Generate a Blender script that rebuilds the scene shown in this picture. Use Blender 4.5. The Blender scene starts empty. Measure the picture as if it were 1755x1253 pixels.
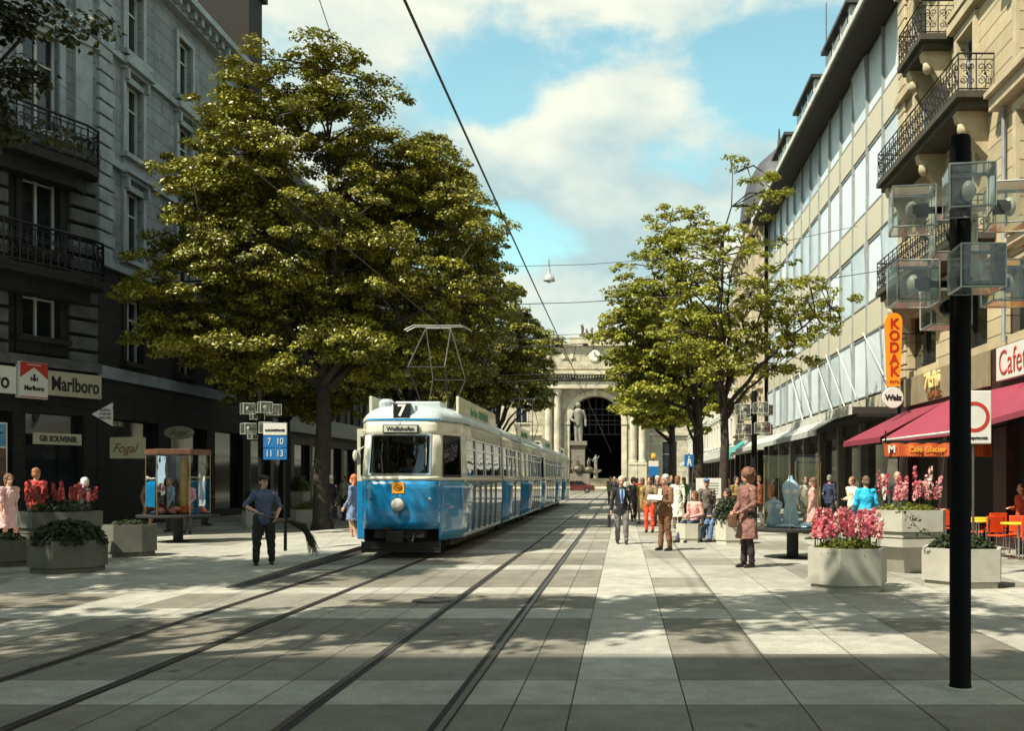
import bpy, math, random
import numpy as np
from mathutils import Vector, Matrix
R = math.radians
PI = math.pi
rng = random.Random(7)
nr = np.random.RandomState(11)
sc = bpy.context.scene
COL = sc.collection
CAMH, FPX, VX, VY = 1.62, 1700.0, 1068.0, 820.0

def G(px, py):            # a point of the street from where it stands in the photograph
    y = FPX * CAMH / (py - VY)
    return ((px - VX) * y / FPX, y)
def AT(px, py, y):
    return ((px - VX) * y / FPX, y, CAMH + (VY - py) * y / FPX)

# ------------------------------------------------------------------ materials
def nt(name):
    m = bpy.data.materials.new(name); m.use_nodes = True
    t = m.node_tree; t.nodes.clear()
    return m, t, t.nodes, t.links
def M(name, col, rough=.7, metal=0., var=.18, scale=2.5, bump=0., bscale=30., coat=0., spec=.5, col2=None, trans=0.):
    m, t, N, L = nt(name)
    out = N.new('ShaderNodeOutputMaterial'); p = N.new('ShaderNodeBsdfPrincipled')
    L.new(p.outputs[0], out.inputs[0])
    tc = N.new('ShaderNodeTexCoord')
    n = N.new('ShaderNodeTexNoise'); n.inputs['Scale'].default_value = scale; n.inputs['Detail'].default_value = 5
    n.inputs['Roughness'].default_value = .65
    L.new(tc.outputs['Object'], n.inputs['Vector'])
    mr = N.new('ShaderNodeMapRange'); mr.inputs['From Min'].default_value = .32; mr.inputs['From Max'].default_value = .68
    L.new(n.outputs['Fac'], mr.inputs['Value'])
    mx = N.new('ShaderNodeMix'); mx.data_type = 'RGBA'
    a = [c * (1 - var) for c in col]; b = [min(1, c * (1 + var)) for c in col] if col2 is None else list(col2)
    mx.inputs[6].default_value = (*a, 1); mx.inputs[7].default_value = (*b, 1)
    L.new(mr.outputs[0], mx.inputs[0]); L.new(mx.outputs[2], p.inputs['Base Color'])
    p.inputs['Roughness'].default_value = rough; p.inputs['Metallic'].default_value = metal
    p.inputs['Coat Weight'].default_value = coat; p.inputs['Specular IOR Level'].default_value = spec
    p.inputs['Transmission Weight'].default_value = trans
    if bump:
        n2 = N.new('ShaderNodeTexNoise'); n2.inputs['Scale'].default_value = bscale; n2.inputs['Detail'].default_value = 4
        L.new(tc.outputs['Object'], n2.inputs['Vector'])
        bp = N.new('ShaderNodeBump'); bp.inputs['Strength'].default_value = bump; bp.inputs['Distance'].default_value = .02
        L.new(n2.outputs['Fac'], bp.inputs['Height']); L.new(bp.outputs[0], p.inputs['Normal'])
    return m
def stone(name, col, course=.45, bw=1.1, depth=.4, var=.22, mortar=.45, rough=.85, grime=.5):
    m, t, N, L = nt(name)
    out = N.new('ShaderNodeOutputMaterial'); p = N.new('ShaderNodeBsdfPrincipled'); L.new(p.outputs[0], out.inputs[0])
    tc = N.new('ShaderNodeTexCoord'); sp = N.new('ShaderNodeSeparateXYZ'); L.new(tc.outputs['Object'], sp.inputs[0])
    ad = N.new('ShaderNodeMath'); ad.operation = 'ADD'; L.new(sp.outputs[0], ad.inputs[0]); L.new(sp.outputs[1], ad.inputs[1])
    cb = N.new('ShaderNodeCombineXYZ'); L.new(ad.outputs[0], cb.inputs[0]); L.new(sp.outputs[2], cb.inputs[1])
    br = N.new('ShaderNodeTexBrick'); L.new(cb.outputs[0], br.inputs['Vector'])
    br.inputs['Scale'].default_value = 1; br.inputs['Brick Width'].default_value = bw; br.inputs['Row Height'].default_value = course
    br.inputs['Mortar Size'].default_value = .02; br.inputs['Mortar Smooth'].default_value = .3
    br.inputs['Color1'].default_value = (*[c * (1 - var * .5) for c in col], 1); br.inputs['Color2'].default_value = (*[c * (1 + var * .4) for c in col], 1)
    br.inputs['Mortar'].default_value = (*[c * mortar for c in col], 1)
    n = N.new('ShaderNodeTexNoise'); n.inputs['Scale'].default_value = .9; n.inputs['Detail'].default_value = 6; n.inputs['Roughness'].default_value = .7
    L.new(tc.outputs['Object'], n.inputs['Vector'])
    mr = N.new('ShaderNodeMapRange'); mr.inputs['From Min'].default_value = .35; mr.inputs['From Max'].default_value = .62
    mr.inputs['To Min'].default_value = 1 - grime * .6; mr.inputs['To Max'].default_value = 1.08; L.new(n.outputs['Fac'], mr.inputs[0])
    mx = N.new('ShaderNodeVectorMath'); mx.operation = 'SCALE'
    L.new(br.outputs['Color'], mx.inputs[0]); L.new(mr.outputs[0], mx.inputs['Scale']); L.new(mx.outputs[0], p.inputs['Base Color'])
    bp = N.new('ShaderNodeBump'); bp.inputs['Strength'].default_value = depth; bp.inputs['Distance'].default_value = .05; bp.invert = True
    L.new(br.outputs['Fac'], bp.inputs['Height'])
    n3 = N.new('ShaderNodeTexNoise'); n3.inputs['Scale'].default_value = 18; L.new(tc.outputs['Object'], n3.inputs['Vector'])
    b2 = N.new('ShaderNodeBump'); b2.inputs['Strength'].default_value = .25; b2.inputs['Distance'].default_value = .02
    L.new(n3.outputs['Fac'], b2.inputs['Height']); L.new(bp.outputs[0], b2.inputs['Normal']); L.new(b2.outputs[0], p.inputs['Normal'])
    p.inputs['Roughness'].default_value = rough
    return m
def tone_mat(name, dark, light, rough=.8, transl=0., tcol=None, bump=0., spec=.4, noise=.0, nscale=3., seams=None):
    """colour ramps along the float attribute 'tone'"""
    m, t, N, L = nt(name)
    out = N.new('ShaderNodeOutputMaterial'); p = N.new('ShaderNodeBsdfPrincipled')
    at = N.new('ShaderNodeAttribute'); at.attribute_name = 'tone'
    mx = N.new('ShaderNodeMix'); mx.data_type = 'RGBA'
    mx.inputs[6].default_value = (*dark, 1); mx.inputs[7].default_value = (*light, 1)
    L.new(at.outputs['Fac'], mx.inputs[0]); col = mx.outputs[2]
    tc = N.new('ShaderNodeTexCoord')
    if noise:
        n = N.new('ShaderNodeTexNoise'); n.inputs['Scale'].default_value = nscale; n.inputs['Detail'].default_value = 7; n.inputs['Roughness'].default_value = .72
        L.new(tc.outputs['Object'], n.inputs['Vector'])
        mr = N.new('ShaderNodeMapRange'); mr.inputs['From Min'].default_value = .3; mr.inputs['From Max'].default_value = .7
        mr.inputs['To Min'].default_value = 1 - noise; mr.inputs['To Max'].default_value = 1 + noise * .6; L.new(n.outputs['Fac'], mr.inputs[0])
        n5 = N.new('ShaderNodeTexNoise'); n5.inputs['Scale'].default_value = .45; n5.inputs['Detail'].default_value = 6; n5.inputs['Roughness'].default_value = .7
        L.new(tc.outputs['Object'], n5.inputs['Vector'])
        m5 = N.new('ShaderNodeMapRange'); m5.inputs['From Min'].default_value = .3; m5.inputs['From Max'].default_value = .6
        m5.inputs['To Min'].default_value = 1 - noise * 1.1; m5.inputs['To Max'].default_value = 1.05; L.new(n5.outputs['Fac'], m5.inputs[0])
        mu = N.new('ShaderNodeMath'); mu.operation = 'MULTIPLY'; L.new(mr.outputs[0], mu.inputs[0]); L.new(m5.outputs[0], mu.inputs[1])
        n6 = N.new('ShaderNodeTexNoise'); n6.inputs['Scale'].default_value = 45; n6.inputs['Detail'].default_value = 3; L.new(tc.outputs['Object'], n6.inputs['Vector'])
        m6 = N.new('ShaderNodeMapRange'); m6.inputs['From Min'].default_value = .3; m6.inputs['From Max'].default_value = .7; m6.inputs['To Min'].default_value = .8; m6.inputs['To Max'].default_value = 1.15; L.new(n6.outputs['Fac'], m6.inputs[0])
        n7 = N.new('ShaderNodeTexVoronoi'); n7.inputs['Scale'].default_value = .9; L.new(tc.outputs['Object'], n7.inputs['Vector'])
        m7 = N.new('ShaderNodeMapRange'); m7.inputs['From Min'].default_value = .02; m7.inputs['From Max'].default_value = .07; m7.inputs['To Min'].default_value = .45; m7.inputs['To Max'].default_value = 1.; L.new(n7.outputs['Distance'], m7.inputs[0])
        mq = N.new('ShaderNodeMath'); mq.operation = 'MULTIPLY'; L.new(m6.outputs[0], mq.inputs[0]); L.new(m7.outputs[0], mq.inputs[1])
        mu2 = N.new('ShaderNodeMath'); mu2.operation = 'MULTIPLY'; L.new(mu.outputs[0], mu2.inputs[0]); L.new(mq.outputs[0], mu2.inputs[1]); mu = mu2
        sm = N.new('ShaderNodeVectorMath'); sm.operation = 'SCALE'; L.new(col, sm.inputs[0]); L.new(mu.outputs[0], sm.inputs['Scale']); col = sm.outputs[0]
    L.new(col, p.inputs['Base Color']); p.inputs['Roughness'].default_value = rough; p.inputs['Specular IOR Level'].default_value = spec
    if bump:
        n2 = N.new('ShaderNodeTexNoise'); n2.inputs['Scale'].default_value = 60; n2.inputs['Detail'].default_value = 5; L.new(tc.outputs['Object'], n2.inputs['Vector'])
        bp = N.new('ShaderNodeBump'); bp.inputs['Strength'].default_value = bump; bp.inputs['Distance'].default_value = .01
        L.new(n2.outputs['Fac'], bp.inputs['Height']); L.new(bp.outputs[0], p.inputs['Normal'])
    if transl:
        tr = N.new('ShaderNodeBsdfTranslucent'); tr.inputs[0].default_value = (*tcol, 1)
        ms = N.new('ShaderNodeMixShader'); ms.inputs[0].default_value = transl
        L.new(p.outputs[0], ms.inputs[1]); L.new(tr.outputs[0], ms.inputs[2]); L.new(ms.outputs[0], out.inputs[0])
    else: L.new(p.outputs[0], out.inputs[0])
    return m
def glass(name, tint=(.6, .65, .65), refl=.04, rough=.02, haze=0., hazecol=(.7, .75, .75)):
    m, t, N, L = nt(name)
    out = N.new('ShaderNodeOutputMaterial')
    tr = N.new('ShaderNodeBsdfTransparent'); tr.inputs[0].default_value = (*tint, 1)
    gl = N.new('ShaderNodeBsdfGlossy'); gl.inputs['Roughness'].default_value = rough; gl.inputs['Color'].default_value = (.95, .97, 1, 1)
    fr = N.new('ShaderNodeFresnel'); fr.inputs[0].default_value = 1.5
    ad = N.new('ShaderNodeMath'); ad.operation = 'ADD'; ad.inputs[1].default_value = refl; ad.use_clamp = True; L.new(fr.outputs[0], ad.inputs[0])
    tc = N.new('ShaderNodeTexCoord'); n = N.new('ShaderNodeTexNoise'); n.inputs['Scale'].default_value = 1.3
    L.new(tc.outputs['Object'], n.inputs['Vector'])
    bp = N.new('ShaderNodeBump'); bp.inputs['Strength'].default_value = .06; bp.inputs['Distance'].default_value = .1
    L.new(n.outputs['Fac'], bp.inputs['Height']); L.new(bp.outputs[0], gl.inputs['Normal'])
    base = tr.outputs[0]
    if haze:
        d = N.new('ShaderNodeBsdfDiffuse'); d.inputs[0].default_value = (*hazecol, 1)
        mh = N.new('ShaderNodeMixShader'); mh.inputs[0].default_value = haze; L.new(tr.outputs[0], mh.inputs[1]); L.new(d.outputs[0], mh.inputs[2]); base = mh.outputs[0]
    ms = N.new('ShaderNodeMixShader'); L.new(ad.outputs[0], ms.inputs[0]); L.new(base, ms.inputs[1]); L.new(gl.outputs[0], ms.inputs[2])
    L.new(ms.outputs[0], out.inputs[0])
    return m

MT = {}
MT['black_iron'] = M('black iron', (.012, .012, .013), .5, .3, var=.3)
MT['dark'] = M('dark interior', (.008, .007, .006), .9)
MT['darkshop'] = M('dark shop timber', (.014, .012, .01), .55, var=.5)
MT['pane'] = M('window pane', (.014, .018, .022), .08, var=.4, scale=.6, spec=.7)
MT['steel'] = M('steel', (.20, .195, .18), .35, .8, var=.3)
MT['white'] = M('white paint', (.60, .59, .53), .5, var=.06)
MT['wood_white'] = M('white window paint', (.42, .44, .42), .6, var=.12)
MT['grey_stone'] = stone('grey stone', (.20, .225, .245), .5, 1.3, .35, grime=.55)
MT['grey_trim'] = M('grey stone trim', (.25, .285, .31), .85, var=.25, bump=.2, scale=1.5)
MT['shaded_stone'] = stone('shaded rusticated stone', (.016, .015, .011), .48, 1.1, .9, grime=.7)  # shade under the trees is put into this stone colour
MT['shaded_trim'] = M('shaded stone trim', (.09, .095, .09), .85, var=.4, bump=.3, scale=2)  # darker copy of the grey trim, shade painted into its colour
MT['cream_stone'] = stone('cream stone', (.47, .385, .235), .42, 6., .5, mortar=.35, grime=.25)
MT['cream_trim'] = M('cream stone trim', (.45, .38, .25), .8, var=.22, bump=.25, scale=1.6)
MT['station_stone'] = stone('station sandstone', (.46, .41, .30), .9, 2.2, .5, grime=.6)
MT['station_trim'] = M('station trim', (.50, .45, .33), .8, var=.3, scale=.5)
MT['station_dark'] = M('station frieze', (.11, .095, .065), .8, var=.3, scale=.5)
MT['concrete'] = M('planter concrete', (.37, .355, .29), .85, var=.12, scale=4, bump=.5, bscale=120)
MT['slate'] = M('slate roof', (.05, .05, .055), .6, var=.3)

# ------------------------------------------------------------------ mesh builder
def wloc(o):
    v = Vector((0, 0, 0))
    while o is not None:
        v = v + Vector(o.location); o = o.parent
    return v
class MB:
    def __init__(s): s.v = []; s.f = []; s.t = []
    def add(s, vs, fs, M4=None, tone=None):
        b = len(s.v)
        if M4 is not None: vs = [M4 @ Vector(v) for v in vs]
        s.v += [tuple(v) for v in vs]; s.f += [tuple(i + b for i in f) for f in fs]
        if tone is not None or s.t: s.t += [(tone or 0.)] * (len(s.v) - len(s.t))
        return s
    def box(s, c, d, rz=0., M4=None, tone=None):
        x, y, z = [k / 2 for k in d]
        vs = [Vector(q) for q in ((-x, -y, -z), (x, -y, -z), (x, y, -z), (-x, y, -z), (-x, -y, z), (x, -y, z), (x, y, z), (-x, y, z))]
        ca, sa = math.cos(rz), math.sin(rz)
        vs = [Vector((c[0] + v.x * ca - v.y * sa, c[1] + v.x * sa + v.y * ca, c[2] + v.z)) for v in vs]
        return s.add(vs, [(0, 3, 2, 1), (4, 5, 6, 7), (0, 1, 5, 4), (1, 2, 6, 5), (2, 3, 7, 6), (3, 0, 4, 7)], M4, tone)
    def b2(s, x0, x1, y0, y1, z0, z1, M4=None):
        return s.box(((x0 + x1) / 2, (y0 + y1) / 2, (z0 + z1) / 2), (x1 - x0, y1 - y0, z1 - z0), M4=M4)
    def prism(s, poly, z0, z1, M4=None, cap=True, top=None):
        n = len(poly); top = top or poly
        vs = [(p[0], p[1], z0) for p in poly] + [(p[0], p[1], z1) for p in top]
        fs = [(i, (i + 1) % n, n + (i + 1) % n, n + i) for i in range(n)]
        if cap: fs += [tuple(range(n - 1, -1, -1)), tuple(range(n, 2 * n))]
        return s.add(vs, fs, M4)
    def tube(s, pts, r, n=6, M4=None, cap=True):
        pts = [Vector(p) for p in pts]; k = len(pts)
        rs = r if hasattr(r, '__len__') else [r] * k
        vs = []; fs = []
        up = None
        for i, p in enumerate(pts):
            d = (pts[min(i + 1, k - 1)] - pts[max(i - 1, 0)])
            if d.length < 1e-9: d = Vector((0, 0, 1))
            d.normalize()
            if up is None: up = Vector((0, 0, 1)) if abs(d.z) < .9 else Vector((1, 0, 0))
            a = d.cross(up)
            if a.length < 1e-6: a = d.orthogonal()
            a.normalize(); b = a.cross(d).normalized(); up = b
            for j in range(n):
                t = 2 * PI * j / n
                vs.append(p + (a * math.cos(t) + b * math.sin(t)) * rs[i])
        for i in range(k - 1):
            for j in range(n):
                fs.append((i * n + j, (i + 1) * n + j, (i + 1) * n + (j + 1) % n, i * n + (j + 1) % n))
        if cap: fs += [tuple(range(n)), tuple((k - 1) * n + j for j in range(n - 1, -1, -1))]
        return s.add(vs, fs, M4)
    def lathe(s, prof, n=16, c=(0, 0, 0), sx=1., sy=1., M4=None, a0=0., cap=True):
        vs = []; fs = []; k = len(prof)
        for (r, z) in prof:
            for j in range(n):
                t = 2 * PI * j / n + a0
                vs.append((c[0] + r * sx * math.cos(t), c[1] + r * sy * math.sin(t), c[2] + z))
        for i in range(k - 1):
            for j in range(n): fs.append((i * n + j, i * n + (j + 1) % n, (i + 1) * n + (j + 1) % n, (i + 1) * n + j))
        if cap: fs += [tuple(range(n - 1, -1, -1)), tuple((k - 1) * n + j for j in range(n))]
        return s.add(vs, fs, M4)
    def ell(s, c, r, n=12, m=8, M4=None, rot=None):
        vs = []; fs = []
        if not hasattr(r, '__len__'): r = (r, r, r)
        c = Vector(c)
        for i in range(m + 1):
            ph = PI * i / m
            for j in range(n):
                t = 2 * PI * j / n
                q = Vector((r[0] * math.sin(ph) * math.cos(t), r[1] * math.sin(ph) * math.sin(t), -r[2] * math.cos(ph)))
                if rot is not None: q = rot @ q
                vs.append(c + q)
        for i in range(m):
            for j in range(n): fs.append((i * n + j, i * n + (j + 1) % n, (i + 1) * n + (j + 1) % n, (i + 1) * n + j))
        return s.add(vs, fs, M4)
    def cap(s, a, ra, b, rb, n=10):       # tapered capsule
        a = Vector(a); b = Vector(b); s.tube([a, b], [ra, rb], n); s.ell(a, ra, n, 6); s.ell(b, rb, n, 6); return s
    def build(s, name, mat, parent=None, smooth=False, bevel=0.):
        me = bpy.data.meshes.new(name)
        o = wloc(parent) if parent is not None else Vector((0, 0, 0))
        me.from_pydata([(v[0] - o.x, v[1] - o.y, v[2] - o.z) for v in s.v], [], s.f)
        me.validate()
        if s.t and len(me.vertices) == len(s.v):
            s.t += [0.] * (len(s.v) - len(s.t))
            at = me.attributes.new('tone', 'FLOAT', 'POINT'); at.data.foreach_set('value', s.t)
        if isinstance(mat, str): mat = MT[mat]
        me.materials.append(mat)
        if smooth:
            me.polygons.foreach_set('use_smooth', [True] * len(me.polygons))
            if smooth != 2: me.set_sharp_from_angle(angle=R(40))
        ob = bpy.data.objects.new(name, me); COL.objects.link(ob)
        if parent is not None: ob.parent = parent
        if bevel:
            bv = ob.modifiers.new('b', 'BEVEL'); bv.width = bevel; bv.segments = 2; bv.limit_method = 'ANGLE'
        return ob

def tag(o, label=None, cat=None, group=None, kind=None):
    if label: o['label'] = label
    if cat: o['category'] = cat
    if group: o['group'] = group
    if kind: o['kind'] = kind
    return o
def thing(name, label, cat, loc=(0, 0, 0), group=None):
    o = bpy.data.objects.new(name, None); COL.objects.link(o); o.location = loc
    o.empty_display_size = .1
    return tag(o, label, cat, group)
def kids(o): return [c for c in bpy.data.objects if c.parent is o]
def dup(o, parent=None, memo=None):
    c = o.copy(); COL.objects.link(c)
    if parent is not None: c.parent = parent
    for k in list(o.children): dup(k, c)
    return c
def place(o, loc, rz=0., label=None, sc_=None):
    o.location = loc; o.rotation_euler = (0, 0, rz)
    if label: o['label'] = label
    if sc_: o.scale = (sc_,) * 3 if not hasattr(sc_, '__len__') else sc_
    return o
def textmesh(s, size, parent, mat, loc, a=0., sx=1., bold=0., ext=.006, align='CENTER', shear=0., name='lettering', tilt=PI / 2):
    cu = bpy.data.curves.new('t', 'FONT'); cu.body = s; cu.size = size; cu.extrude = ext; cu.align_x = align; cu.align_y = 'CENTER'
    cu.offset = bold; cu.shear = shear; cu.resolution_u = 3
    ob = bpy.data.objects.new('t', cu); COL.objects.link(ob)
    dg = bpy.context.evaluated_depsgraph_get(); me = bpy.data.meshes.new_from_object(ob.evaluated_get(dg))
    bpy.data.objects.remove(ob); me.name = name
    mt = MT[mat] if isinstance(mat, str) else mat
    me.materials.clear(); me.materials.append(mt)
    me.transform(Matrix.Rotation(a, 4, 'Z') @ Matrix.Rotation(tilt, 4, 'X') @ Matrix.Diagonal((sx, 1, 1, 1)))
    o = bpy.data.objects.new(name, me); COL.objects.link(o); o.parent = parent
    o.location = Vector(loc) - (wloc(parent) if parent else Vector((0, 0, 0)))
    return o

# facade frame: local x runs along the wall, local -y looks out of it
class Wall:
    def __init__(s, O, a): s.O = O; s.a = a; s.u = (math.cos(a), math.sin(a)); s.n = (math.sin(a), -math.cos(a))
    def p(s, u, d, z): return (s.O[0] + s.u[0] * u + s.n[0] * d, s.O[1] + s.u[1] * u + s.n[1] * d, z)
    def bx(s, mb, u0, u1, d0, d1, z0, z1):
        c = s.p((u0 + u1) / 2, (d0 + d1) / 2, (z0 + z1) / 2)
        mb.box(c, (u1 - u0, abs(d1 - d0), z1 - z0), rz=s.a)
    def holes(s, mb, L, z0, z1, hs, depth=.28, d=0.):
        us = sorted({0., L, *[h[0] for h in hs], *[h[1] for h in hs]}); zs = sorted({z0, z1, *[h[2] for h in hs], *[h[3] for h in hs]})
        us = [u for u in us if 0 <= u <= L]; zs = [z for z in zs if z0 <= z <= z1]
        for i in range(len(us) - 1):
            for j in range(len(zs) - 1):
                cu, cz = (us[i] + us[i + 1]) / 2, (zs[j] + zs[j + 1]) / 2
                if any(h[0] < cu < h[1] and h[2] < cz < h[3] for h in hs): continue
                mb.add([s.p(us[i], d, zs[j]), s.p(us[i + 1], d, zs[j]), s.p(us[i + 1], d, zs[j + 1]), s.p(us[i], d, zs[j + 1])], [(0, 1, 2, 3)])
        for (a, b, c, e) in [h[:4] for h in hs]:
            for q in (((a, c), (a, e)), ((b, e), (b, c)), ((b, c), (a, c)), ((a, e), (b, e))):
                (u1, zz1), (u2, zz2) = q
                mb.add([s.p(u1, d, zz1), s.p(u2, d, zz2), s.p(u2, d - depth, zz2), s.p(u1, d - depth, zz1)], [(0, 1, 2, 3)])

def window_proto(w, h, style='casement', frame='wood_white', pane='pane', surround=None, depth=.22, sub=2):
    """a window about its bottom middle; the pane sits inside the wall"""
    r = MB()
    t = .07
    for (x0, x1, z0, z1) in ((-w / 2, -w / 2 + t, 0, h), (w / 2 - t, w / 2, 0, h), (-w / 2 + t, w / 2 - t, 0, t), (-w / 2 + t, w / 2 - t, h - t, h)):
        r.b2(x0, x1, depth - .06, depth + .02, z0, z1)
    if sub >= 2: r.b2(-.04, .04, depth - .05, depth + .02, t, h - t)
    if sub >= 3:
        r.b2(-w / 2 + t, -.04, depth - .045, depth + .02, h * .68, h * .68 + .06); r.b2(.04, w / 2 - t, depth - .045, depth + .02, h * .68, h * .68 + .06)
    o = r.build('window', frame)
    p = MB().b2(-w / 2 + t, w / 2 - t, depth, depth + .012, t, h - t).build('pane', pane, o)
    if surround:
        s = MB(); e = .2
        s.b2(-w / 2 - e, -w / 2, -.09, 0, 0, h + e); s.b2(w / 2, w / 2 + e, -.09, 0, 0, h + e); s.b2(-w / 2, w / 2, -.09, 0, h, h + e)
        s.b2(-w / 2 - e - .1, w / 2 + e + .1, -.26, .02, -.16, 0)
        s.b2(-w / 2 - e, w / 2 + e, -.07, 0, -.5, -.163)
        if style in ('hood', 'pediment'):
            s.b2(-w / 2 - e - .05, w / 2 + e + .05, -.2, 0, h + e + .15, h + e + .27); s.b2(-w / 2 - e - .16, w / 2 + e + .16, -.34, 0, h + e + .273, h + e + .36)
            for q in (-1, 1): s.b2(q * (w / 2 + .1) - .07, q * (w / 2 + .1) + .07, -.24, 0, h + e - .2, h + e + .15)
        if style == 'pediment':
            n = 10; W = w / 2 + e + .12
            pts = [(W * math.cos(PI - PI * i / n), h + e + .363 + .42 * math.sin(PI * i / n)) for i in range(n + 1)]
            vs = [(x, -.26, z) for x, z in pts] + [(x, 0, z) for x, z in pts]
            m = n + 1
            s.add(vs, [tuple(range(m - 1, -1, -1)), tuple(range(m, 2 * m))] + [(i, i + 1, m + i + 1, m + i) for i in range(n)] + [(0, m, 2 * m - 1, m - 1)])
        s.build('surround', surround, o)
    return o
def put_windows(proto, wall, parent, spots, d=0.):
    first = True
    for (u, z) in spots:
        c = dup(proto); c.parent = parent
        c.location = Vector(wall.p(u, d, z)) - wloc(parent); c.rotation_euler = (0, 0, wall.a)
def kill(o):
    for k in list(o.children): kill(k)
    bpy.data.objects.remove(o)

def scroll(mb, c, ax, r, turns=1.4, th=.012, flip=1, start=0.):
    """an iron spiral in the plane spanned by ax and z"""
    pts = []
    for i in range(13):
        t = i / 12; a = start + flip * turns * 2 * PI * t; q = r * (1 - .75 * t)
        pts.append(Vector(c) + Vector(ax) * (q * math.cos(a)) + Vector((0, 0, q * math.sin(a))))
    mb.tube(pts, th, 4)
def railing(mb, pts, h, th=.018, panel=.42):
    """ornamental wrought-iron railing along a polyline of floor points"""
    for a, b in zip(pts[:-1], pts[1:]):
        a = Vector(a); b = Vector(b); d = b - a; L = d.length; ax = d / L
        Z = Vector((0, 0, 1))
        mb.tube([a + Z * h, b + Z * h], th * 1.5, 4); mb.tube([a + Z * .05, b + Z * .05], th * 1.2, 4); mb.tube([a + Z * (h - .14), b + Z * (h - .14)], th * .8, 4)
        n = max(1, round(L / panel)); w = L / n
        for i in range(n + 1): mb.tube([a + ax * w * i, a + ax * w * i + Z * h], th, 4)
        for i in range(n):
            c = a + ax * w * (i + .5)
            r = min(w * .24, h * .17)
            for s in (-1, 1):
                scroll(mb, c + ax * s * w * .22 + Z * h * .28, ax * s, r, 1.3, th * .75, 1, PI / 2)
                scroll(mb, c + ax * s * w * .22 + Z * h * .64, ax * s, r, 1.3, th * .75, -1, -PI / 2)
            mb.tube([c + Z * .06, c + ax * .03 + Z * h * .4, c - ax * .03 + Z * h * .6, c + Z * h * .85], th * .8, 4)
            mb.ell(c + Z * h * .47, (.035, .035, .05), 6, 4)

# ------------------------------------------------------------------ camera, light, sky
cam = bpy.data.cameras.new('camera'); co = bpy.data.objects.new('camera', cam); COL.objects.link(co)
co.location = (0, 0, CAMH); co.rotation_euler = (PI / 2, 0, 0)
cam.sensor_width = 36; cam.lens = 36 * FPX / 1755; cam.shift_x = (877.5 - VX) / 1755; cam.shift_y = (VY - 626.5) / 1755
cam.clip_end = 3000; cam.clip_start = .05
sc.camera = co
SUN_EL, SH = R(54), Vector((.76, .65, 0)).normalized()      # SH: where shadows fall
sdir = Vector((SH.x * math.cos(SUN_EL), SH.y * math.cos(SUN_EL), -math.sin(SUN_EL)))
sun = bpy.data.lights.new('sun', 'SUN'); sun.energy = 5.0; sun.angle = R(.55); sun.color = (1., .93, .78)
so = bpy.data.objects.new('sun', sun); COL.objects.link(so); so.rotation_euler = sdir.to_track_quat('-Z', 'Y').to_euler(); so.location = (-20, -20, 60)
w = bpy.data.worlds.new('World'); sc.world = w; w.use_nodes = True
T = w.node_tree; N = T.nodes; L = T.links; N.clear()
out = N.new('ShaderNodeOutputWorld'); bg = N.new('ShaderNodeBackground'); L.new(bg.outputs[0], out.inputs[0])
sky = N.new('ShaderNodeTexSky'); sky.sky_type = 'NISHITA'; sky.sun_disc = False; sky.sun_elevation = SUN_EL
sky.sun_rotation = math.atan2(-SH.x, -SH.y); sky.air_density = 1.3; sky.dust_density = .6; sky.ozone_density = 1.5
BGS = .052
bg.inputs['Strength'].default_value = BGS
tc = N.new('ShaderNodeTexCoord')
def mth(op, a, b=None, clamp=False):
    n = N.new('ShaderNodeMath'); n.operation = op; n.use_clamp = clamp
    for i, q in enumerate((a, b)):
        if q is None: continue
        if isinstance(q, (int, float)): n.inputs[i].default_value = q
        else: L.new(q, n.inputs[i])
    return n.outputs[0]
def blob(px, py, rad, amp, ky=1.6):
    d = Vector(((px - VX) / FPX, 1, (VY - py) / FPX)).normalized()
    s = N.new('ShaderNodeVectorMath'); s.operation = 'SUBTRACT'; L.new(tc.outputs['Generated'], s.inputs[0]); s.inputs[1].default_value = d
    m2 = N.new('ShaderNodeVectorMath'); m2.operation = 'MULTIPLY'; L.new(s.outputs[0], m2.inputs[0]); m2.inputs[1].default_value = (1 / rad, 1 / rad, ky / rad)
    l = N.new('ShaderNodeVectorMath'); l.operation = 'LENGTH'; L.new(m2.outputs[0], l.inputs[0])
    mr = N.new('ShaderNodeMapRange'); mr.interpolation_type = 'SMOOTHSTEP'; L.new(l.outputs['Value'], mr.inputs[0])
    mr.inputs['From Min'].default_value = 1.; mr.inputs['From Max'].default_value = 0.; mr.inputs['To Min'].default_value = 0; mr.inputs['To Max'].default_value = amp
    return mr.outputs[0]
mp = N.new('ShaderNodeMapping'); mp.inputs['Scale'].default_value = (1, 1, 1.7); mp.inputs['Location'].default_value = (3.1, .4, 1.7)
L.new(tc.outputs['Generated'], mp.inputs[0])
n1 = N.new('ShaderNodeTexNoise'); n1.inputs['Scale'].default_value = 4.6; n1.inputs['Detail'].default_value = 9; n1.inputs['Roughness'].default_value = .55
n1.inputs['Distortion'].default_value = .25
L.new(mp.outputs[0], n1.inputs['Vector'])
dens = mth('ADD', mth('MULTIPLY', mth('SUBTRACT', n1.outputs['Fac'], .5), 3.0), .66)
for b_ in ((1120, 160, .10, .75), (980, 200, .09, .6), (890, 260, .10, .55), (560, 60, .2, .45), (960, 520, .15, .8), (1300, 210, .12, .5), (1050, 350, .1, .55),
           (1340, 20, .08, .3), (740, 60, .09, .3), (930, 330, .07, .4)):
    dens = mth('ADD', dens, blob(*b_))
for b_ in ((1065, 75, .055, .8), (1420, 95, .13, 1.1), (1270, 130, .11, .8), (1360, 200, .07, .5), (790, 140, .11, .55), (790, 410, .10, .6), (900, 430, .10, .75), (1170, 290, .08, .45), (960, 90, .07, .3),
           (1440, 260, .06, .3), (860, 180, .05, .5)):
    dens = mth('SUBTRACT', dens, blob(*b_))
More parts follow.
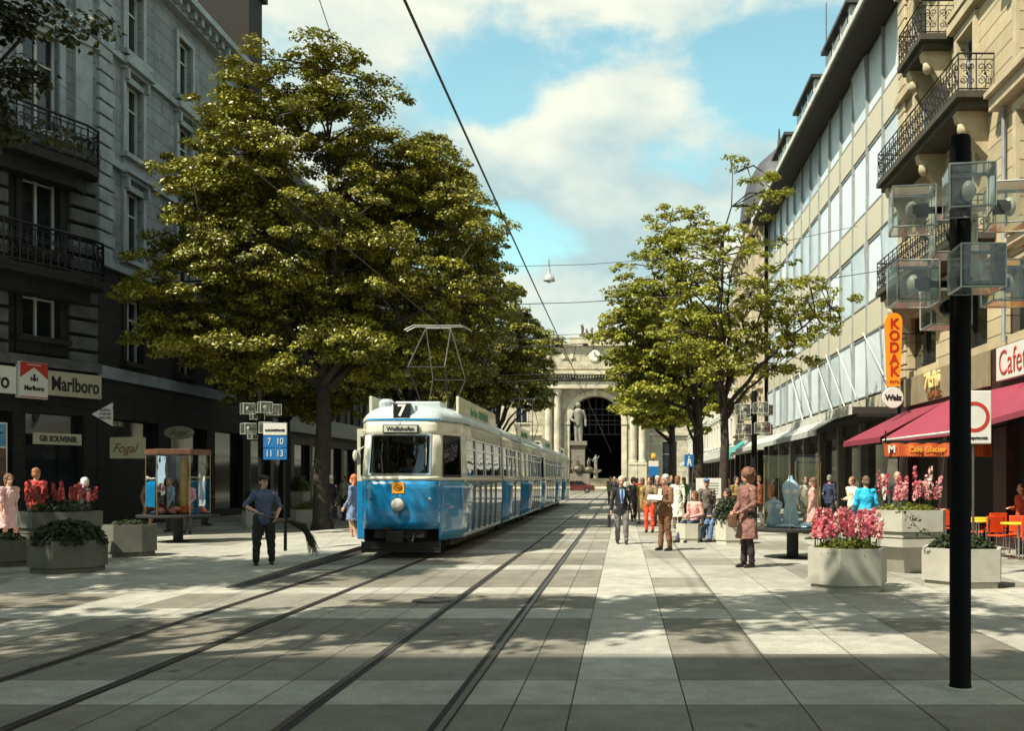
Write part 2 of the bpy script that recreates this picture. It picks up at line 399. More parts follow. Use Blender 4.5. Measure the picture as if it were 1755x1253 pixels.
n3 = N.new('ShaderNodeTexNoise'); n3.inputs['Scale'].default_value = 15; n3.inputs['Detail'].default_value = 8; n3.inputs['Roughness'].default_value = .65
L.new(mp.outputs[0], n3.inputs['Vector'])
dens = mth('ADD', dens, mth('MULTIPLY', mth('SUBTRACT', n3.outputs['Fac'], .5), 1.5))
cf = N.new('ShaderNodeMapRange'); cf.interpolation_type = 'SMOOTHSTEP'; L.new(dens, cf.inputs[0]); cf.inputs['From Min'].default_value = .05; cf.inputs['From Max'].default_value = .9
cf.inputs['To Min'].default_value = .06; cf.inputs['To Max'].default_value = .97
n2 = N.new('ShaderNodeTexNoise'); n2.inputs['Scale'].default_value = 7.5; n2.inputs['Detail'].default_value = 8; L.new(mp.outputs[0], n2.inputs['Vector'])
cc = N.new('ShaderNodeMix'); cc.data_type = 'RGBA'; cm_ = N.new('ShaderNodeMapRange'); cm_.inputs['From Min'].default_value = .36; cm_.inputs['From Max'].default_value = .62; L.new(n2.outputs['Fac'], cm_.inputs[0]); L.new(cm_.outputs[0], cc.inputs[0])
cc.inputs[6].default_value = (5.7, 7.7, 7.9, 1); cc.inputs[7].default_value = (11.0, 11.3, 9.4, 1)
sk = N.new('ShaderNodeMix'); sk.data_type = 'RGBA'; sk.blend_type = 'MULTIPLY'; sk.inputs[0].default_value = 1
L.new(sky.outputs[0], sk.inputs[6]); sk.inputs[7].default_value = (2.15, 2.85, 2.2, 1)
ml = N.new('ShaderNodeMix'); ml.data_type = 'RGBA'; L.new(cf.outputs[0], ml.inputs[0]); L.new(sk.outputs[2], ml.inputs[6]); L.new(cc.outputs[2], ml.inputs[7])
L.new(ml.outputs[2], bg.inputs['Color'])
sc.view_settings.view_transform = 'Standard'; sc.view_settings.look = 'None'; sc.view_settings.exposure = 0.78; sc.view_settings.gamma = 1
sc.cycles.max_bounces = 6; sc.cycles.transparent_max_bounces = 12; sc.cycles.diffuse_bounces = 3; sc.cycles.glossy_bounces = 3
sc.cycles.use_denoising = True

# ------------------------------------------------------------------ ground, paving, rails
MT['ground'] = M('asphalt ground', (.10, .095, .08), .9, var=.3, scale=.7)
MB().add([(-400, -300, -.03), (400, -300, -.03), (400, 900, -.03), (-400, 900, -.03)], [(0, 1, 2, 3)]).build('ground', 'ground')['kind'] = 'structure'
MT['joint'] = M('paving joint', (.05, .045, .035), .95)
MB().add([(-40, -6, -.006), (40, -6, -.006), (40, 152, -.006), (-40, 152, -.006)], [(0, 1, 2, 3)]).build('paving_bed', 'joint')['kind'] = 'structure'
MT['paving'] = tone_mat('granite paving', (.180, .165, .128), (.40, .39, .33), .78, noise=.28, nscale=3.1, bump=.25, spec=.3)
xs = [-5.42, -3.545, -3.12, -2.69, -.78, -.37]
xs = sorted([-.37 + .82 * i for i in range(0, 49)] + [-6.1 - .85 * i for i in range(0, 40)] + [-5.42, -3.54, -3.12, -2.64, -.78])
bands = [(7.08, 7.95), (11.45, 12.35), (13.9, 14.7), (17.6, 18.5), (21.5, 22.4), (25.4, 26.3), (29.3, 30.2), (33.2, 34.1), (37, 38), (41, 42), (45, 46), (50, 51), (56, 57), (63, 64), (70, 71), (80, 81), (90, 91), (105, 106), (120, 121), (140, 141)]
pv = MB()
def slab(x0, x1, y0, y1, t):
    g = .005
    pv.add([(x0 + g, y0 + g, 0), (x1 - g, y0 + g, 0), (x1 - g, y1 - g, 0), (x0 + g, y1 - g, 0)], [(0, 1, 2, 3)], tone=min(1, max(0, t + rng.uniform(-.13, .11))))
for i in range(len(xs) - 1):
    x0, x1 = xs[i], xs[i + 1]; xc = (x0 + x1) / 2
    y = -6.; bi = 0
    while y < 150:
        nb = next((b for b in bands if b[1] > y + 1e-6), (999, 1000))
        inb = nb[0] <= y + 1e-6
        end = nb[1] if inb else min(nb[0], 150)
        step = end - y
        maxl = 1.7 if y < 40 else 6
        k = max(1, math.ceil(step / maxl)); ln = step / k
        for j in range(k):
            ya, yb = y + ln * j, y + ln * (j + 1); ym = (ya + yb) / 2
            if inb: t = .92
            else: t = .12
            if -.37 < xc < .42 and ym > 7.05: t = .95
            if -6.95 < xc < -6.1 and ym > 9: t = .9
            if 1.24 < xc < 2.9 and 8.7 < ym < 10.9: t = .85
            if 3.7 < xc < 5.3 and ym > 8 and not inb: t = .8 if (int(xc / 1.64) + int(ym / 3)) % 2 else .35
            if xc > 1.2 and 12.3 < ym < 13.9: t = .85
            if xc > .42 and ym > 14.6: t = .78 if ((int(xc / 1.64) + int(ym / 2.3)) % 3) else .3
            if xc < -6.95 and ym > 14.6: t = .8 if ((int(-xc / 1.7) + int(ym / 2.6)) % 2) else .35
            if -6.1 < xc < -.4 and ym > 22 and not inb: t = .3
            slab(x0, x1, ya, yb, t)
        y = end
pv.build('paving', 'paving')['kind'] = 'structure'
MT['road'] = M('road asphalt', (.20, .195, .17), .9, var=.15)
MB().add([(-120, 150, .004), (120, 150, .004), (120, 169, .004), (-120, 169, .004)], [(0, 1, 2, 3)]).build('road', 'road')['kind'] = 'structure'
MT['groove'] = M('rail groove', (.015, .014, .012), .9)
MT['railhead'] = M('rail head', (.13, .115, .095), .32, .85, var=.3)
for k, (cx, rails) in enumerate(((-4.48, (-4.98, -3.98)), (-1.70, (-2.2, -1.2)))):
    r = thing('tram_track', ('tram track under the blue tram' if k == 0 else 'empty tram track in the middle of the paving'), 'tram track', (cx, 0, 0), 'tram tracks')
    for x in rails:
        g = 1 if x > cx else -1
        MB().add([(x - .058, -6, .004), (x + .058, -6, .004), (x + .058, 150, .004), (x - .058, 150, .004)], [(0, 1, 2, 3)]).build('groove', 'groove', r)
        MB().b2(x - .025 + g * .02, x + .025 + g * .02, -6, 150, -.01, .010).build('rail', 'railhead', r)
# raised tram platform on the left
pl = MB(); ys = [14.6, 24, 66, 74]; hs_ = [.003, .12, .12, .003]
for i in range(3):
    pl.add([(-5.9, ys[i], hs_[i]), (-5.9, ys[i + 1], hs_[i + 1]), (-9.5, ys[i + 1], .002), (-9.5, ys[i], .002)], [(0, 1, 2, 3)], tone=.85)
    pl.add([(-5.9, ys[i], -.01), (-5.9, ys[i + 1], -.01), (-5.9, ys[i + 1], hs_[i + 1]), (-5.9, ys[i], hs_[i])], [(0, 1, 2, 3)], tone=.0)
pl.build('platform', 'paving')['kind'] = 'structure'
ln = MB()
for i in range(3): ln.add([(-5.86, ys[i], .005), (-5.60, ys[i], .005), (-5.60, ys[i + 1], .005), (-5.86, ys[i + 1], .005)], [(0, 1, 2, 3)])
ln.build('gutter', 'groove')['kind'] = 'structure'
# manhole covers
for (px, py) in ((745, 1030),):
    x, y = G(px, py)
    MB().lathe([(.3, 0), (.3, .007)], 20, (x, y, 0)).build('manhole_cover', 'groove')
    tag(COL.objects[-1], 'dark round manhole cover ' + ('between the tram tracks' if px < 900 else 'in the paving in front of the planters'), 'manhole cover')

# ------------------------------------------------------------------ left corner building
LX = -17.0
def left_building():
    b = thing('stone_corner_building', 'ornate grey stone corner building with dark iron balconies and a cigarette shop', 'building', (LX, 32, 0))
    # side wall along the street
    W = Wall((LX, 32), PI / 2); Ls = 13.0; H = 19.2
    hs = []; sp1 = []; sp2 = []; sp3 = []
    for u in (2.4, 6.4, 10.4):
        for (z, h) in ((16.2, 2.3), (12.7, 2.5), (9.1, 2.4), (5.6, 2.2)):
            hs.append((u - .6, u + .6, z, z + h))
            (sp3 if z > 16 else sp1 if z > 12 or z < 6 else sp2).append((u, z, h))
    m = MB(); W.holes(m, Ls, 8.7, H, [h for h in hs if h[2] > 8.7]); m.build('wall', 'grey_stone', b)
    m = MB(); W.holes(m, Ls, 4.9, 8.7, [h for h in hs if h[2] < 8.7]); m.build('lower_wall', 'shaded_stone', b)  # split off to carry the painted tree shade
    for (z, h, st) in ((16.2, 2.3, ''), (12.7, 2.5, 'pediment'), (9.1, 2.4, 'hood'), (5.6, 2.2, 'hood')):
        pr = window_proto(1.2, h, st, surround='grey_trim' if z > 6 else 'shaded_stone', sub=3)
        put_windows(pr, W, b, [(u, z) for u in (2.4, 6.4, 10.4)]); kill(pr)
    # ground floor of the side wall: dark shop
    m = MB(); hs = [(1.0, 4.2, .3, 3.6), (5.2, 8.4, .3, 3.6), (9.2, 12.2, .3, 3.6)]
    W.holes(m, Ls, 0, 4.9, hs, d=.05); m.build('shop_front', 'shaded_stone', b)
    for h in hs:
        q = MB(); W.bx(q, h[0], h[1], -.28, -.24, h[2], h[3]); q.build('shop_window', 'pane', b)
    # quoins on the corner
    q = MB()
    for i in range(8, 30):
        z = 5.0 + i * .47
        if z + .4 > H - .4: break
        e = .95 if i % 2 else .8
        W.bx(q, -.02, e, -.3, .13, z, z + .40)
        C = Wall((-17.03 - 1.17 / 3.22 * .0, 32), 0)
    q.build('quoins', 'grey_trim', b, bevel=.02)
    # string courses and cornice
    q = MB()
    for z in (8.55, 12.0, 15.7): W.bx(q, .0, Ls, 0, .16, z, z + .22)
    W.bx(q, 0, Ls, 0, .10, 4.9, 5.3)
    q.build('string_course', 'grey_trim', b)
    q = MB(); W.bx(q, -.5, Ls + .4, 0, .35, H, H + .35); W.bx(q, -.7, Ls + .6, 0, .8, H + .353, H + .6)
    for i in range(20): W.bx(q, i * .65 + .1, i * .65 + .32, 0.02, .62, H + .05, H + .35)
    q.build('cornice', 'grey_trim', b)
    # the chamfered corner towards the square
    A = (-21.6, 20.3); B = (LX, 32); ang = math.atan2(B[1] - A[1], B[0] - A[0]); Lc = math.hypot(B[0] - A[0], B[1] - A[1])
    V = Wall(A, ang)
    hs = []
    bays = [Lc - 2.0, Lc - 5.2, Lc - 8.4]
    for u in bays:
        for (z, h) in ((16.2, 2.3), (12.2, 3.0), (8.6, 2.9), (5.9, 1.7)): hs.append((u - .62, u + .62, z, z + h))
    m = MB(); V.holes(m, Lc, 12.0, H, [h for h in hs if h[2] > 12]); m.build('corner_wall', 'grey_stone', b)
    m = MB(); V.holes(m, Lc, 4.9, 12.0, [h for h in hs if h[2] < 12]); m.build('corner_wall', 'shaded_stone', b)
    for (z, h) in ((16.2, 2.3), (12.2, 3.0), (8.6, 2.9), (5.9, 1.7)):
        pr = window_proto(1.24, h, '', surround='grey_trim' if z > 12 else 'shaded_stone', sub=3); put_windows(pr, V, b, [(u, z) for u in bays]); kill(pr)
    for u in (Lc - .55, Lc - 3.6, Lc - 6.8, Lc - 10):
        q = MB()
        for i in range(14):
            z = 5.2 + i * .5
            if 11.9 - .4 < z < 12.1: continue
            V.bx(q, u - .5, u + .5, -.1, .16, z, z + .40)
        q.build('rusticated_pier', 'shaded_trim', b, bevel=.04)
    q = MB()
    for u in (Lc - .55, Lc - 3.6, Lc - 6.8, Lc - 10):
        V.bx(q, u - .3, u + .3, -.1, .13, 12.4, H - .1)
    q.build('pilaster', 'grey_trim', b)
    q = MB(); V.bx(q, 0, Lc + .2, 0, .35, H, H + .35); V.bx(q, 0, Lc + .5, 0, .8, H + .353, H + .6); q.build('cornice', 'grey_trim', b)
    for za, zb, dd, mm_ in ((15.4, 15.7, .2, 'grey_trim'), (11.75, 12.0, .2, 'shaded_trim'), (5.0, 5.3, .25, 'shaded_trim')): q = MB(); V.bx(q, 0, Lc, 0, dd, za, zb); q.build('string_course', mm_, b)
    # balconies, rounded in front
    for bi, (u0, u1, z, dp) in enumerate(((Lc - 10.2, Lc - .1, 7.85, 1.05), (Lc - 3.9, Lc - .25, 11.35, 1.0))):
        pts = []
        for (u, d) in ((u0, 0.), (u0, dp * .7), (u0 + .4, dp), (u1 - .9, dp), (u1 - .35, dp * .8), (u1, dp * .35), (u1, 0)): pts.append(V.p(u, d, z))
        s = MB(); pl_ = [(p[0], p[1]) for p in pts]
        s.prism(pl_[::-1], z - .28, z)
        inn = [V.p(u, d, z) for (u, d) in ((u0 + .2, 0.), (u0 + .2, dp * .5), (u0 + .5, dp * .6), (u1 - 1., dp * .6), (u1 - .6, dp * .4), (u1 - .3, dp * .2), (u1 - .3, 0))]
        s.prism([(p[0], p[1]) for p in inn][::-1], z - .75, z - .283)
        bal = s.build('balcony', 'shaded_stone', b)
        r = MB(); railing(r, pts, 1.15, .028, .5); r.build('railing', 'black_iron', bal)
    # ground floor of the corner
    m = MB(); hs = [(Lc - 2.5, Lc - .5, .9, 3.6), (Lc - 5.2, Lc - 2.9, 0.05, 3.6), (Lc - 8.6, Lc - 6.0, .8, 3.6)]
    V.holes(m, Lc, 0, 5.0, hs, d=.05); m.build('shop_front', 'shaded_stone', b)
    for h in hs: q = MB(); V.bx(q, h[0], h[1], -.28, -.24, h[2], h[3]); q.build('shop_window', 'pane', b)
    # body, roof
    q = MB(); poly = [A, B, (LX, 45), (-36, 45), (-36, 20.3)]
    q.prism([(p[0] - .3, p[1] + (.0 if p[1] > 30 else .3)) for p in poly], 0.02, H + .5); q.build('building_core', 'dark', b)
    q = MB(); inn = [(-22.6, 23), (-19, 33.5), (-19, 43.5), (-34, 43.5), (-34, 23)]
    q.prism([A, B, (LX, 45), (-36, 45), (-36, 20.3)], H + .6, H + 3.0, top=inn); q.build('roof', 'slate', b)
    q = MB(); q.b2(-18.9, -16.6, 44.0, 45.6, 17.5, 23.5); q.b2(-19.1, -16.4, 43.8, 45.8, 23.5, 23.9); q.build('chimney', M('chimney masonry', (.018, .014, .011), .9), b)
    for y in (35.2, 39.5):
        q = MB(); q.b2(-18.9, -17.6, y - .8, y + .8, H + .6, H + 2.6); q.prism([(-19.1, y - 1), (-17.4, y - 1), (-17.4, y + 1), (-19.1, y + 1)], H + 2.6, H + 3.2, top=[(-19.1, y - .1), (-17.9, y - .1), (-17.9, y + .1), (-19.1, y + .1)]); q.build('dormer', 'grey_trim', b)
    return b, V, Lc
LB, LV, LLc = left_building()

MT['sign_cream'] = M('cream sign board', (.42, .39, .28), .5, var=.1)
MT['sign_white'] = M('white sign board', (.62, .62, .56), .45, var=.06)
MT['ink'] = M('black lettering', (.012, .011, .01), .5)
MT['ink_brown'] = M('brown lettering', (.16, .06, .015), .5)
MT['sign_red'] = M('red sign paint', (.42, .03, .02), .5, var=.08)
MT['blue_sign'] = M('blue sign paint', (.01, .13, .36), .45, var=.08)
MT['gold'] = M('gold lettering', (.75, .42, .05), .5)
def wallsign(W, u0, u1, z0, z1, d, th, mat, name, label, cat, group=None):
    c = W.p((u0 + u1) / 2, d, (z0 + z1) / 2); s = thing(name, label, cat, c, group)
    m = MB(); W.bx(m, u0, u1, d - th, d, z0, z1); m.build('board', mat, s, bevel=.01); return s
s = wallsign(LV, LLc - 1.95, LLc - .05, 4.15, 4.9, .30, .14, 'sign_cream', 'shop_sign', 'long cream board with black lettering above the shop, right of the red and white one', 'sign')
textmesh('Marlboro', .62, s, 'ink', LV.p(LLc - 1.0, .31, 4.50), LV.a, .72, .01)
s = wallsign(LV, LLc - 6.2, LLc - 2.95, 4.1, 4.9, .26, .14, 'sign_white', 'shop_sign', 'white board at the picture edge ending in a black letter o', 'sign')
textmesh('Marlboro', .66, s, 'ink', LV.p(LLc - 4.15, .27, 4.45), LV.a, .78, .01)
s = wallsign(LV, LLc - 2.92, LLc - 2.0, 4.0, 5.08, .36, .2, 'sign_white', 'cigarette_sign', 'red and white pack shaped sign with pointed white roof', 'sign')
rp = MB(); ua, ub = LLc - 2.92, LLc - 2.0; um = (ua + ub) / 2
rp.add([LV.p(ua + .01, .366, 4.60), LV.p(um, .366, 4.93), LV.p(ub - .01, .366, 4.60), LV.p(ub - .01, .366, 5.07), LV.p(ua + .01, .366, 5.07)], [(1, 0, 4), (1, 4, 3), (1, 3, 2)])
rp.build('red_field', 'sign_red', s)
rp = MB(); LV.bx(rp, ua + .02, ub - .02, .36, .368, 4.03, 4.06); rp.build('red_stripe', 'sign_red', s)
textmesh('Marlboro', .2, s, 'ink', LV.p(um, .37, 4.3), LV.a, .85, .006)
textmesh('MARLBORO', .07, s, 'sign_white', LV.p(um, .37, 5.0), LV.a, 1.2)
cr = MB(); LV.bx(cr, um - .06, um + .06, .36, .369, 4.52, 4.62); cr.ell(LV.p(um, .36, 4.68), (.05, .03, .06), 8, 5); LV.bx(cr, um - .12, um - .08, .36, .369, 4.52, 4.64); LV.bx(cr, um + .08, um + .12, .36, .369, 4.52, 4.64); cr.build('crest', 'ink', s)
s = wallsign(LV, LLc - 2.35, LLc - .7, 2.65, 3.0, .2, .06, 'sign_cream', 'shop_sign', 'narrow cream board reading SOUVENIR over the shop door', 'sign')
textmesh('GB SOUVENIR', .24, s, 'ink', LV.p(LLc - 1.52, .205, 2.82), LV.a, .85, .008)
s = wallsign(LV, LLc - 3.95, LLc - 3.15, 1.25, 3.25, .16, .05, 'sign_white', 'poster_case', 'framed blue and dark poster hanging on the dark shop pier', 'poster')
q = MB(); LV.bx(q, LLc - 3.9, LLc - 3.2, .16, .166, 2.55, 3.2); q.build('poster_top', M('poster blue', (.10, .28, .42), .5, var=.3, scale=6), s)
q = MB(); LV.bx(q, LLc - 3.9, LLc - 3.2, .16, .166, 1.32, 2.5); q.build('poster_field', M('poster print', (.03, .03, .03), .5, col2=(.2, .09, .05), scale=5), s)
q = MB(); LV.bx(q, LLc - 3.65, LLc - 3.4, .166, .172, 1.75, 2.3); q.build('poster_label', M('poster yellow', (.35, .30, .08), .5), s)
textmesh('Sonderaktion', .12, s, 'ink', LV.p(LLc - 3.55, .17, 2.95), LV.a, .8)

# street-side hanging signs of the left shops
x_, y_, z_ = AT(176, 710, 30.8)
s = thing('triangle_sign', 'small white triangular sign pointing left with black text', 'sign', (x_, y_, z_))
m = MB(); m.add([(x_ - .33, y_ - .03, z_), (x_ + .31, y_ - .03, z_ - .37), (x_ + .31, y_ - .03, z_ + .35), (x_ - .33, y_ + .03, z_), (x_ + .31, y_ + .03, z_ - .37), (x_ + .31, y_ + .03, z_ + .35)], [(0, 1, 2), (5, 4, 3), (0, 3, 4, 1), (1, 4, 5, 2), (2, 5, 3, 0)])
m.build('board', 'sign_white', s)
for i, t in enumerate(('BUREAU', 'CHANGE', 'WECHSEL')): textmesh(t, .11, s, 'ink', (x_ + .1, y_ - .035, z_ + .12 - i * .12), 0, .8)
MB().tube([(x_ + .3, y_, z_ + .2), (x_ + .75, y_, z_ + .2)], .02).build('bracket', 'black_iron', s)
x_, y_, z_ = AT(219, 768, 31.4)
s = thing('shop_sign', 'beige rectangular sign with brown handwriting script beside the glass display case', 'sign', (x_, y_, z_))
MB().box((x_, y_, z_), (1.1, .12, .68)).build('board', M('beige sign', (.40, .38, .25), .5, var=.08), s, bevel=.02)
textmesh('Fogal', .42, s, 'ink_brown', (x_ - .08, y_ - .065, z_ - .02), 0, .85, .0, shear=.45)
MB().b2(x_ - .5, x_ + .5, y_ - .02, y_ + .06, .0, z_ - .37).build('sign_pillar', M('dark pillar', (.012, .01, .009), .7), s)
x_, y_, z_ = AT(307, 742, 36)
s = thing('oval_sign', 'pale oval hanging sign with brown handwriting script', 'sign', (x_, y_, z_))
MB().lathe([(.52, 0), (.54, .03), (.54, .09), (.52, .12)], 28, M4=Matrix.Translation((x_, y_ + .06, z_)) @ Matrix.Rotation(PI / 2, 4, 'X') @ Matrix.Diagonal((1, .44, 1, 1))).build('board', M('pale green sign', (.36, .38, .27), .5), s)
textmesh('Fogal', .32, s, 'ink_brown', (x_, y_ - .07, z_), 0, .9, shear=.45)
MB().tube([(x_, y_ + .02, z_ + .22), (x_, y_ + .02, z_ + 1.2)], .02).build('hanger', 'black_iron', s)

# ------------------------------------------------------------------ generic street blocks beyond
MT['shopglass'] = M('shop glass dark', (.02, .022, .02), .07, var=.6, scale=.8, spec=.8)
MT['canopy_grey'] = M('grey metal canopy', (.16, .17, .15), .6, var=.15)
def block(name, label, O, a, Ln, H, floors, wall, trim, depth=12, pitch=3.0, gf=4.2, win=(1.3, 1.9), roof='slate', canopy=None, roofh=2.2, cat='building'):
    b = thing(name, label, cat, (O[0], O[1], 0)); W = Wall(O, a)
    fh = (H - gf) / floors; n = max(1, int(Ln / pitch)); pt = Ln / n; hs = []; sp = []
    for i in range(n):
        for j in range(floors):
            z = gf + fh * j + (fh - win[1]) * .45; u = pt * (i + .5); hs.append((u - win[0] / 2, u + win[0] / 2, z, z + win[1])); sp.append((u, z))
    m = MB(); W.holes(m, Ln, gf, H, hs); W.bx(m, 0, .0 + .001, -depth, -.0, gf, H); m.build('wall', wall, b)
    pr = window_proto(win[0], win[1], 'hood', surround=trim, sub=2); put_windows(pr, W, b, sp); kill(pr)
    m = MB(); hs = [(pt * i + .25, pt * (i + 1) - .25, .35, gf - .8) for i in range(n)]
    W.holes(m, Ln, 0, gf, hs, d=.0); m.build('shop_front', 'darkshop', b)
    for h in hs: q = MB(); W.bx(q, h[0], h[1], -.28, -.24, h[2], h[3]); q.build('shop_window', 'shopglass', b)
    q = MB(); W.bx(q, 0, Ln, 0, .5, H, H + .45); q.build('cornice', trim, b); q = MB(); W.bx(q, 0, Ln, 0, .15, gf - .02, gf + .3); q.build('string_course', trim, b)
    q = MB(); c = [W.p(0, 0.2, 0), W.p(Ln, .2, 0), W.p(Ln, -depth, 0), W.p(0, -depth, 0)]; c2 = [W.p(0.1, -1.6, 0), W.p(Ln - .1, -1.6, 0), W.p(Ln - .1, -depth + 1.6, 0), W.p(.1, -depth + 1.6, 0)]
    q.prism([(p[0], p[1]) for p in c], H + .453, H + .45 + roofh, top=[(p[0], p[1]) for p in c2]); q.build('roof', roof, b)
    q = MB(); c = [W.p(0.02, -.3, 0), W.p(Ln - .02, -.3, 0), W.p(Ln - .02, -depth + .05, 0), W.p(.02, -depth + .05, 0)]; q.prism([(p[0], p[1]) for p in c], 0.01, H); q.build('building_core', wall, b)
    if canopy:
        q = MB(); W.bx(q, .3, Ln - .3, 0, canopy[0], canopy[1], canopy[1] + canopy[2]); q.build('canopy', canopy[3], b)
    return b, W
MT['far_brown'] = stone('brown plaster', (.22, .18, .13), .6, 3, .2)
MT['far_grey'] = stone('grey plaster', (.30, .29, .25), .6, 3, .2)
MT['far_cream'] = stone('cream plaster', (.52, .46, .33), .6, 3, .2)
MT['store_shaded'] = stone('shaded store cladding', (.035, .034, .028), .6, 3, .2)  # darkened version of the grey plaster, with the shadow painted in
MT['canopy_light'] = M('pale fabric awning', (.40, .42, .38), .7, var=.1)
block('department_store', 'grey shop building with a wide canopy behind the large left tree', (-17, 45.05), PI / 2, 21, 16.5, 4, 'store_shaded', 'store_shaded', canopy=(1.0, 3.9, .85, 'canopy_grey'))
block('brown_house', 'brown shop building between the trees behind the tram stop', (-17, 66.1), PI / 2, 26, 17, 4, 'far_brown', 'grey_trim', canopy=(2.4, 3.6, .5, 'canopy_light'))
block('far_street_house', 'distant grey building along the left side near the station', (-17.2, 92.2), PI / 2, 40, 17.5, 4, 'far_grey', 'grey_trim', pitch=3.6)

# ------------------------------------------------------------------ modern building on the right
RX = 9.0
MT['blind'] = M('white blind behind glass', (.66, .73, .76), .35, var=.10, scale=.5, coat=.12, spec=.4)
MT['blind2'] = M('grey blind behind glass', (.50, .58, .62), .25, var=.16, scale=.7, coat=.25, spec=.4)
MT['spandrel'] = M('cream spandrel panel', (.53, .48, .34), .4, var=.06, scale=.7)
MT['mullion'] = M('aluminium mullion', (.30, .33, .32), .5, .2)
MT['soffit'] = M('brown soffit', (.028, .023, .017), .8, var=.2)
MT['fascia_white'] = M('white roof edge', (.55, .55, .50), .5)
mbld = thing('office_building', 'modern office building with cream panels and white glass bands on the right', 'building', (RX, 46, 0))
W = Wall((RX, 61.0), -PI / 2); Lm = 28.95; npn = 13; pw = Lm / npn
rows = [(4.05, 4.62, 's'), (4.62, 6.93, 'g'), (6.93, 8.02, 's'), (8.02, 10.35, 'g'), (10.35, 11.48, 's'), (11.48, 13.8, 'g'), (13.8, 14.93, 's'), (14.93, 17.25, 'g')]
protos = {}
for (z0, z1, k) in rows:
    h = z1 - z0 - .05
    if k == 's':
        p_ = MB().b2(-pw / 2 + .03, pw / 2 - .03, -.02, .1, .025, h).build('spandrel_panel', 'spandrel')
        q_ = None
    else:
        p_ = MB().b2(-pw / 2 + .03, pw / 2 - .03, .04, .08, .03, h).build('window', 'blind')
        q_ = MB().b2(-pw / 2 + .03, pw / 2 - .03, .04, .08, .03, h).build('window', 'blind2')
        for o_ in (p_, q_):
            f = MB(); f.b2(-pw / 2 + .03, -pw / 2 + .075, -.0, .04, .03, h); f.b2(pw / 2 - .075, pw / 2 - .03, 0, .04, .03, h); f.b2(-pw / 2 + .075, pw / 2 - .075, 0, .04, .03, .075); f.b2(-pw / 2 + .075, pw / 2 - .075, 0, .04, h - .045, h)
            f.build('frame', 'mullion', o_)
    for i in range(npn):
        src = p_ if (q_ is None or rng.random() < .62) else q_
        c = dup(src); c.parent = mbld; c.location = Vector(W.p(pw * (i + .5), 0, z0)) - wloc(mbld); c.rotation_euler = (R(3.5) if (k == 'g' and rng.random() < .16) else 0, 0, W.a)
    kill(p_)
    if q_: kill(q_)
for i in range(npn + 1):
    q = MB(); u = min(max(pw * i, .03), Lm - .03); W.bx(q, u - .028, u + .028, -.02, .075, 4.05, 17.25); q.build('mullion', 'mullion', mbld)
q = MB(); W.bx(q, 0, Lm, -14, -.15, 0.01, 17.25); q.build('building_core', 'dark', mbld)
q = MB(); W.bx(q, -.3, Lm, -14, 1.0, 17.27, 17.55); q.build('eave', 'soffit', mbld)
q = MB(); W.bx(q, -.35, Lm, 1.003, 1.09, 17.42, 17.66); q.build('eave_edge', 'fascia_white', mbld)
for (y0, y1) in ((37.6, 42.0), (44.6, 49.0), (52, 56)):
    q = MB(); q.b2(8.6, 12.0, y0, y1, 17.55, 19.6); d = q.build('roof_pavilion', 'fascia_white', mbld)
    q = MB(); q.b2(8.4, 12.2, y0 - .2, y1 + .2, 19.603, 19.75); q.build('pavilion_roof', 'slate', d)
    q = MB()
    for k in range(3): q.b2(8.56, 8.597, y0 + .3 + k * (y1 - y0) / 3, y0 + (k + 1) * (y1 - y0) / 3 - .1, 18.3, 19.5)
    q.build('window', 'shopglass', d)
q = MB(); q.tube([(10.2, 49.8, 17.5), (10.2, 49.8, 25.5)], .035, 5); q.build('antenna', 'steel', mbld)
# canopy, its awning and the shop below
q = MB(); W.bx(q, .4, Lm - .2, .08, 1.55, 3.72, 3.95); cn = q.build('canopy', 'soffit', mbld)
q = MB(); W.bx(q, .4, Lm - .2, 1.553, 1.62, 3.70, 4.02); q.build('canopy_edge', 'fascia_white', cn)
q = MB(); W.bx(q, .4, Lm - .2, .3, 1.4, 3.62, 3.717); q.build('soffit_strip', 'dark', cn)
aw = MB(); ua, ub = 1.5, Lm - 1.8
aw.add([W.p(ua, 1.63, 3.72), W.p(ub, 1.63, 3.72), W.p(ub - .8, 2.25, 3.32), W.p(ua, 2.25, 3.32), W.p(ub - .8, 2.25, 3.12), W.p(ua, 2.25, 3.12)], [(0, 1, 2, 3), (3, 2, 4, 5)])
o = aw.build('awning_cloth', 'canopy_light', mbld); sl = o.modifiers.new('s', 'SOLIDIFY'); sl.thickness = .02
for k in range(9):
    u = 6.5 + k * 2.23 * 1.0
    if k in (1, 2, 4, 5, 6, 8):
        q = MB(); q.tube([W.p(u, .14, 7.0), W.p(u + 5.6, .5, 4.15)], .022, 5); q.build('stay_rod', 'white', mbld)
MT['column'] = M('shop column', (.16, .15, .12), .35, var=.3)
for i in range(8):
    u = 1.0 + i * 3.85
    q = MB(); W.bx(q, u - .16, u + .16, -.1, .2, 0, 3.7); q.build('column', 'column', mbld)
    if i < 7:
        q = MB(); W.bx(q, u + .17, u + 3.67, -.12, -.08, .35, 3.3); q.build('shop_window', 'shopglass', mbld)
        q = MB(); W.bx(q, u + .17, u + 3.67, -.14, .05, 0, .35); q.build('shop_plinth', 'darkshop', mbld)
        q = MB(); W.bx(q, u + .17, u + 3.67, -.14, .02, 3.3, 3.7); q.build('shop_fascia', 'darkshop', mbld)

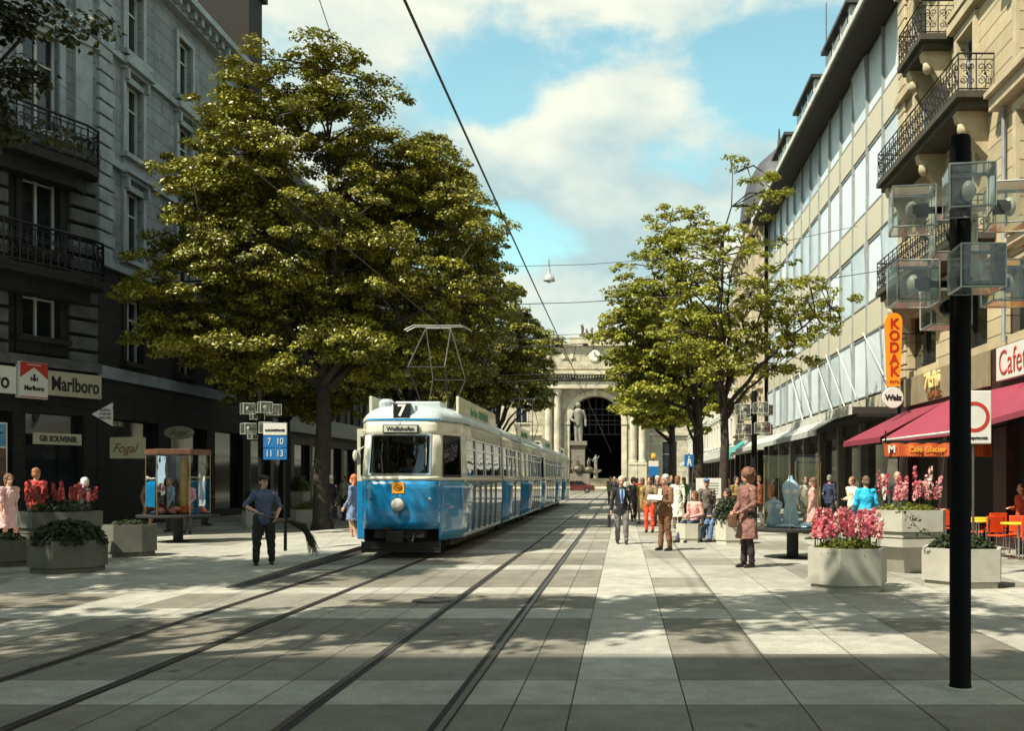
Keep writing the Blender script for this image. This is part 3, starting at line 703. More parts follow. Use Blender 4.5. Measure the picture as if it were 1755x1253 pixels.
# ------------------------------------------------------------------ ornate cream building on the right
cb = thing('cream_stone_building', 'cream stone building with black iron balconies above the red awnings', 'building', (RX, 22, 0))
W2 = Wall((RX - .05, 31.98), -PI / 2); Lo = 22.0; HO = 21.5
us = [2.4, 6.2, 10.2, 14.2, 18.2]
winrows = ((17.6, 2.3), (14.0, 2.6), (10.95, 2.3), (7.35, 2.6)); hs = []
for u in us:
    for z, h in winrows: hs.append((u - .6, u + .6, z, z + h))
low = [(.9, 3.6, 4.95, 6.6), (4.7, 7.6, 4.95, 6.6), (8.6, 11.6, 4.95, 6.6), (12.6, 15.6, 4.95, 6.6)]
hs += low
m = MB(); W2.holes(m, Lo, 4.75, HO, hs); m.build('wall', 'cream_stone', cb)
for z, h in winrows:
    pr = window_proto(1.2, h, 'hood' if z > 12 else '', surround='cream_trim', sub=3); put_windows(pr, W2, cb, [(u, z) for u in us]); kill(pr)
for h in low: q = MB(); W2.bx(q, h[0], h[1], -.24, -.2, h[2], h[3]); f = q.build('window', 'pane', cb); q = MB(); W2.bx(q, (h[0] + h[1]) / 2 - .04, (h[0] + h[1]) / 2 + .04, -.197, -.12, h[2], h[3]); q.build('mullion', 'darkshop', f)
q = MB()
for i in range(40):
    z = 4.8 + i * .42
    if z > HO - .5: break
    W2.bx(q, -.02, .75, 0.0, .1, z, z + .37)
q.build('quoins', 'cream_trim', cb, bevel=.02)
q = MB(); W2.bx(q, 0, Lo, 0, .22, 13.55, 13.8); W2.bx(q, 0, Lo, 0, .22, 17.0, 17.25); W2.bx(q, 8.5, Lo, 0, .3, 10.3, 10.6); W2.bx(q, 8.5, Lo, 0, .42, 10.603, 10.72); W2.bx(q, 0, Lo, 0, .15, 6.95, 7.15)
q.build('string_course', 'cream_trim', cb)
for z, h in winrows[1:3]:
    for u in us[2:]:
        q = MB(); W2.bx(q, u - 1.05, u + 1.05, 0, .5, z + h + .42, z + h + .55); W2.bx(q, u - 1.2, u + 1.2, 0, .62, z + h + .553, z + h + .68)
        for s_ in (-1, 1): W2.bx(q, u + s_ * .95 - .12, u + s_ * .95 + .12, 0, .35, z + h - .1, z + h + .42)
        q.build('window_hood', 'cream_trim', cb)
q = MB(); W2.bx(q, 0, Lo, 0, .7, HO, HO + .5); q.build('cornice', 'cream_trim', cb)
q = MB(); W2.bx(q, 0, Lo, -13, -.3, .01, HO); q.build('building_core', 'dark', cb)
MT['mauve_wall'] = M('dark red shop front', (.035, .012, .012), .5, var=.4)
hs = [(.8, 3.8, .3, 3.3), (4.6, 8.0, .05, 3.3), (8.8, 12.2, .3, 3.3), (13, 16.4, .3, 3.3), (17.2, 20.6, .3, 3.3)]
m = MB(); W2.holes(m, Lo, 0, 4.75, hs, depth=.5); m.build('shop_front', 'mauve_wall', cb)
for h in hs: q = MB(); W2.bx(q, h[0], h[1], -.5, -.46, h[2], h[3]); q.build('shop_window', 'shopglass', cb)
for k, (ua, ub, z, dp) in enumerate(((.5, 8.1, 10.98, .92), (.4, 8.2, 7.55, .92), (2.9, 5.2, 13.66, .92), (2.2, 6.6, 17.1, .92))):
    s = MB(); W2.bx(s, ua, ub, 0, dp, z - .16, z); W2.bx(s, ua + .15, ub - .15, 0, dp - .12, z - .34, z - .163)
    bal = s.build('balcony', M('shaded balcony stone', (.05, .045, .032), .85, var=.3), cb)  # slab colour blackened to stand for the shade below the balconies
    r = MB(); railing(r, [W2.p(ua + .04, 0, z), W2.p(ua + .04, dp - .05, z), W2.p(ub - .04, dp - .05, z), W2.p(ub - .04, 0, z)], .9, .016, .45); r.build('railing', 'black_iron', bal)
    for u in ([ua + .5, ub - .5] if ub - ua < 5 else [ua + .6, (ua + ub) / 2, ub - .6]):
        b_ = MB(); pf = [(0, z - .345), (dp - .15, z - .345), (dp - .2, z - .55), (dp * .55, z - .75), (dp * .35, z - 1.1), (0.0, z - 1.45)]
        vs = [W2.p(u - .16, d, zz) for d, zz in pf] + [W2.p(u + .16, d, zz) for d, zz in pf]; n = len(pf)
        b_.add(vs, [tuple(range(n - 1, -1, -1)), tuple(range(n, 2 * n))] + [(i, (i + 1) % n, n + (i + 1) % n, n + i) for i in range(n)])
        b_.ell(W2.p(u, dp * .62, z - .72), (.14, .2, .2), 8, 6)
        b_.build('bracket', 'cream_trim', bal, smooth=True)
# drainpipe
q = MB(); q.tube([W2.p(8.9, .1, 4.8), W2.p(8.9, .1, 10.3)], .05, 6); q.build('drainpipe', 'grey_trim', cb)

# signs and awnings on it
MT['awn_red'] = M('burgundy awning cloth', (.24, .028, .052), .75, var=.1, scale=1.2)
MT['awn_dark'] = M('dark red awning cloth', (.20, .02, .04), .8, var=.15)
MT['valance'] = M('orange brown valance cloth', (.40, .07, .012), .8, var=.12)
s = wallsign(W2, 8.6, 17, 3.90, 4.68, .16, .15, 'white', 'cafeteria_sign', 'long white sign with red lettering above the red awning beside the lamp post', 'sign')
textmesh('Cafeteria', .84, s, 'sign_red', W2.p(8.78, .17, 4.27), W2.a, .88, -.012, .01, 'LEFT')
s = wallsign(W2, .75, 7.9, 3.85, 4.72, .12, .1, M('beige fascia', (.24, .20, .12), .6), 'shop_sign', 'beige fascia board with pale yellow letters behind the round sign', 'sign')
textmesh('7chi', .62, s, M('yellow letters', (.75, .62, .25), .4), W2.p(3.7, .13, 4.42), W2.a, 1.3, .02, .05)
textmesh('BÜHLER', .26, s, 'ink_brown', W2.p(3.9, .13, 4.0), W2.a, 1.3, .01, .03)
def cloth(name, label, cat, vs, fs, mat, group=None, th=.02, parts=()):
    t = thing(name, label, cat, vs[0], group); o = MB().add(vs, fs).build('cloth', mat, t)
    sl = o.modifiers.new('s', 'SOLIDIFY'); sl.thickness = th; return t
a1 = cloth('shop_awning', 'dark red awning at the corner of the cream building beside the canopy', 'awning', [(8.9, 31.2, 3.72), (8.9, 27.4, 3.72), (7.0, 27.0, 2.74), (6.9, 31.0, 2.74), (7.0, 27.0, 2.6), (6.9, 31.0, 2.6), (8.9, 31.2, 2.74)], [(0, 1, 2, 3), (3, 2, 4, 5), (0, 3, 6)], 'awn_dark', 'red awnings')
for y in (31.15, 27.5): MB().tube([(8.9, y, 2.9), (7.05, y - .2, 2.72)], .025, 5).build('awning_arm', 'black_iron', a1)
a2 = cloth('shop_awning', 'burgundy awning above the orange café valance', 'awning', [(8.9, 27.2, 3.74), (8.9, 21.9, 3.74), (7.75, 21.6, 2.72), (7.0, 26.7, 2.66), (7.0, 26.7, 2.56), (7.75, 21.6, 2.62)], [(0, 1, 2, 3), (3, 2, 5, 4)], 'awn_red', 'red awnings')
MB().tube([(7.0, 26.7, 2.64), (7.75, 21.6, 2.7)], .035, 6).build('front_rail', 'fascia_white', a2)
for y in (26.9, 22.2): MB().tube([(8.9, y, 2.9), (7.2 + (27 - y) * .14, y - .2, 2.66)], .025, 5).build('awning_arm', 'black_iron', a2)
a3 = cloth('shop_awning', 'burgundy awning below the red lettered sign', 'awning', [(8.9, 21.7, 3.76), (8.9, 14.5, 3.76), (6.5, 14.5, 2.8), (7.65, 21.4, 2.8), (7.65, 21.4, 2.7), (6.5, 14.5, 2.7)], [(0, 1, 2, 3), (3, 2, 5, 4)], 'awn_red', 'red awnings')
for y in (21.2, 15): MB().tube([(8.9, y, 2.9), (7.65 - (21.4 - y) * .167, y - .1, 2.78)], .025, 5).build('awning_arm', 'black_iron', a3)
# café valance facing down the street
vx0, vx1, vy = (1515 - VX) * 23 / FPX, (1700 - VX) * 23 / FPX, 23.0
v = thing('cafe_valance', 'orange brown scalloped valance with yellow lettering under the burgundy awning', 'valance', (vx0, vy, 2.3))
m = MB(); n = 44; z1 = 2.44; z0 = 2.12
for i in range(n):
    xa = vx0 + (vx1 - vx0) * i / n; xb = vx0 + (vx1 - vx0) * (i + 1) / n
    yy = vy + .02 * math.sin(i * .9); y2 = vy + .02 * math.sin((i + 1) * .9)
    m.add([(xa, yy, z1), (xb, y2, z1), (xb, y2 - .05, z0 + .03), ((xa + xb) / 2, (yy + y2) / 2 - .05, z0 - .01), (xa, yy - .05, z0 + .03)], [(4, 3, 2, 1, 0)])
o = m.build('cloth', 'valance', v); sl = o.modifiers.new('s', 'SOLIDIFY'); sl.thickness = .012
textmesh('Café Glacier  Bar', .2, v, 'gold', (vx0 + 1.15, vy - .07, 2.29), 0, .85)
textmesh('M', .24, v, 'white', (vx0 + .16, vy - .07, 2.29), 0, .95, .01)
MB().b2(vx0, vx1, vy, vy + .06, 2.44, 2.50).build('support_bar', 'black_iron', v)
for x in (vx0 + .05, vx1 - .05): MB().tube([(x, vy + .03, 2.47), (x, vy + .03, 2.9 if x > vx0 + 1 else 2.72)], .02, 5).build('hanger', 'black_iron', v)
# film sign and round sign on the corner
x_, y_, z_ = AT(1531, 600, 30.2)
s = thing('film_sign', 'tall orange sign with vertical dark red letters and rounded top', 'sign', (x_, y_, z_))
hh = 1.12; pts = []
for i in range(11): a = PI * i / 10; pts.append((.25 * math.cos(a), hh - .25 + .25 * math.sin(a)))
pts = [(.18, -hh)] + pts + [(-.18, -hh)]; n = len(pts)
m = MB().add([(x_ + p, y_ - .1, z_ + q) for p, q in pts] + [(x_ + p, y_ + .1, z_ + q) for p, q in pts], [tuple(range(n)), tuple(range(2 * n - 1, n - 1, -1))] + [(i, n + i, n + (i + 1) % n, (i + 1) % n) for i in range(n)])
m.build('board', M('orange sign', (.85, .27, .01), .4, var=.05), s)
for i, ch in enumerate('KODAK'): textmesh(ch, .42, s, M('dark red letter', (.42, .02, .005), .5), (x_, y_ - .11, z_ + .78 - i * .36), 0, .95, .012)
textmesh('FOTO', .12, s, MT['sign_red'], (x_, y_ - .11, z_ - .98), 0, .9)
for dz in (.5, -.6): MB().tube([(x_ + .2, y_, z_ + dz), (9.0, y_, z_ + dz)], .02, 5).build('bracket', 'black_iron', s)
x_, y_, z_ = AT(1530, 682, 29.8)
s = thing('round_sign', 'round white sign with black lettering below the orange sign', 'sign', (x_, y_, z_))
MB().lathe([(.30, -.05), (.32, -.03), (.32, .03), (.30, .05)], 28, M4=Matrix.Translation((x_, y_, z_)) @ Matrix.Rotation(PI / 2, 4, 'X')).build('board', 'white', s)
textmesh('Walz', .23, s, 'ink', (x_, y_ - .055, z_), 0, 1.0, .012)
MB().tube([(x_ + .2, y_, z_ - .2), (x_ + .55, y_, z_ - .45), (9.0, y_, z_ - .45)], .02, 5).build('bracket', 'black_iron', s)

# ------------------------------------------------------------------ buildings further along the right side
db, DW = block('domed_corner_building', 'cream corner building with a dark dome beyond the office building', (RX - .3, 77, 0), -PI / 2, 15.9, 17.6, 4, 'far_cream', 'cream_trim', canopy=(1.2, 3.4, .3, 'fascia_white'))
q = MB(); q.lathe([(2.6, 18.0), (2.7, 20.0), (2.9, 20.2), (2.75, 21.5), (2.3, 23.2), (1.5, 24.6), (.6, 25.4), (.15, 25.8), (.05, 27.2)], 20, (11.4, 72.5, 0)); q.build('dome', 'slate', db, smooth=True)
block('far_shop_house', 'white fronted shop building far along the right pavement', (RX, 104, 0), -PI / 2, 26.8, 15.5, 4, 'far_cream', 'white', canopy=(1.6, 3.2, .5, 'fascia_white'), pitch=2.8)
block('far_pale_house', 'pale house near the station on the right side', (RX + .2, 140, 0), -PI / 2, 35.8, 17, 4, 'far_grey', 'white', pitch=3.4, canopy=(1.2, 3.4, .4, 'fascia_white'))
MT['teal'] = M('teal awning cloth', (.03, .27, .25), .75)
t1 = cloth('shop_awning', 'teal awning on the shop beside the second street lamp', 'awning', [(8.6, 66, 4.6), (8.6, 61.6, 4.6), (6.7, 61.6, 3.2), (6.7, 66, 3.2), (6.7, 66, 2.9), (6.7, 61.6, 2.9)], [(0, 1, 2, 3), (3, 2, 5, 4)], 'teal', 'teal awnings')
MB().tube([(8.7, 61.7, 3.5), (6.75, 61.7, 3.18)], .03, 5).build('awning_arm', 'black_iron', t1)

# ------------------------------------------------------------------ railway station at the end of the street
SY = 170.0; SX = -4.75
st = thing('railway_station', 'sandstone railway station with a tall triumphal arch and clock at the end of the street', 'station', (SX, SY, 0))
def arch_wall(mb, xc, r, zs, x0, x1, z0, z1, y, depth, n=24):
    """wall with a round-headed opening"""
    P = [(xc - r, z0)] + [(xc - r * math.cos(PI * i / n), zs + r * math.sin(PI * i / n)) for i in range(n + 1)] + [(xc + r, z0)]
    for i in range(1, n + 1):
        a, b = P[i], P[i + 1]; mb.add([(a[0], y, a[1]), (b[0], y, b[1]), (b[0], y, z1), (a[0], y, z1)], [(0, 1, 2, 3)])
    mb.add([(x0, y, z0), (xc - r, y, z0), (xc - r, y, z1), (x0, y, z1)], [(0, 1, 2, 3)]); mb.add([(xc + r, y, z0), (x1, y, z0), (x1, y, z1), (xc + r, y, z1)], [(0, 1, 2, 3)])
    for a, b in zip(P[:-1], P[1:]): mb.add([(a[0], y, a[1]), (b[0], y, b[1]), (b[0], y + depth, b[1]), (a[0], y + depth, a[1])], [(3, 2, 1, 0)])
HWc = 9.2; MT['under_bar'] = M('dark glazing bar', (.022, .022, .02), .6)
m = MB(); arch_wall(m, SX, 4.45, 11.35, SX - HWc, SX + HWc, 0, 19.6, SY, 3.0); m.b2(SX - HWc, SX - HWc + .02, SY, SY + 8, 0, 24.5); m.b2(SX + HWc - .02, SX + HWc, SY, SY + 8, 0, 24.5)
m.build('arch_front', 'station_stone', st)
m = MB()
n = 28; ra, rb = 4.45, 5.35
for i in range(n):
    a0, a1 = PI * i / n, PI * (i + 1) / n
    q4 = [(SX - r * math.cos(a), 11.35 + r * math.sin(a)) for a, r in ((a0, ra), (a1, ra), (a1, rb), (a0, rb))]
    m.add([(x, SY - .25, z) for x, z in q4] + [(x, SY, z) for x, z in q4], [(0, 1, 2, 3), (4, 7, 6, 5), (0, 4, 5, 1), (2, 6, 7, 3), (0, 3, 7, 4), (1, 5, 6, 2)])
for s_ in (-1, 1): m.b2(SX + s_ * 4.90 - .45, SX + s_ * 4.90 + .45, SY - .25, SY, 0, 11.35); m.b2(SX + s_ * 4.90 - .5, SX + s_ * 4.90 + .55, SY - .4, SY, 10.85, 11.347)
m.b2(SX - .4, SX + .4, SY - .6, SY, 15.7, 17.1); m.build('archivolt', 'station_trim', st)
for x in (-8.0, -6.45, 6.45, 8.0):
    m = MB(); m.b2(SX + x - .74, SX + x + .74, SY - 1.9, SY, 0, 3.9); m.b2(SX + x - .76, SX + x + .76, SY - 2.0, SY, 3.9, 4.3); pd = m.build('pedestal', 'station_trim', st)
    m = MB(); m.lathe([(.72, 4.3), (.72, 4.6), (.58, 4.75), (.6, 9), (.52, 15.4), (.55, 15.6), (.75, 16.6), (.8, 16.8)], 14, (SX + x, SY - .95, 0)); m.build('column', 'station_trim', st, smooth=True)
m = MB(); m.b2(SX - HWc, SX + HWc, SY - 1.9, SY, 16.9, 18.0); m.build('entablature', 'station_trim', st)
m = MB(); m.b2(SX - HWc, SX + HWc, SY - 1.8, SY, 18.0, 19.2); m.build('frieze', 'station_dark', st)
m = MB(); m.b2(SX - HWc - .5, SX + HWc + .5, SY - 2.7, SY, 19.2, 19.75)
for i in range(40): m.b2(SX - HWc + i * .49, SX - HWc + i * .49 + .22, SY - 2.4, SY - 1.8, 18.75, 19.197)
m.build('cornice', 'station_trim', st)
m = MB(); m.b2(SX - HWc + .4, SX + HWc - .4, SY - .8, SY + 7, 19.75, 24.2); m.b2(SX - HWc + .6, SX + HWc - .6, SY - .95, SY, 20.3, 21.6); m.build('attic', 'station_stone', st)
m = MB(); m.b2(SX - HWc, SX + HWc, SY - 1.5, SY + 7.5, 24.2, 24.9); m.b2(SX - 4.5, SX + 4.5, SY - 1.2, SY + 4, 24.9, 25.7); m.build('attic_cornice', 'station_trim', st)
ck = MB().lathe([(.95, 0), (1.0, .2), (.9, .25)], 24, M4=Matrix.Translation((SX - .1, SY - .95, 22.5)) @ Matrix.Rotation(PI / 2, 4, 'X')).build('clock', 'white', st)
m = MB(); m.b2(SX - .14, SX - .06, SY - 1.3, SY - 1.24, 22.5, 23.2); m.b2(SX - .1, SX + .4, SY - 1.3, SY - 1.24, 22.46, 22.54); m.build('clock_hand', 'ink', ck)
for x in (-5.5, -4, 3.8, 5.3):
    MB().lathe([(.45, 0), (.45, .2)], 14, M4=Matrix.Translation((SX + x, SY - .95, 22.4)) @ Matrix.Rotation(PI / 2, 4, 'X')).build('roundel', 'station_trim', st)
def stone_figure(mb, x, y, z, h, ang=0.):
    c, s_ = math.cos(ang), math.sin(ang)
    def P(a, b, k): return (x + (a * c - b * s_) * h, y + (a * s_ + b * c) * h, z + k * h)
    mb.cap(P(-.05, 0, 0), .05 * h, P(-.045, 0, .5), .07 * h, 6); mb.cap(P(.06, -.03, 0), .05 * h, P(.04, 0, .5), .07 * h, 6)
    mb.cap(P(0, 0, .5), .095 * h, P(0, 0, .78), .11 * h, 8); mb.ell(P(0, 0, .93), .065 * h, 8, 6)
    mb.cap(P(-.11, 0, .78), .04 * h, P(-.2, -.05, .58), .03 * h, 6); mb.cap(P(.11, 0, .78), .04 * h, P(.22, -.02, .9), .03 * h, 6)
for (x, z, h, g) in ((-2.2, 25.7, 2.3, 1), (-.6, 25.7, 1.8, 0), (.8, 25.7, 3.2, 1), (2.3, 25.7, 2.2, 1), (-7.6, 19.75, 3.0, 0), (7.6, 19.75, 3.0, 0)):
    m = MB(); stone_figure(m, SX + x, SY - (1.6 if z < 20 else .4), z, h, x)
    if g: stone_figure(m, SX + x + .7, SY - .2, z, h * .7, -x); m.ell((SX + x + .3, SY - .2, z + .4), (.9, .5, .5), 8, 6)
    m.build('sculpture', 'station_dark', st, smooth=True)
# dark hall behind the arch with glazing bars
m = MB(); m.b2(SX - 8, SX + 8, SY + 3.2, SY + 40, .01, 18.9); m = MB()
m.add([(SX - 7, SY + 3.05, 0), (SX + 7, SY + 3.05, 0), (SX + 7, SY + 30, 0), (SX - 7, SY + 30, 0), (SX - 7, SY + 3.05, 19), (SX + 7, SY + 3.05, 19), (SX + 7, SY + 30, 19), (SX - 7, SY + 30, 19)], [(3, 2, 6, 7), (0, 3, 7, 4), (2, 1, 5, 6), (7, 6, 5, 4)])
m.build('hall', 'dark', st)
m = MB()
for z in (9.2, 10.9, 11.6, 12.6, 13.6): hw = 4.4 if z <= 11.4 else math.sqrt(max(.1, 4.4 ** 2 - (z - 11.35) ** 2)); m.b2(SX - hw, SX + hw, SY + 3, SY + 3.1, z, z + .16)
for i in range(-3, 4): x = i * 1.1; m.b2(SX + x - .06, SX + x + .06, SY + 3.01, SY + 3.09, 9.3, 11.35 + math.sqrt(max(.1, 4.35 ** 2 - x ** 2)))
m.build('glazing_bars', 'under_bar', st)
# wings
for sgn, L0 in ((-1, 34), (1, 34)):
    x0 = SX + sgn * HWc; xa = x0 - L0 if sgn < 0 else x0
    Wn = Wall((xa, SY + 1.5), 0); hs = []
    cs = [L0 - 3.6 - 5.2 * i for i in range(6)] if sgn < 0 else [3.6 + 5.2 * i for i in range(6)]
    for u in cs: hs += [(u - .95, u + .95, 11.2, 14.6), (u - 1.3, u + 1.3, 1.0, 8.0)]
    m = MB(); Wn.holes(m, L0, 0, 17.2, hs, depth=.5); Wn.bx(m, 0, L0, -10, -9.9, 0, 17); m.build('wing_wall', 'station_stone', st)
    pr = window_proto(1.9, 3.4, 'hood', surround='station_trim', sub=3); put_windows(pr, Wn, st, [(u, 11.2) for u in cs]); kill(pr)
    pr = window_proto(2.6, 7.0, '', surround=None, sub=3); put_windows(pr, Wn, st, [(u, 1.0) for u in cs]); kill(pr)
    m = MB(); Wn.bx(m, 0, L0, 0, .4, 9.0, 9.5); Wn.bx(m, 0, L0, 0, .9, 17.2, 17.9); Wn.bx(m, 0, L0, -8, -.2, 17.9, 19.2); Wn.bx(m, 0, L0, 0, .3, 0, .9); m.build('wing_cornice', 'station_trim', st)

# ------------------------------------------------------------------ monument and fountain
MT['bronze'] = M('weathered bronze', (.13, .12, .08), .5, .4, var=.4, scale=2)
MT['pale_bronze'] = M('pale figure', (.22, .22, .17), .6, var=.3)
mx_, my_ = (991 - VX) * 120 / FPX, 120.0
mo = thing('monument', 'statue of a standing man on a tall pedestal in front of the station arch', 'monument', (mx_, my_, 0))
m = MB(); m.b2(mx_ - 1.9, mx_ + 1.9, my_ - 1.9, my_ + 1.9, 0, .5); m.b2(mx_ - 1.4, mx_ + 1.4, my_ - 1.4, my_ + 1.4, .5, 2.2); m.b2(mx_ - .8, mx_ + .8, my_ - .8, my_ + .8, 2.2, 5.6); m.b2(mx_ - 1.05, mx_ + 1.05, my_ - 1.05, my_ + 1.05, 5.6, 6.1)
m.build('pedestal', M('granite pedestal', (.2, .18, .14), .7, var=.25), mo)
m = MB(); h = 4.6; x, y, z = mx_, my_, 6.1
m.cap((x - .22, y, z), .2, (x - .2, y, z + 2.2), .34, 8); m.cap((x + .3, y - .15, z), .2, (x + .18, y, z + 2.2), .34, 8)
m.cap((x, y, z + 2.1), .48, (x, y, z + 3.5), .55, 10); m.ell((x, y - .05, z + 4.35), (.3, .32, .38), 10, 8); m.cap((x, y, z + 3.7), .2, (x, y, z + 4.1), .17, 8)
m.cap((x - .6, y, z + 3.6), .2, (x - .9, y - .3, z + 2.7), .16, 8); m.cap((x - .9, y - .3, z + 2.7), .16, (x - .5, y - .5, z + 2.4), .13, 8)
m.cap((x + .6, y, z + 3.6), .2, (x + .85, y + .1, z + 2.7), .16, 8); m.cap((x + .85, y + .1, z + 2.7), .16, (x + .9, y - .1, z + 1.9), .12, 8)
m.build('statue', 'pale_bronze', mo, smooth=True)
for k, (dx, dz) in enumerate(((-1.3, 2.2), (1.3, 2.2), (0, 2.3))):
    m = MB(); stone_figure(m, mx_ + dx, my_ - .9 - (k == 2) * .4, dz, 1.9, k); m.ell((mx_ + dx, my_ - .9 - (k == 2) * .4, dz + .4), (.6, .5, .45), 8, 6); m.build('pedestal_figure', 'bronze', mo, smooth=True)
fx, fy = (1034 - VX) * 130 / FPX, 130.
fo = thing('fountain', 'pale stone fountain basin with a small figure beside the statue', 'fountain', (fx, fy, 0))
m = MB(); m.lathe([(3.2, 0), (3.3, .3), (3.0, .5), (3.3, 1.4), (3.5, 1.6), (3.1, 1.6), (3.0, 1.2)], 24, (fx, fy, 0)); m.build('basin', 'station_trim', fo, smooth=True)
m = MB(); m.lathe([(.35, 1.2), (.25, 2.3), (.75, 2.6), (.8, 2.75), (.2, 2.7)], 16, (fx - 1, fy, 0)); stone_figure(m, fx - 1, fy, 2.7, 2.0, 0); m.build('figure', 'pale_bronze', fo, smooth=True)

# ------------------------------------------------------------------ tram
MT['tram_blue'] = M('tram blue paint', (.004, .185, .40), .25, var=.18, coat=.9, scale=2.2)
MT['tram_cream'] = M('tram cream paint', (.53, .52, .41), .35, var=.13, coat=.35)
MT['tram_roof'] = M('tram roof paint', (.40, .46, .46), .45, var=.22, coat=.15, scale=3)
MT['tram_glass'] = glass('tram window glass', (.55, .58, .57), .05)
MT['rubber'] = M('black rubber', (.012, .012, .012), .7)
MT['under'] = M('dark underframe', (.018, .016, .014), .8, var=.5)
MT['seat'] = M('tram seat', (.20, .11, .05), .6)
MT['chrome'] = M('lamp chrome', (.6, .6, .6), .2, 1.)
MT['lens'] = M('headlamp lens', (.5, .5, .45), .08, spec=.9, coat=1)
OUT = [(0, 0), (.30, .008), (.55, .045), (.68, .11), (.76, .22), (.82, .38), (.93, .78), (1.02, 1.1), (1.08, 1.32), (1.10, 1.55), (1.10, 60)]
SS = [0.]
for a, b in zip(OUT[:-1], OUT[1:]): SS.append(SS[-1] + math.hypot(b[0] - a[0], b[1] - a[1]))
def outl(s, z, nose=True):
    if not nose: x, y = 1.10, s; wgt = 0
    else:
        s_ = min(s, SS[-1] - .01); i = max(k for k in range(len(SS) - 1) if SS[k] <= s_ + 1e-9)
        t = (s_ - SS[i]) / (SS[i + 1] - SS[i]); x = OUT[i][0] + t * (OUT[i + 1][0] - OUT[i][0]); y = OUT[i][1] + t * (OUT[i + 1][1] - OUT[i][1])
        wgt = max(0, 1 - y / 1.5)
    if z > 1.6: y += wgt * .24 * (z - 1.6); x *= 1 - .028 * (z - 1.6)
    if z < 1.0: y += wgt * .10 * (1.0 - z) ** 1.2; x *= 1 - .05 * (1. - z)
    return x, y
def s_at(y): return SS[-1] - (60 - y)
def patch(mb, s0, s1, z0, z1, side=1, off=0., nose=True, nz=3, rr=0.):
    ss = [s0] + [q for q in (SS if nose else []) if s0 + .004 < q < s1 - .004] + [s1]
    if nose:
        k = [s for s in np.arange(s0, min(s1, 2.2), .1) if all(abs(s - q) > .03 for q in ss)]; ss = sorted(ss + k)
    zs = [z0 + (z1 - z0) * i / nz for i in range(nz + 1)]; vs = []; fs = []; m = len(ss)
    for z in zs:
        for s in ss:
            x, y = outl(s, z, nose); x2, y2 = outl(s + .02, z, nose); x1, y1 = outl(max(0, s - .02), z, nose)
            dx, dy = x2 - x1, y2 - y1; l = math.hypot(dx, dy); nx, ny = dy / l, -dx / l
            vs.append((side * (x + nx * off), y + ny * off, z))
    for i in range(nz):
        for j in range(m - 1):
            f = (i * m + j, i * m + j + 1, (i + 1) * m + j + 1, (i + 1) * m + j); fs.append(f if side > 0 else f[::-1])
    mb.add(vs, fs)
def solid(o, th=.03, off=-1): q = o.modifiers.new('s', 'SOLIDIFY'); q.thickness = th; q.offset = off; return o
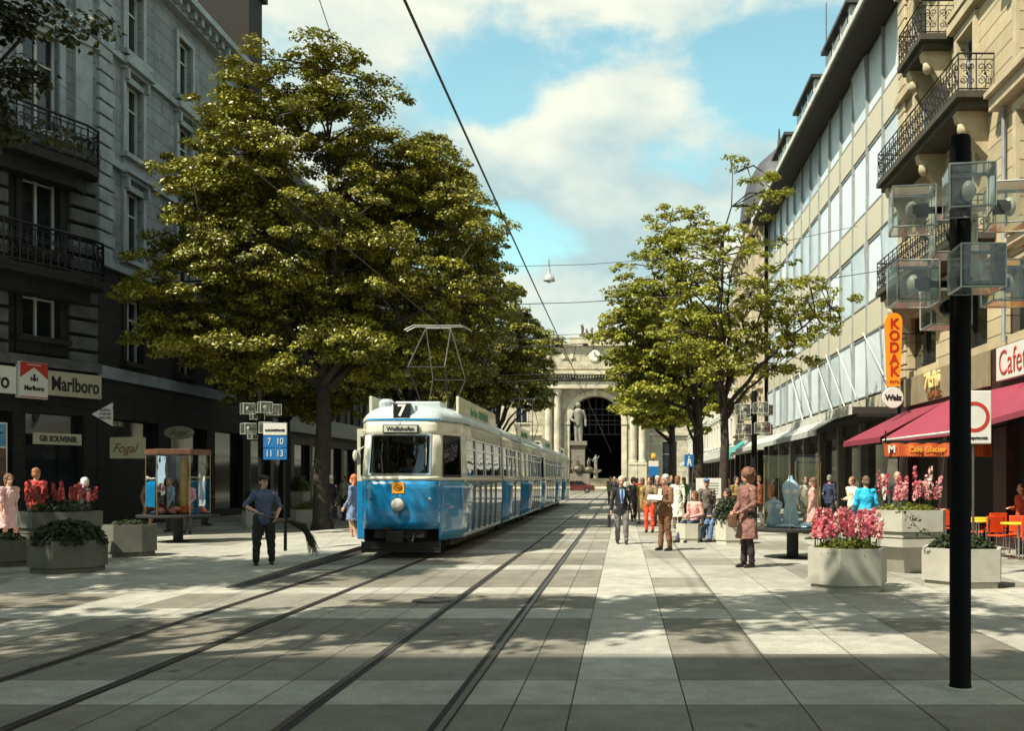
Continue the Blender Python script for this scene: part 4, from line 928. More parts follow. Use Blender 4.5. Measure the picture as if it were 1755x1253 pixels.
def tram_section(root, y0, y1, nose, wins, side_board=False):
    """one articulated section from y0 to y1; the wins are window spans along y"""
    sa = (lambda y: s_at(y)) if nose else (lambda y: y)
    S0 = 0. if nose else y0; S1 = sa(y1)
    lo = MB(); up = MB(); ln = MB()
    for sd in (-1, 1):
        if nose:
            patch(lo, 0, .9, .60, 1.58, sd, nz=6); patch(lo, .9, S1, .36, 1.58, sd, nz=6)
            patch(up, 0, S1, 1.58, 1.66, sd, nz=1, off=.004); patch(up, 0, S1, 2.50, 2.79, sd, nz=3)
            patch(up, 0, .66, 1.66, 1.70, sd, nz=1); patch(up, .62, 1.0, 1.66, 2.50, sd); patch(up, 1.88, sa(wins[0][0]), 1.66, 2.50, sd)
            patch(ln, 0, S1, 2.792, 2.83, sd, nz=1, off=.014)
        else:
            patch(lo, y0, y1, .36, 1.58, sd, nose=False, nz=6); patch(up, y0, y1, 1.58, 1.66, sd, nose=False, nz=1, off=.004); patch(up, y0, y1, 2.5, 2.79, sd, nose=False)
            patch(up, y0, wins[0][0], 1.66, 2.5, sd, nose=False)
        e = [w_[1] for w_ in wins]; b = [w_[0] for w_ in wins[1:]] + [y1]
        for p, q in zip(e, b): patch(up, sa(p), sa(q), 1.66, 2.50, sd, nose=nose)
    solid(lo.build('lower_body', 'tram_blue', root, smooth=True)); solid(up.build('upper_body', 'tram_cream', root, smooth=True))
    if nose: solid(ln.build('trim_line', 'tram_blue', root), .01)
    for sd in (-1, 1):
        for p, q in wins:
            g = MB(); patch(g, sa(p), sa(q), 1.66, 2.50, sd, nose=nose, off=-.02, nz=1); gw = g.build('window', 'tram_glass', root)
            g = MB(); patch(g, sa(p), sa(q), 2.24, 2.28, sd, nose=nose, off=.0, nz=1); patch(g, sa(p), sa(q), 1.66, 1.69, sd, nose=nose, off=.006, nz=1); patch(g, sa(p), sa(q), 2.47, 2.50, sd, nose=nose, off=.006, nz=1)
            patch(g, sa(p), sa(p) + .04, 1.69, 2.47, sd, nose=nose, off=.006, nz=1); patch(g, sa(q) - .04, sa(q), 1.69, 2.47, sd, nose=nose, off=.006, nz=1)
            solid(g.build('frame', 'chrome' if not nose else 'chrome', gw), .012)
        # seams of the side panels
        g = MB()
        for k in range(int((y1 - max(y0, 1.5)) / .95)):
            y = max(y0, 1.5) + .5 + k * .95; patch(g, sa(y), sa(y) + .018, .42, 1.54, sd, nose=nose, off=.004, nz=4)
        solid(g.build('panel_seam', 'rubber', root), .004)
        g = MB(); patch(g, sa(max(y0, 1.55)), S1, 1.545, 1.58, sd, nose=nose, off=.012, nz=1); patch(g, sa(max(y0, 1.55)), S1, .36, .40, sd, nose=nose, off=.012, nz=1); solid(g.build('trim_strip', 'chrome', root), .012)
    # roof
    r = MB(); rows = []; NT = 7
    ss = [q for q in np.arange(0, 2.3, .12)] + [S1] if nose else [y0, y1]
    for t in range(NT + 1):
        th = t / NT * PI / 2; k = 1 - math.cos(th)
        row = []
        for sd in (-1, 1):
            part = []
            for s in ss:
                x, y = outl(s, 2.8, nose); wgt = max(0, 1 - y / 2.0) if nose else 0
                part.append((sd * (x + .02) * (1 - .62 * k), y + wgt * k * 1.1, 2.80 + .36 * math.sin(th)))
            row += part[::-1] if sd < 0 else (part[1:] if nose else part)
        rows.append(row)
    n = len(rows[0]); vs = [p for row in rows for p in row]; fs = []
    for i in range(NT):
        for j in range(n - 1):
            f = (i * n + j, i * n + j + 1, (i + 1) * n + j + 1, (i + 1) * n + j)
            if not nose and j == 1: continue
            fs.append(f)
    if nose:
        b = NT * n
        for j in range(n // 2): fs.append((b + j, b + j + 1, b + n - 2 - j, b + n - 1 - j))
    else: b = NT * n; fs.append((b + 1, b, b + 3, b + 2) if False else (b + 0, b + 1, b + 2, b + 3))
    r.add(vs, fs); r.build('roof', 'tram_roof', root, smooth=True)
    # inside and under
    q = MB(); q.b2(-.98, .98, max(y0, 1.6), y1, .78, .86)
    if nose: q.b2(-.66, .66, .5, 1.6, .78, .86); q.b2(-.9, .9, y0 + .9, y1 - .1, .22, .6); q.build('underframe', 'under', root)
    q = MB(); q.b2(-1.0, 1.0, y0 + (1.0 if nose else 0), y1, 2.60, 2.64); q.build('ceiling_panel', 'tram_cream', root)
    q = MB()
    for y in np.arange(y0 + 2.2, y1 - .6, 1.25):
        for x in (-.72, .72): q.b2(x - .24, x + .24, y, y + .45, 1.2, 1.28); q.b2(x - .24, x + .24, y + .45, y + .52, 1.2, 1.85)
    q.build('seats', 'seat', root)
MT['number_box'] = M('black number box', (.01, .01, .01), .4)
MT['orange_plate'] = M('orange plate', (.85, .33, .01), .5)
MT['lit_lamp'] = M('cream lettering', (.8, .78, .7), .5)
def build_tram(name):
    root = thing(name, '', 'tram')
    tram_section(root, 0, 7.9, True, [(1.7, 3.05), (3.15, 4.6), (4.7, 6.15), (6.25, 7.7)])
    tram_section(root, 8.2, 12.9, False, [(8.35, 9.4), (9.5, 10.55), (10.65, 11.6), (11.7, 12.75)])
    tram_section(root, 13.2, 21.3, False, [(13.4, 14.8), (14.9, 16.3), (16.4, 17.8), (17.9, 19.3), (19.4, 21.1)])
    q = MB(); q.b2(-1.05, 1.05, 21.25, 21.3, .4, 2.8); q.build('rear_wall', 'tram_blue', root)
    for y in (7.9, 12.9):
        q = MB()
        for k in range(5): q.b2(-1.0 + .03 * (k % 2), 1.0 - .03 * (k % 2), y + k * .06 + .002, y + (k + 1) * .06 - .002, .45, 2.95)
        q.build('bellows', 'rubber', root)
    # windscreen with its frame, cab side windows
    for sd in (-1, 1):
        g = MB(); patch(g, 1.0, 1.88, 1.66, 2.50, sd, off=-.02, nz=2); w_ = g.build('cab_window', 'tram_glass', root)
        g = MB(); patch(g, 1.0, 1.88, 1.64, 1.69, sd, off=.008, nz=1); patch(g, 1.0, 1.88, 2.44, 2.5, sd, off=.008, nz=1); patch(g, 1.0, 1.05, 1.69, 2.44, sd, off=.008, nz=2); patch(g, 1.83, 1.88, 1.69, 2.44, sd, off=.008, nz=2)
        solid(g.build('frame', 'rubber', w_), .012)
    g = MB()
    for sd in (-1, 1): patch(g, 0, .62, 1.70, 2.50, sd, off=-.02, nz=4)
    ws = g.build('windscreen', 'tram_glass', root, smooth=True)
    g = MB()
    for sd in (-1, 1):
        patch(g, 0, .64, 1.685, 1.72, sd, off=.012, nz=1); patch(g, 0, .64, 2.48, 2.515, sd, off=.012, nz=1); patch(g, .60, .64, 1.72, 2.48, sd, off=.012, nz=4)
    solid(g.build('frame', 'chrome', ws), .015)
    q = MB(); q.tube([(-.30, -.02, 1.74), (-.36, .10, 2.05), (-.34, .16, 2.34)], .01, 4); q.build('wiper', 'rubber', root)
    q = MB(); q.b2(-.75, .75, .3, .75, .86, 1.62); q.build('dashboard', M('dashboard', (.12, .14, .13), .5), root)
    q = MB(); q.lathe([(.17, 0), (.19, .02), (.17, .04)], 16, (.0, .38, 1.72)); q.tube([(0, .38, 1.62), (0, .38, 1.74)], .03, 6); q.build('controller_wheel', 'chrome', root)
    q = MB(); q.b2(-.9, .9, 1.55, 1.6, .86, 1.9); q.b2(-.9, -.5, 1.55, 1.6, 1.9, 2.6); q.build('cab_partition', 'under', root)
    q = MB(); q.b2(-.25, .2, .95, 1.35, 1.15, 1.25); q.b2(-.25, .2, 1.3, 1.38, 1.25, 1.8); q.build('driver_seat', 'seat', root)
    # destination, number, emblem, lamps
    d = MB().b2(-.36, .36, .20, .26, 2.53, 2.70).build('destination_box', 'number_box', root, bevel=.01)
    MB().b2(-.335, .335, .192, .198, 2.55, 2.68).build('blind', M('destination blind', (.50, .52, .42), .5), d)
    textmesh('Wollishofen', .12, d, 'ink', (0, .188, 2.615), 0, .95, .002)
    q = MB(); q.prism([(-.30, .34), (.30, .34), (.42, 1.6), (-.42, 1.6)], 2.84, 3.12, top=[(-.24, .44), (.24, .44), (.26, 1.8), (-.26, 1.8)]); q.build('number_housing', 'tram_roof', root, bevel=.03)
    nb = MB().b2(-.17, .17, .30, .46, 2.83, 3.14).build('number_box', 'number_box', root, bevel=.01)
    textmesh('7', .33, nb, 'lit_lamp', (.0, .295, 2.985), 0, 1.05, .008)
    q = MB().b2(-.12, .12, -.012, .03, 1.32, 1.54).build('emblem', 'orange_plate', root)
    e = MB().lathe([(.085, 0), (.085, .006)], 18, M4=Matrix.Translation((0, -.012, 1.43)) @ Matrix.Rotation(PI / 2, 4, 'X') @ Matrix.Diagonal((1, .7, 1, 1))).build('oval_mark', 'ink', q)
    MB().lathe([(.062, 0), (.062, .006)], 18, M4=Matrix.Translation((0, -.017, 1.43)) @ Matrix.Rotation(PI / 2, 4, 'X') @ Matrix.Diagonal((1, .7, 1, 1))).build('oval_field', 'orange_plate', e)
    textmesh('VBZ', .05, e, 'ink', (0, -.024, 1.43), 0, 1.1)
    h = MB().lathe([(.15, 0), (.16, .04), (.14, .1)], 20, M4=Matrix.Translation((0, .03, 1.10)) @ Matrix.Rotation(PI / 2, 4, 'X')).build('headlamp', 'chrome', root, smooth=True)
    MB().lathe([(.125, .1), (.10, .13), (.04, .145)], 20, M4=Matrix.Translation((0, .03, 1.10)) @ Matrix.Rotation(PI / 2, 4, 'X')).build('lens', 'lens', h, smooth=True)
    for x in (-.55, .62):
        MB().lathe([(.03, 0), (.03, .03), (.015, .04)], 10, M4=Matrix.Translation((x, .08, 1.2)) @ Matrix.Rotation(PI / 2, 4, 'X')).build('marker_light', 'rubber' if x < 0 else 'chrome', root)
    q = MB(); q.b2(-.5, .5, .1, .5, .42, .6); q.b2(-.09, .09, -.28, .4, .40, .54); q.b2(-.16, .16, -.36, -.28, .36, .58); q.b2(-.3, -.1, -.02, .1, .58, .64); q.tube([(.3, .1, .5), (.3, -.1, .35), (.22, -.2, .42)], .025, 5); q.build('coupler', 'under', root, bevel=.01)
    q = MB(); q.b2(-.8, .8, .25, .29, .12, .34); q.tube([(-.7, .25, .2), (.7, .25, .2)], .02, 5); q.build('guard', 'under', root)
    for y in (1.9, 3.7, 9.8, 11.4, 17.4, 19.2):
        for x in (-.55, .47):
            m_ = Matrix.Translation((x, y, .34)) @ Matrix.Rotation(PI / 2, 4, 'Y')
            MB().lathe([(.1, 0), (.28, .0), (.33, .02), (.33, .08), (.1, .08)], 18, M4=m_).build('wheel', 'under', root)
    # advertising boards along the roof
    for sd in (-1, 1):
        for (ya, yb) in ((1.5, 7.6), (13.4, 17.6)):
            a = MB().b2(sd * .93 - .03, sd * .93 + .03, ya, yb, 2.93, 3.38).build('advert_board', 'tram_cream', root, bevel=.01)
            if sd > 0:
                textmesh('Sinar Foto   PHOTO KINO', .27, a, M('advert lettering', (.10, .25, .12), .5), (.965, (ya + yb) / 2, 3.15), PI / 2, .95 if yb < 10 else .7, .005)
    for bb in ((-.5, .5, 1.9, 2.7, 3.14, 3.3), (-.35, .35, 5.4, 6.9, 3.14, 3.34), (-.5, .5, 9.3, 11.6, 3.14, 3.34)): MB().b2(*bb).build('roof_box', 'tram_roof', root, bevel=.03)
    MB().lathe([(.16, 3.0), (.17, 3.2), (.1, 3.27)], 12, (-.45, .95, 0)).build('horn', 'tram_roof', root, bevel=.01)
    # pantograph
    p = MB(); y = 4.3
    bf = MB(); bf.b2(-.6, .6, y - .5, y - .44, 3.22, 3.28); bf.b2(-.6, .6, y + .44, y + .5, 3.22, 3.28); bf.b2(-.42, -.38, y - .47, y + .47, 3.2, 3.26); bf.b2(.38, .42, y - .47, y + .47, 3.2, 3.26)
    p.tube([(-.3, y, 5.26), (.3, y, 5.26)], .014, 5)
    for sd in (-1, 1):
        p.tube([(sd * .42, y - 1.5, 4.15), (sd * .3, y, 5.26)], .015, 5); p.tube([(sd * .42, y + 1.5, 4.15), (sd * .3, y, 5.26)], .015, 5)
        bf.tube([(sd * .4, y - .45, 3.12), (sd * .4, y - .45, 3.25)], .05, 6); bf.tube([(sd * .4, y + .45, 3.12), (sd * .4, y + .45, 3.25)], .05, 6)
    la = MB()
    for sd in (-1, 1): la.tube([(sd * .3, y - .2, 3.25), (sd * .42, y - 1.5, 4.15)], .018, 5); la.tube([(sd * .3, y + .2, 3.25), (sd * .42, y + 1.5, 4.15)], .018, 5)
    la.tube([(-.42, y - 1.5, 4.15), (.42, y - 1.5, 4.15)], .016, 5); la.tube([(-.42, y + 1.5, 4.15), (.42, y + 1.5, 4.15)], .016, 5)
    pg = p.build('pantograph', 'steel', root); la.build('lower_arm', 'under', pg); bf.build('base_frame', 'steel', pg)
    p = MB()
    for dy in (-.12, .12): p.tube([(-.8, y + dy, 5.20), (-.58, y + dy, 5.31), (.58, y + dy, 5.31), (.8, y + dy, 5.20)], .014, 5)
    p.build('collector', 'steel', pg)
    return root
tr1 = build_tram('tram')
tr2 = dup(tr1)
tag(tr1, 'blue and cream articulated tram with number 7 on its roof and an open cab door', 'tram', 'coupled trams')
tag(tr2, 'second blue and cream tram coupled behind the one showing number 7', 'tram', 'coupled trams')
place(tr1, (-4.48, 19.75, 0)); place(tr2, (-4.48, 41.6, 0))
tr2.name = 'tram.001'
# open cab door leaf of the leading tram
wx, wy = -5.60, 20.9
dm = MB(); dm.b2(wx - .0, wx + .36, wy - .02, wy + .03, .34, 1.56)
dr = dm.build('cab_door', 'tram_blue', tr1, bevel=.012)
dm = MB(); dm.b2(wx, wx + .36, wy - .02, wy + .03, 1.563, 1.68); dm.b2(wx, wx + .36, wy - .02, wy + .03, 2.5, 2.66); dm.b2(wx, wx + .07, wy - .02, wy + .03, 1.68, 2.5); dm.b2(wx + .30, wx + .36, wy - .02, wy + .03, 1.68, 2.5)
dm.build('door_frame', 'tram_cream', dr); MB().b2(wx + .07, wx + .30, wy, wy + .01, 1.68, 2.5).build('door_glass', 'tram_glass', dr)
q = MB(); q.tube([(wx + .03, wy - .05, 2.2), (wx + .3, wy - .05, 2.38)], .015, 5); q.ell((wx - .03, wy - .05, 2.1), (.06, .04, .12), 8, 6); q.build('mirror', 'tram_cream', dr)

# ------------------------------------------------------------------ wires
MT['wire'] = M('copper wire', (.035, .035, .03), .6)
def wire(name, label, pts, r=.012, group=None, cat='wire'):
    t = MB().tube(pts, r, 5).build(name, 'wire'); tag(t, label, cat, group); return t
wire('contact_wire', 'contact wire above the empty tram track', [(-1.72, -4, 5.42), (-1.74, 20, 5.40), (-1.72, 44, 5.42), (-1.72, 150, 5.42)], .013, 'tram wires')
wire('contact_wire', 'contact wire touched by the pantograph of the tram', [(-4.48, -4, 5.36), (-4.48, 150, 5.36)], .007, 'tram wires')
def sag(a, b, s, n=10):
    return [tuple((1 - i / n) * a[k] + i / n * b[k] - (s * 4 * (i / n) * (1 - i / n) if k == 2 else 0) for k in range(3)) for i in range(n + 1)]
wire('span_wire', 'thin span wire crossing above the pantograph between the trees', sag((-17, 33.0, 8.2), (RX, 33.0, 8.6), 1.0), .014, 'span wires')
wire('span_wire', 'span wire holding the contact wires beside the hanging lamp', sag((-17, 44, 9.0), (RX, 44, 9.3), 1.2), .014, 'span wires')
wire('span_wire', 'upper span wire carrying the hanging street lamp', sag((-17, 38, 11.2), (RX, 38, 11.3), 1.5), .012, 'span wires')
wire('span_wire', 'faint wire reaching up past the crown of the large left tree', [(-9.6, 34, 15.6), (-4.6, 12, 10.2), (-3.4, 4, 8.0)], .012, 'span wires')
wire('span_wire', 'thin wire crossing in front of the top left windows', [(-17, 31.5, 13.5), (-11.3, 14, 9.6), (-9, 6, 7.5)], .008, 'span wires')
for yy, zz, l_ in ((33.0, 7.4, 'nearest the camera'), (44, 8.2, 'behind the hanging lamp')):
    t = thing('wire_suspension', 'pair of insulated arms and droppers over both tracks, ' + l_, 'wire bracket', (-3.1, yy, zz), 'wire suspensions')
    m = MB()
    m.tube([(-6.4, yy, 5.85), (-1.2, yy, 6.1)], .02, 5); m.tube([(-6.4, yy + .15, 6.2), (-1.3, yy + .15, 6.3)], .015, 5)
    for x in (-4.48, -1.72): m.tube([(x, yy, 5.4), (x - .35, yy, 5.9)], .014, 4); m.tube([(x, yy, 5.4), (x + .15, yy, 6.05)], .012, 4)
    m.tube([(-3.1, yy, 6.0), (-3.1, yy, zz)], .01, 4)
    m.build('steady_arm', 'steel', t)
    m = MB()
    for x in (-5.6, -3.4, -2.2, -1.25): m.ell((x, yy, 6.0 + (x + 3) * .04), (.1, .05, .05), 8, 6)
    m.tube([(-1.25, yy, 5.7), (-1.0, yy, 5.9), (-.95, yy, 6.3), (-1.2, yy, 6.5)], .015, 5)
    m.build('insulator', 'rubber', t)
x_, y_, z_ = AT(941, 477, 38)
t = thing('hanging_lamp', 'bell shaped street lamp hanging from a wire above the tracks', 'street lamp', (x_, y_, z_))
MB().lathe([(.23, -.10), (.22, -.02), (.17, .08), (.08, .16), (.05, .2), (.05, .34), (.02, .42)], 18, (x_, y_, z_)).build('lamp_shade', M('lamp enamel', (.35, .37, .36), .4), t, smooth=True)
MB().tube([(x_, y_, z_ + .4), (x_, y_, z_ + .72)], .015, 5).build('hanger', 'black_iron', t)
MB().ell((x_, y_, z_ - .08), (.12, .12, .1), 10, 6).build('bulb', 'lens', t)

# ------------------------------------------------------------------ glass cube street lamps
MT['pale_pot'] = M('pale concrete pot', (.46, .44, .36), .85, var=.1, bump=.3)
MT['cube_glass'] = glass('lamp cube glass', (.84, .86, .81), .03, .1, .10, (.42, .43, .38))
MT['edge_glass'] = M('thick glass edge', (.55, .56, .50), .15, spec=.8)
MT['pole_black'] = M('black painted pole', (.003, .003, .003), .75, spec=.15, var=.3, bump=.15)
def cube_lamp(name):
    r = thing(name, '', 'street lamp', (0, 0, 0), 'glass cube street lamps')
    MB().lathe([(.085, 0), (.085, .02), (.08, .03), (.08, 4.22), (.07, 4.26)], 18).build('pole', 'pole_black', r, smooth=True)
    MB().lathe([(.12, .0), (.12, .008), (.085, .012)], 18).build('base_plate', 'pale_pot', r)
    for z, rot in ((3.70, 0.), (3.12, R(8))):
        for k in range(4):
            a = rot + k * PI / 2; dx, dy = math.cos(a), math.sin(a); d = .36 + (.03 if k % 2 else 0); zz = z + (-.12 if k == 1 else .03 if k == 3 else 0)
            arm = MB(); arm.tube([(0, 0, zz), (dx * (d - .05), dy * (d - .05), zz)], .028, 8); arm.tube([(dx * (d - .12), dy * (d - .12), zz), (dx * (d), dy * d, zz)], .055, 10); ar = arm.build('lamp_arm', 'pole_black', r)
            s = .165; cx, cy = dx * d, dy * d; m = MB(); rz = a
            g = MB(); g.box((cx, cy, zz), (2 * s, 2 * s, 2 * s * .97), rz=rz); gl = g.build('glass_cube', 'cube_glass', ar, bevel=.022)
            g = MB(); M_ = Matrix.Translation((cx, cy, zz)) @ Matrix.Rotation(rz, 4, 'Z'); e = s - .006; zt = s * .97 - .006
            for sg in (-1, 1):
                for sh in (-1, 1):
                    g.tube([(sg * e, sh * e, -zt), (sg * e, sh * e, zt)], .007, 4, M_); g.tube([(-e, sg * e, sh * zt), (e, sg * e, sh * zt)], .007, 4, M_); g.tube([(sg * e, -e, sh * zt), (sg * e, e, sh * zt)], .007, 4, M_)
            g.build('cube_edge', 'edge_glass', gl)
            MB().ell((cx, cy, zz), (.05, .05, .075), 10, 8).build('bulb', M('frosted bulb', (.5, .5, .46), .3), ar, smooth=True)
    return r
l1 = cube_lamp('street_lamp'); l2 = dup(l1); l3 = dup(l1)
place(l1, (2.60, 7.65, 0), R(-10), 'nearest street lamp, tall black pole with large glass cubes at the right')
place(l2, (3.70, 28, 0), R(20), 'street lamp of small glass cubes in front of the office building canopy')
place(l3, (-10.15, 27.8, 0), R(35), 'street lamp of glass cubes beside the blue tram stop sign')
for l_ in (l2, l3): l_.scale = (1, 1, .96)

# ------------------------------------------------------------------ tram stop sign, zone sign, far signs
x, y = G(489, 948)
s = thing('tram_stop_sign', 'blue and white tram stop sign on a black pole beside the sweeper', 'sign', (x, y, 0))
MB().tube([(x, y, 0), (x, y, 2.86)], .035, 10).build('pole', 'pole_black', s)
sx0 = x - .46; sx1 = x + .04
MB().b2(sx0, sx1, y - .05, y - .0, 2.56, 2.82).build('name_board', 'white', s); textmesh('BAHNHOFSTRASSE', .058, s, 'ink', ((sx0 + sx1) / 2, y - .055, 2.66), 0, .85, .002)
for k, (z, a_, b_) in enumerate(((2.29, '7', '10'), (2.025, '11', '13'))):
    bd = MB().b2(sx0, sx1, y - .05, y - .0, z, z + .25).build('line_board', 'blue_sign', s)
    textmesh(a_, .2, bd, 'white', (sx0 + .13, y - .055, z + .125), 0, .8); textmesh(b_, .2, bd, 'white', (sx0 + .36, y - .055, z + .125), 0, .8)
x, y = (1668 - VX) * 16.2 / FPX, 16.2
s = thing('zone_sign', 'white road sign with a red ring standing behind the near lamp post', 'sign', (x, y, 0))
MB().tube([(x, y, 0), (x, y, 3.0)], .022, 8).build('pole', 'steel', s)
bd = MB().b2(x - .28, x + .28, y - .05, y - .02, 2.18, 3.05).build('sign_plate', 'white', s, bevel=.03)
m = MB(); n = 32
for i in range(n):
    a0, a1 = 2 * PI * i / n, 2 * PI * (i + 1) / n
    m.add([(x + r * math.cos(a), y - .055, 2.62 + r * math.sin(a)) for a, r in ((a0, .19), (a1, .19), (a1, .25), (a0, .25))], [(0, 1, 2, 3)])
m.build('red_ring', 'sign_red', bd); textmesh('Fussgängerbereich', .062, bd, 'ink', (x, y - .055, 2.28), 0, .95, .001)
x, y = G(1120, 872)
s = thing('tram_stop_sign', 'small distant stop sign with yellow top between the pedestrians', 'sign', (x, y, 0))
MB().tube([(x, y, 0), (x, y, 2.9)], .04, 8).build('pole', 'pole_black', s); MB().b2(x - .26, x + .26, y - .06, y - .03, 1.75, 2.25).build('line_board', 'blue_sign', s); MB().b2(x - .26, x + .26, y - .06, y - .03, 2.253, 2.55).build('name_board', 'white', s)
MB().ell((x, y - .03, 2.8), (.14, .05, .16), 10, 6).build('yellow_top', 'gold', s)
x, y = (1181 - VX) * 46 / FPX, 46.
s = thing('pedestrian_sign', 'square blue sign with white figure between the tree trunks', 'sign', (x, y, 0))
MB().tube([(x, y, 0), (x, y, 2.8)], .03, 8).build('pole', 'steel', s); bd = MB().b2(x - .22, x + .22, y - .06, y - .03, 2.15, 2.72).build('sign_plate', 'blue_sign', s)
m = MB(); m.ell((x, y - .07, 2.6), (.04, .01, .05), 8, 5); m.add([(x - .1, y - .065, 2.2), (x - .04, y - .065, 2.2), (x + .02, y - .065, 2.38), (x + .07, y - .065, 2.2), (x + .12, y - .065, 2.2), (x + .05, y - .065, 2.54), (x - .05, y - .065, 2.54)], [(0, 1, 2, 5, 6), (2, 3, 4, 5)]); m.build('figure_mark', 'white', bd)

# ------------------------------------------------------------------ planters
MT['soil'] = M('soil', (.03, .02, .012), .95, bump=.6)
def hexpoly(rx, ry, cx=0., cy=0., a0=0.): return [(cx + rx * math.cos(a0 + PI / 3 * i), cy + ry * math.sin(a0 + PI / 3 * i)) for i in range(6)]
def planter(name, label, cx, cy, r, h, z=0., rz=0., group='hexagonal concrete planters', pedestal=False, mat='concrete'):
    t = thing(name, label, 'planter', (cx, cy, 0), group)
    m = MB(); H = lambda q: hexpoly(q, q, cx, cy, rz)
    m.prism(H(r), z + .1, z + h, cap=False); m.prism(H(r * .9), z + .08, z + h - .1, cap=False)
    P1, P2 = H(r), H(r * .9); n = 6
    m.add([(p[0], p[1], z + h) for p in P1] + [(p[0], p[1], z + h) for p in P2], [(i, (i + 1) % n, n + (i + 1) % n, n + i) for i in range(n)])
    m.add([(p[0], p[1], z + .1) for p in P1], [tuple(range(5, -1, -1))])
    bo = m.build('bowl', mat, t)
    MB().prism(H(r * .93), z + .0, z + .085).build('foot', mat, t)
    MB().add([(p[0], p[1], z + h - .06) for p in H(r * .9)], [tuple(range(6))]).build('soil', 'soil', t)
    if pedestal:
        m = MB(); m.prism(H(r * .93), z - .16, z - .02); m.prism(H(r * .5), 0, z - .163, top=H(r * .82)); m.build('pedestal', mat, t)
    return t
MT['planter_shaded'] = M('dirty shaded planter concrete', (.115, .112, .09), .9, var=.22, scale=3, bump=.5, bscale=100)  # dirty concrete, also darkened for the shade over the left group
# right group
A = G(1462, 1012); planter('planter', 'low hexagonal concrete planter with pink blossoms, in front of the blue jacket', 3.27, 14.45, .60, .62, 0, R(8))
planter('planter', 'raised hexagonal concrete planter on a pedestal behind the low ones', 4.92, 17.2, .72, .46, .62, R(8), pedestal=True)
planter('planter', 'low hexagonal concrete planter directly behind the near lamp post', 5.12, 15.0, .64, .58, 0, R(8))
# left group
planter('planter', 'shaded low hexagonal planter overgrown with dark grass, nearest on the left', -9.62, 17.2, .62, .56, 0, R(38), mat='planter_shaded')
planter('planter', 'shaded low hexagonal planter nearest the glass display case', -10.3, 20.7, .52, .66, 0, R(22), mat='planter_shaded')
planter('planter', 'raised hexagonal planter with red blossoms behind the grassy one', -10.9, 19.2, .74, .40, .58, R(22), pedestal=True, mat='planter_shaded')
planter('planter', 'low hexagonal planter half hidden at the far left of its group', -11.5, 18.4, .55, .48, 0, R(22), mat='planter_shaded')
# white round/hex planters beyond
MT['pale_pot'] = M('pale concrete pot', (.46, .44, .36), .85, var=.1, bump=.3)
for (px, py, r, h, z, lb) in ((428, 906, .36, .62, 0, 'pale planter just left of the sweeper'), (517, 902, .55, .55, 0, 'pale hexagonal planter behind the tram stop pole'), (505, 885, .5, .45, .62, 'raised pale planter with a green shrub behind the tram stop pole'),
                          (1182, 931, .33, .48, 0, 'small pale planter at the left end of the bench'), (1253, 934, .36, .62, 0, 'pale planter with a leafy shrub right of the bench')):
    x, y = G(px, py); y += r; planter('planter', lb, x, y, r, h, z, R(10), 'pale planters', pedestal=z > 0, mat='pale_pot')

# ------------------------------------------------------------------ foliage
def leafmesh(name, P, Nn, size, tone, mat, parent=None, aspect=.62):
    """one bent leaf of two triangles pairs at every point P, facing Nn"""
    n = len(P); o = np.array(wloc(parent)) if parent is not None else np.zeros(3)
    Nn = Nn / np.linalg.norm(Nn, axis=1, keepdims=True)
    rd = nr.normal(size=(n, 3)); T1 = np.cross(Nn, rd); T1 /= np.linalg.norm(T1, axis=1, keepdims=True) + 1e-9; T2 = np.cross(Nn, T1)
    s = (size * nr.uniform(.65, 1.3, n))[:, None]
    V = np.empty((n, 4, 3)); P = P - o
    V[:, 0] = P - T1 * s * .5; V[:, 1] = P + T2 * s * aspect * .5 + Nn * s * .12; V[:, 2] = P + T1 * s * .5; V[:, 3] = P - T2 * s * aspect * .5 + Nn * s * .12
    me = bpy.data.meshes.new(name); me.vertices.add(n * 4); me.vertices.foreach_set('co', V.reshape(-1).astype(np.float32))
    b = (np.arange(n) * 4)[:, None]; F = (b + np.array([[0, 1, 2, 0, 2, 3]])).reshape(-1)
    me.loops.add(n * 6); me.loops.foreach_set('vertex_index', F.astype(np.int32))
    me.polygons.add(n * 2); me.polygons.foreach_set('loop_start', (np.arange(n * 2) * 3).astype(np.int32))
    me.update(calc_edges=True)
    at = me.attributes.new('tone', 'FLOAT', 'POINT'); at.data.foreach_set('value', np.repeat(tone, 4).astype(np.float32))
    me.materials.append(MT[mat] if isinstance(mat, str) else mat)
    ob = bpy.data.objects.new(name, me); COL.objects.link(ob)
    if parent is not None: ob.parent = parent
    return ob
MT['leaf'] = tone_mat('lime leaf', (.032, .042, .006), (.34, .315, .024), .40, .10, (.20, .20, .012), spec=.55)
MT['leaf_light'] = tone_mat('light lime leaf', (.07, .085, .010), (.39, .375, .035), .42, .28, (.27, .30, .03), spec=.4)
MT['leaf_shade'] = tone_mat('shaded leaf', (.010, .016, .004), (.05, .06, .010), .5, .06, (.05, .06, .005), spec=.2)  # shade of the overhanging crown painted into the leaf colour
MT['leaf_plant'] = tone_mat('planter leaf', (.035, .06, .008), (.20, .21, .02), .5, .3, (.2, .25, .02))
MT['grass_dark'] = tone_mat('dark grass', (.008, .014, .004), (.03, .045, .01), .7, .2, (.04, .06, .01))
MT['petal'] = tone_mat('pink petals', (.50, .06, .10), (.85, .56, .50), .6, .25, (.7, .2, .25))
MT['petal_red'] = tone_mat('red petals', (.30, .012, .02), (.55, .18, .16), .6, .25, (.5, .1, .1))
MT['bark'] = M('dark bark', (.035, .028, .02), .9, var=.4, scale=6, bump=.8, bscale=14)
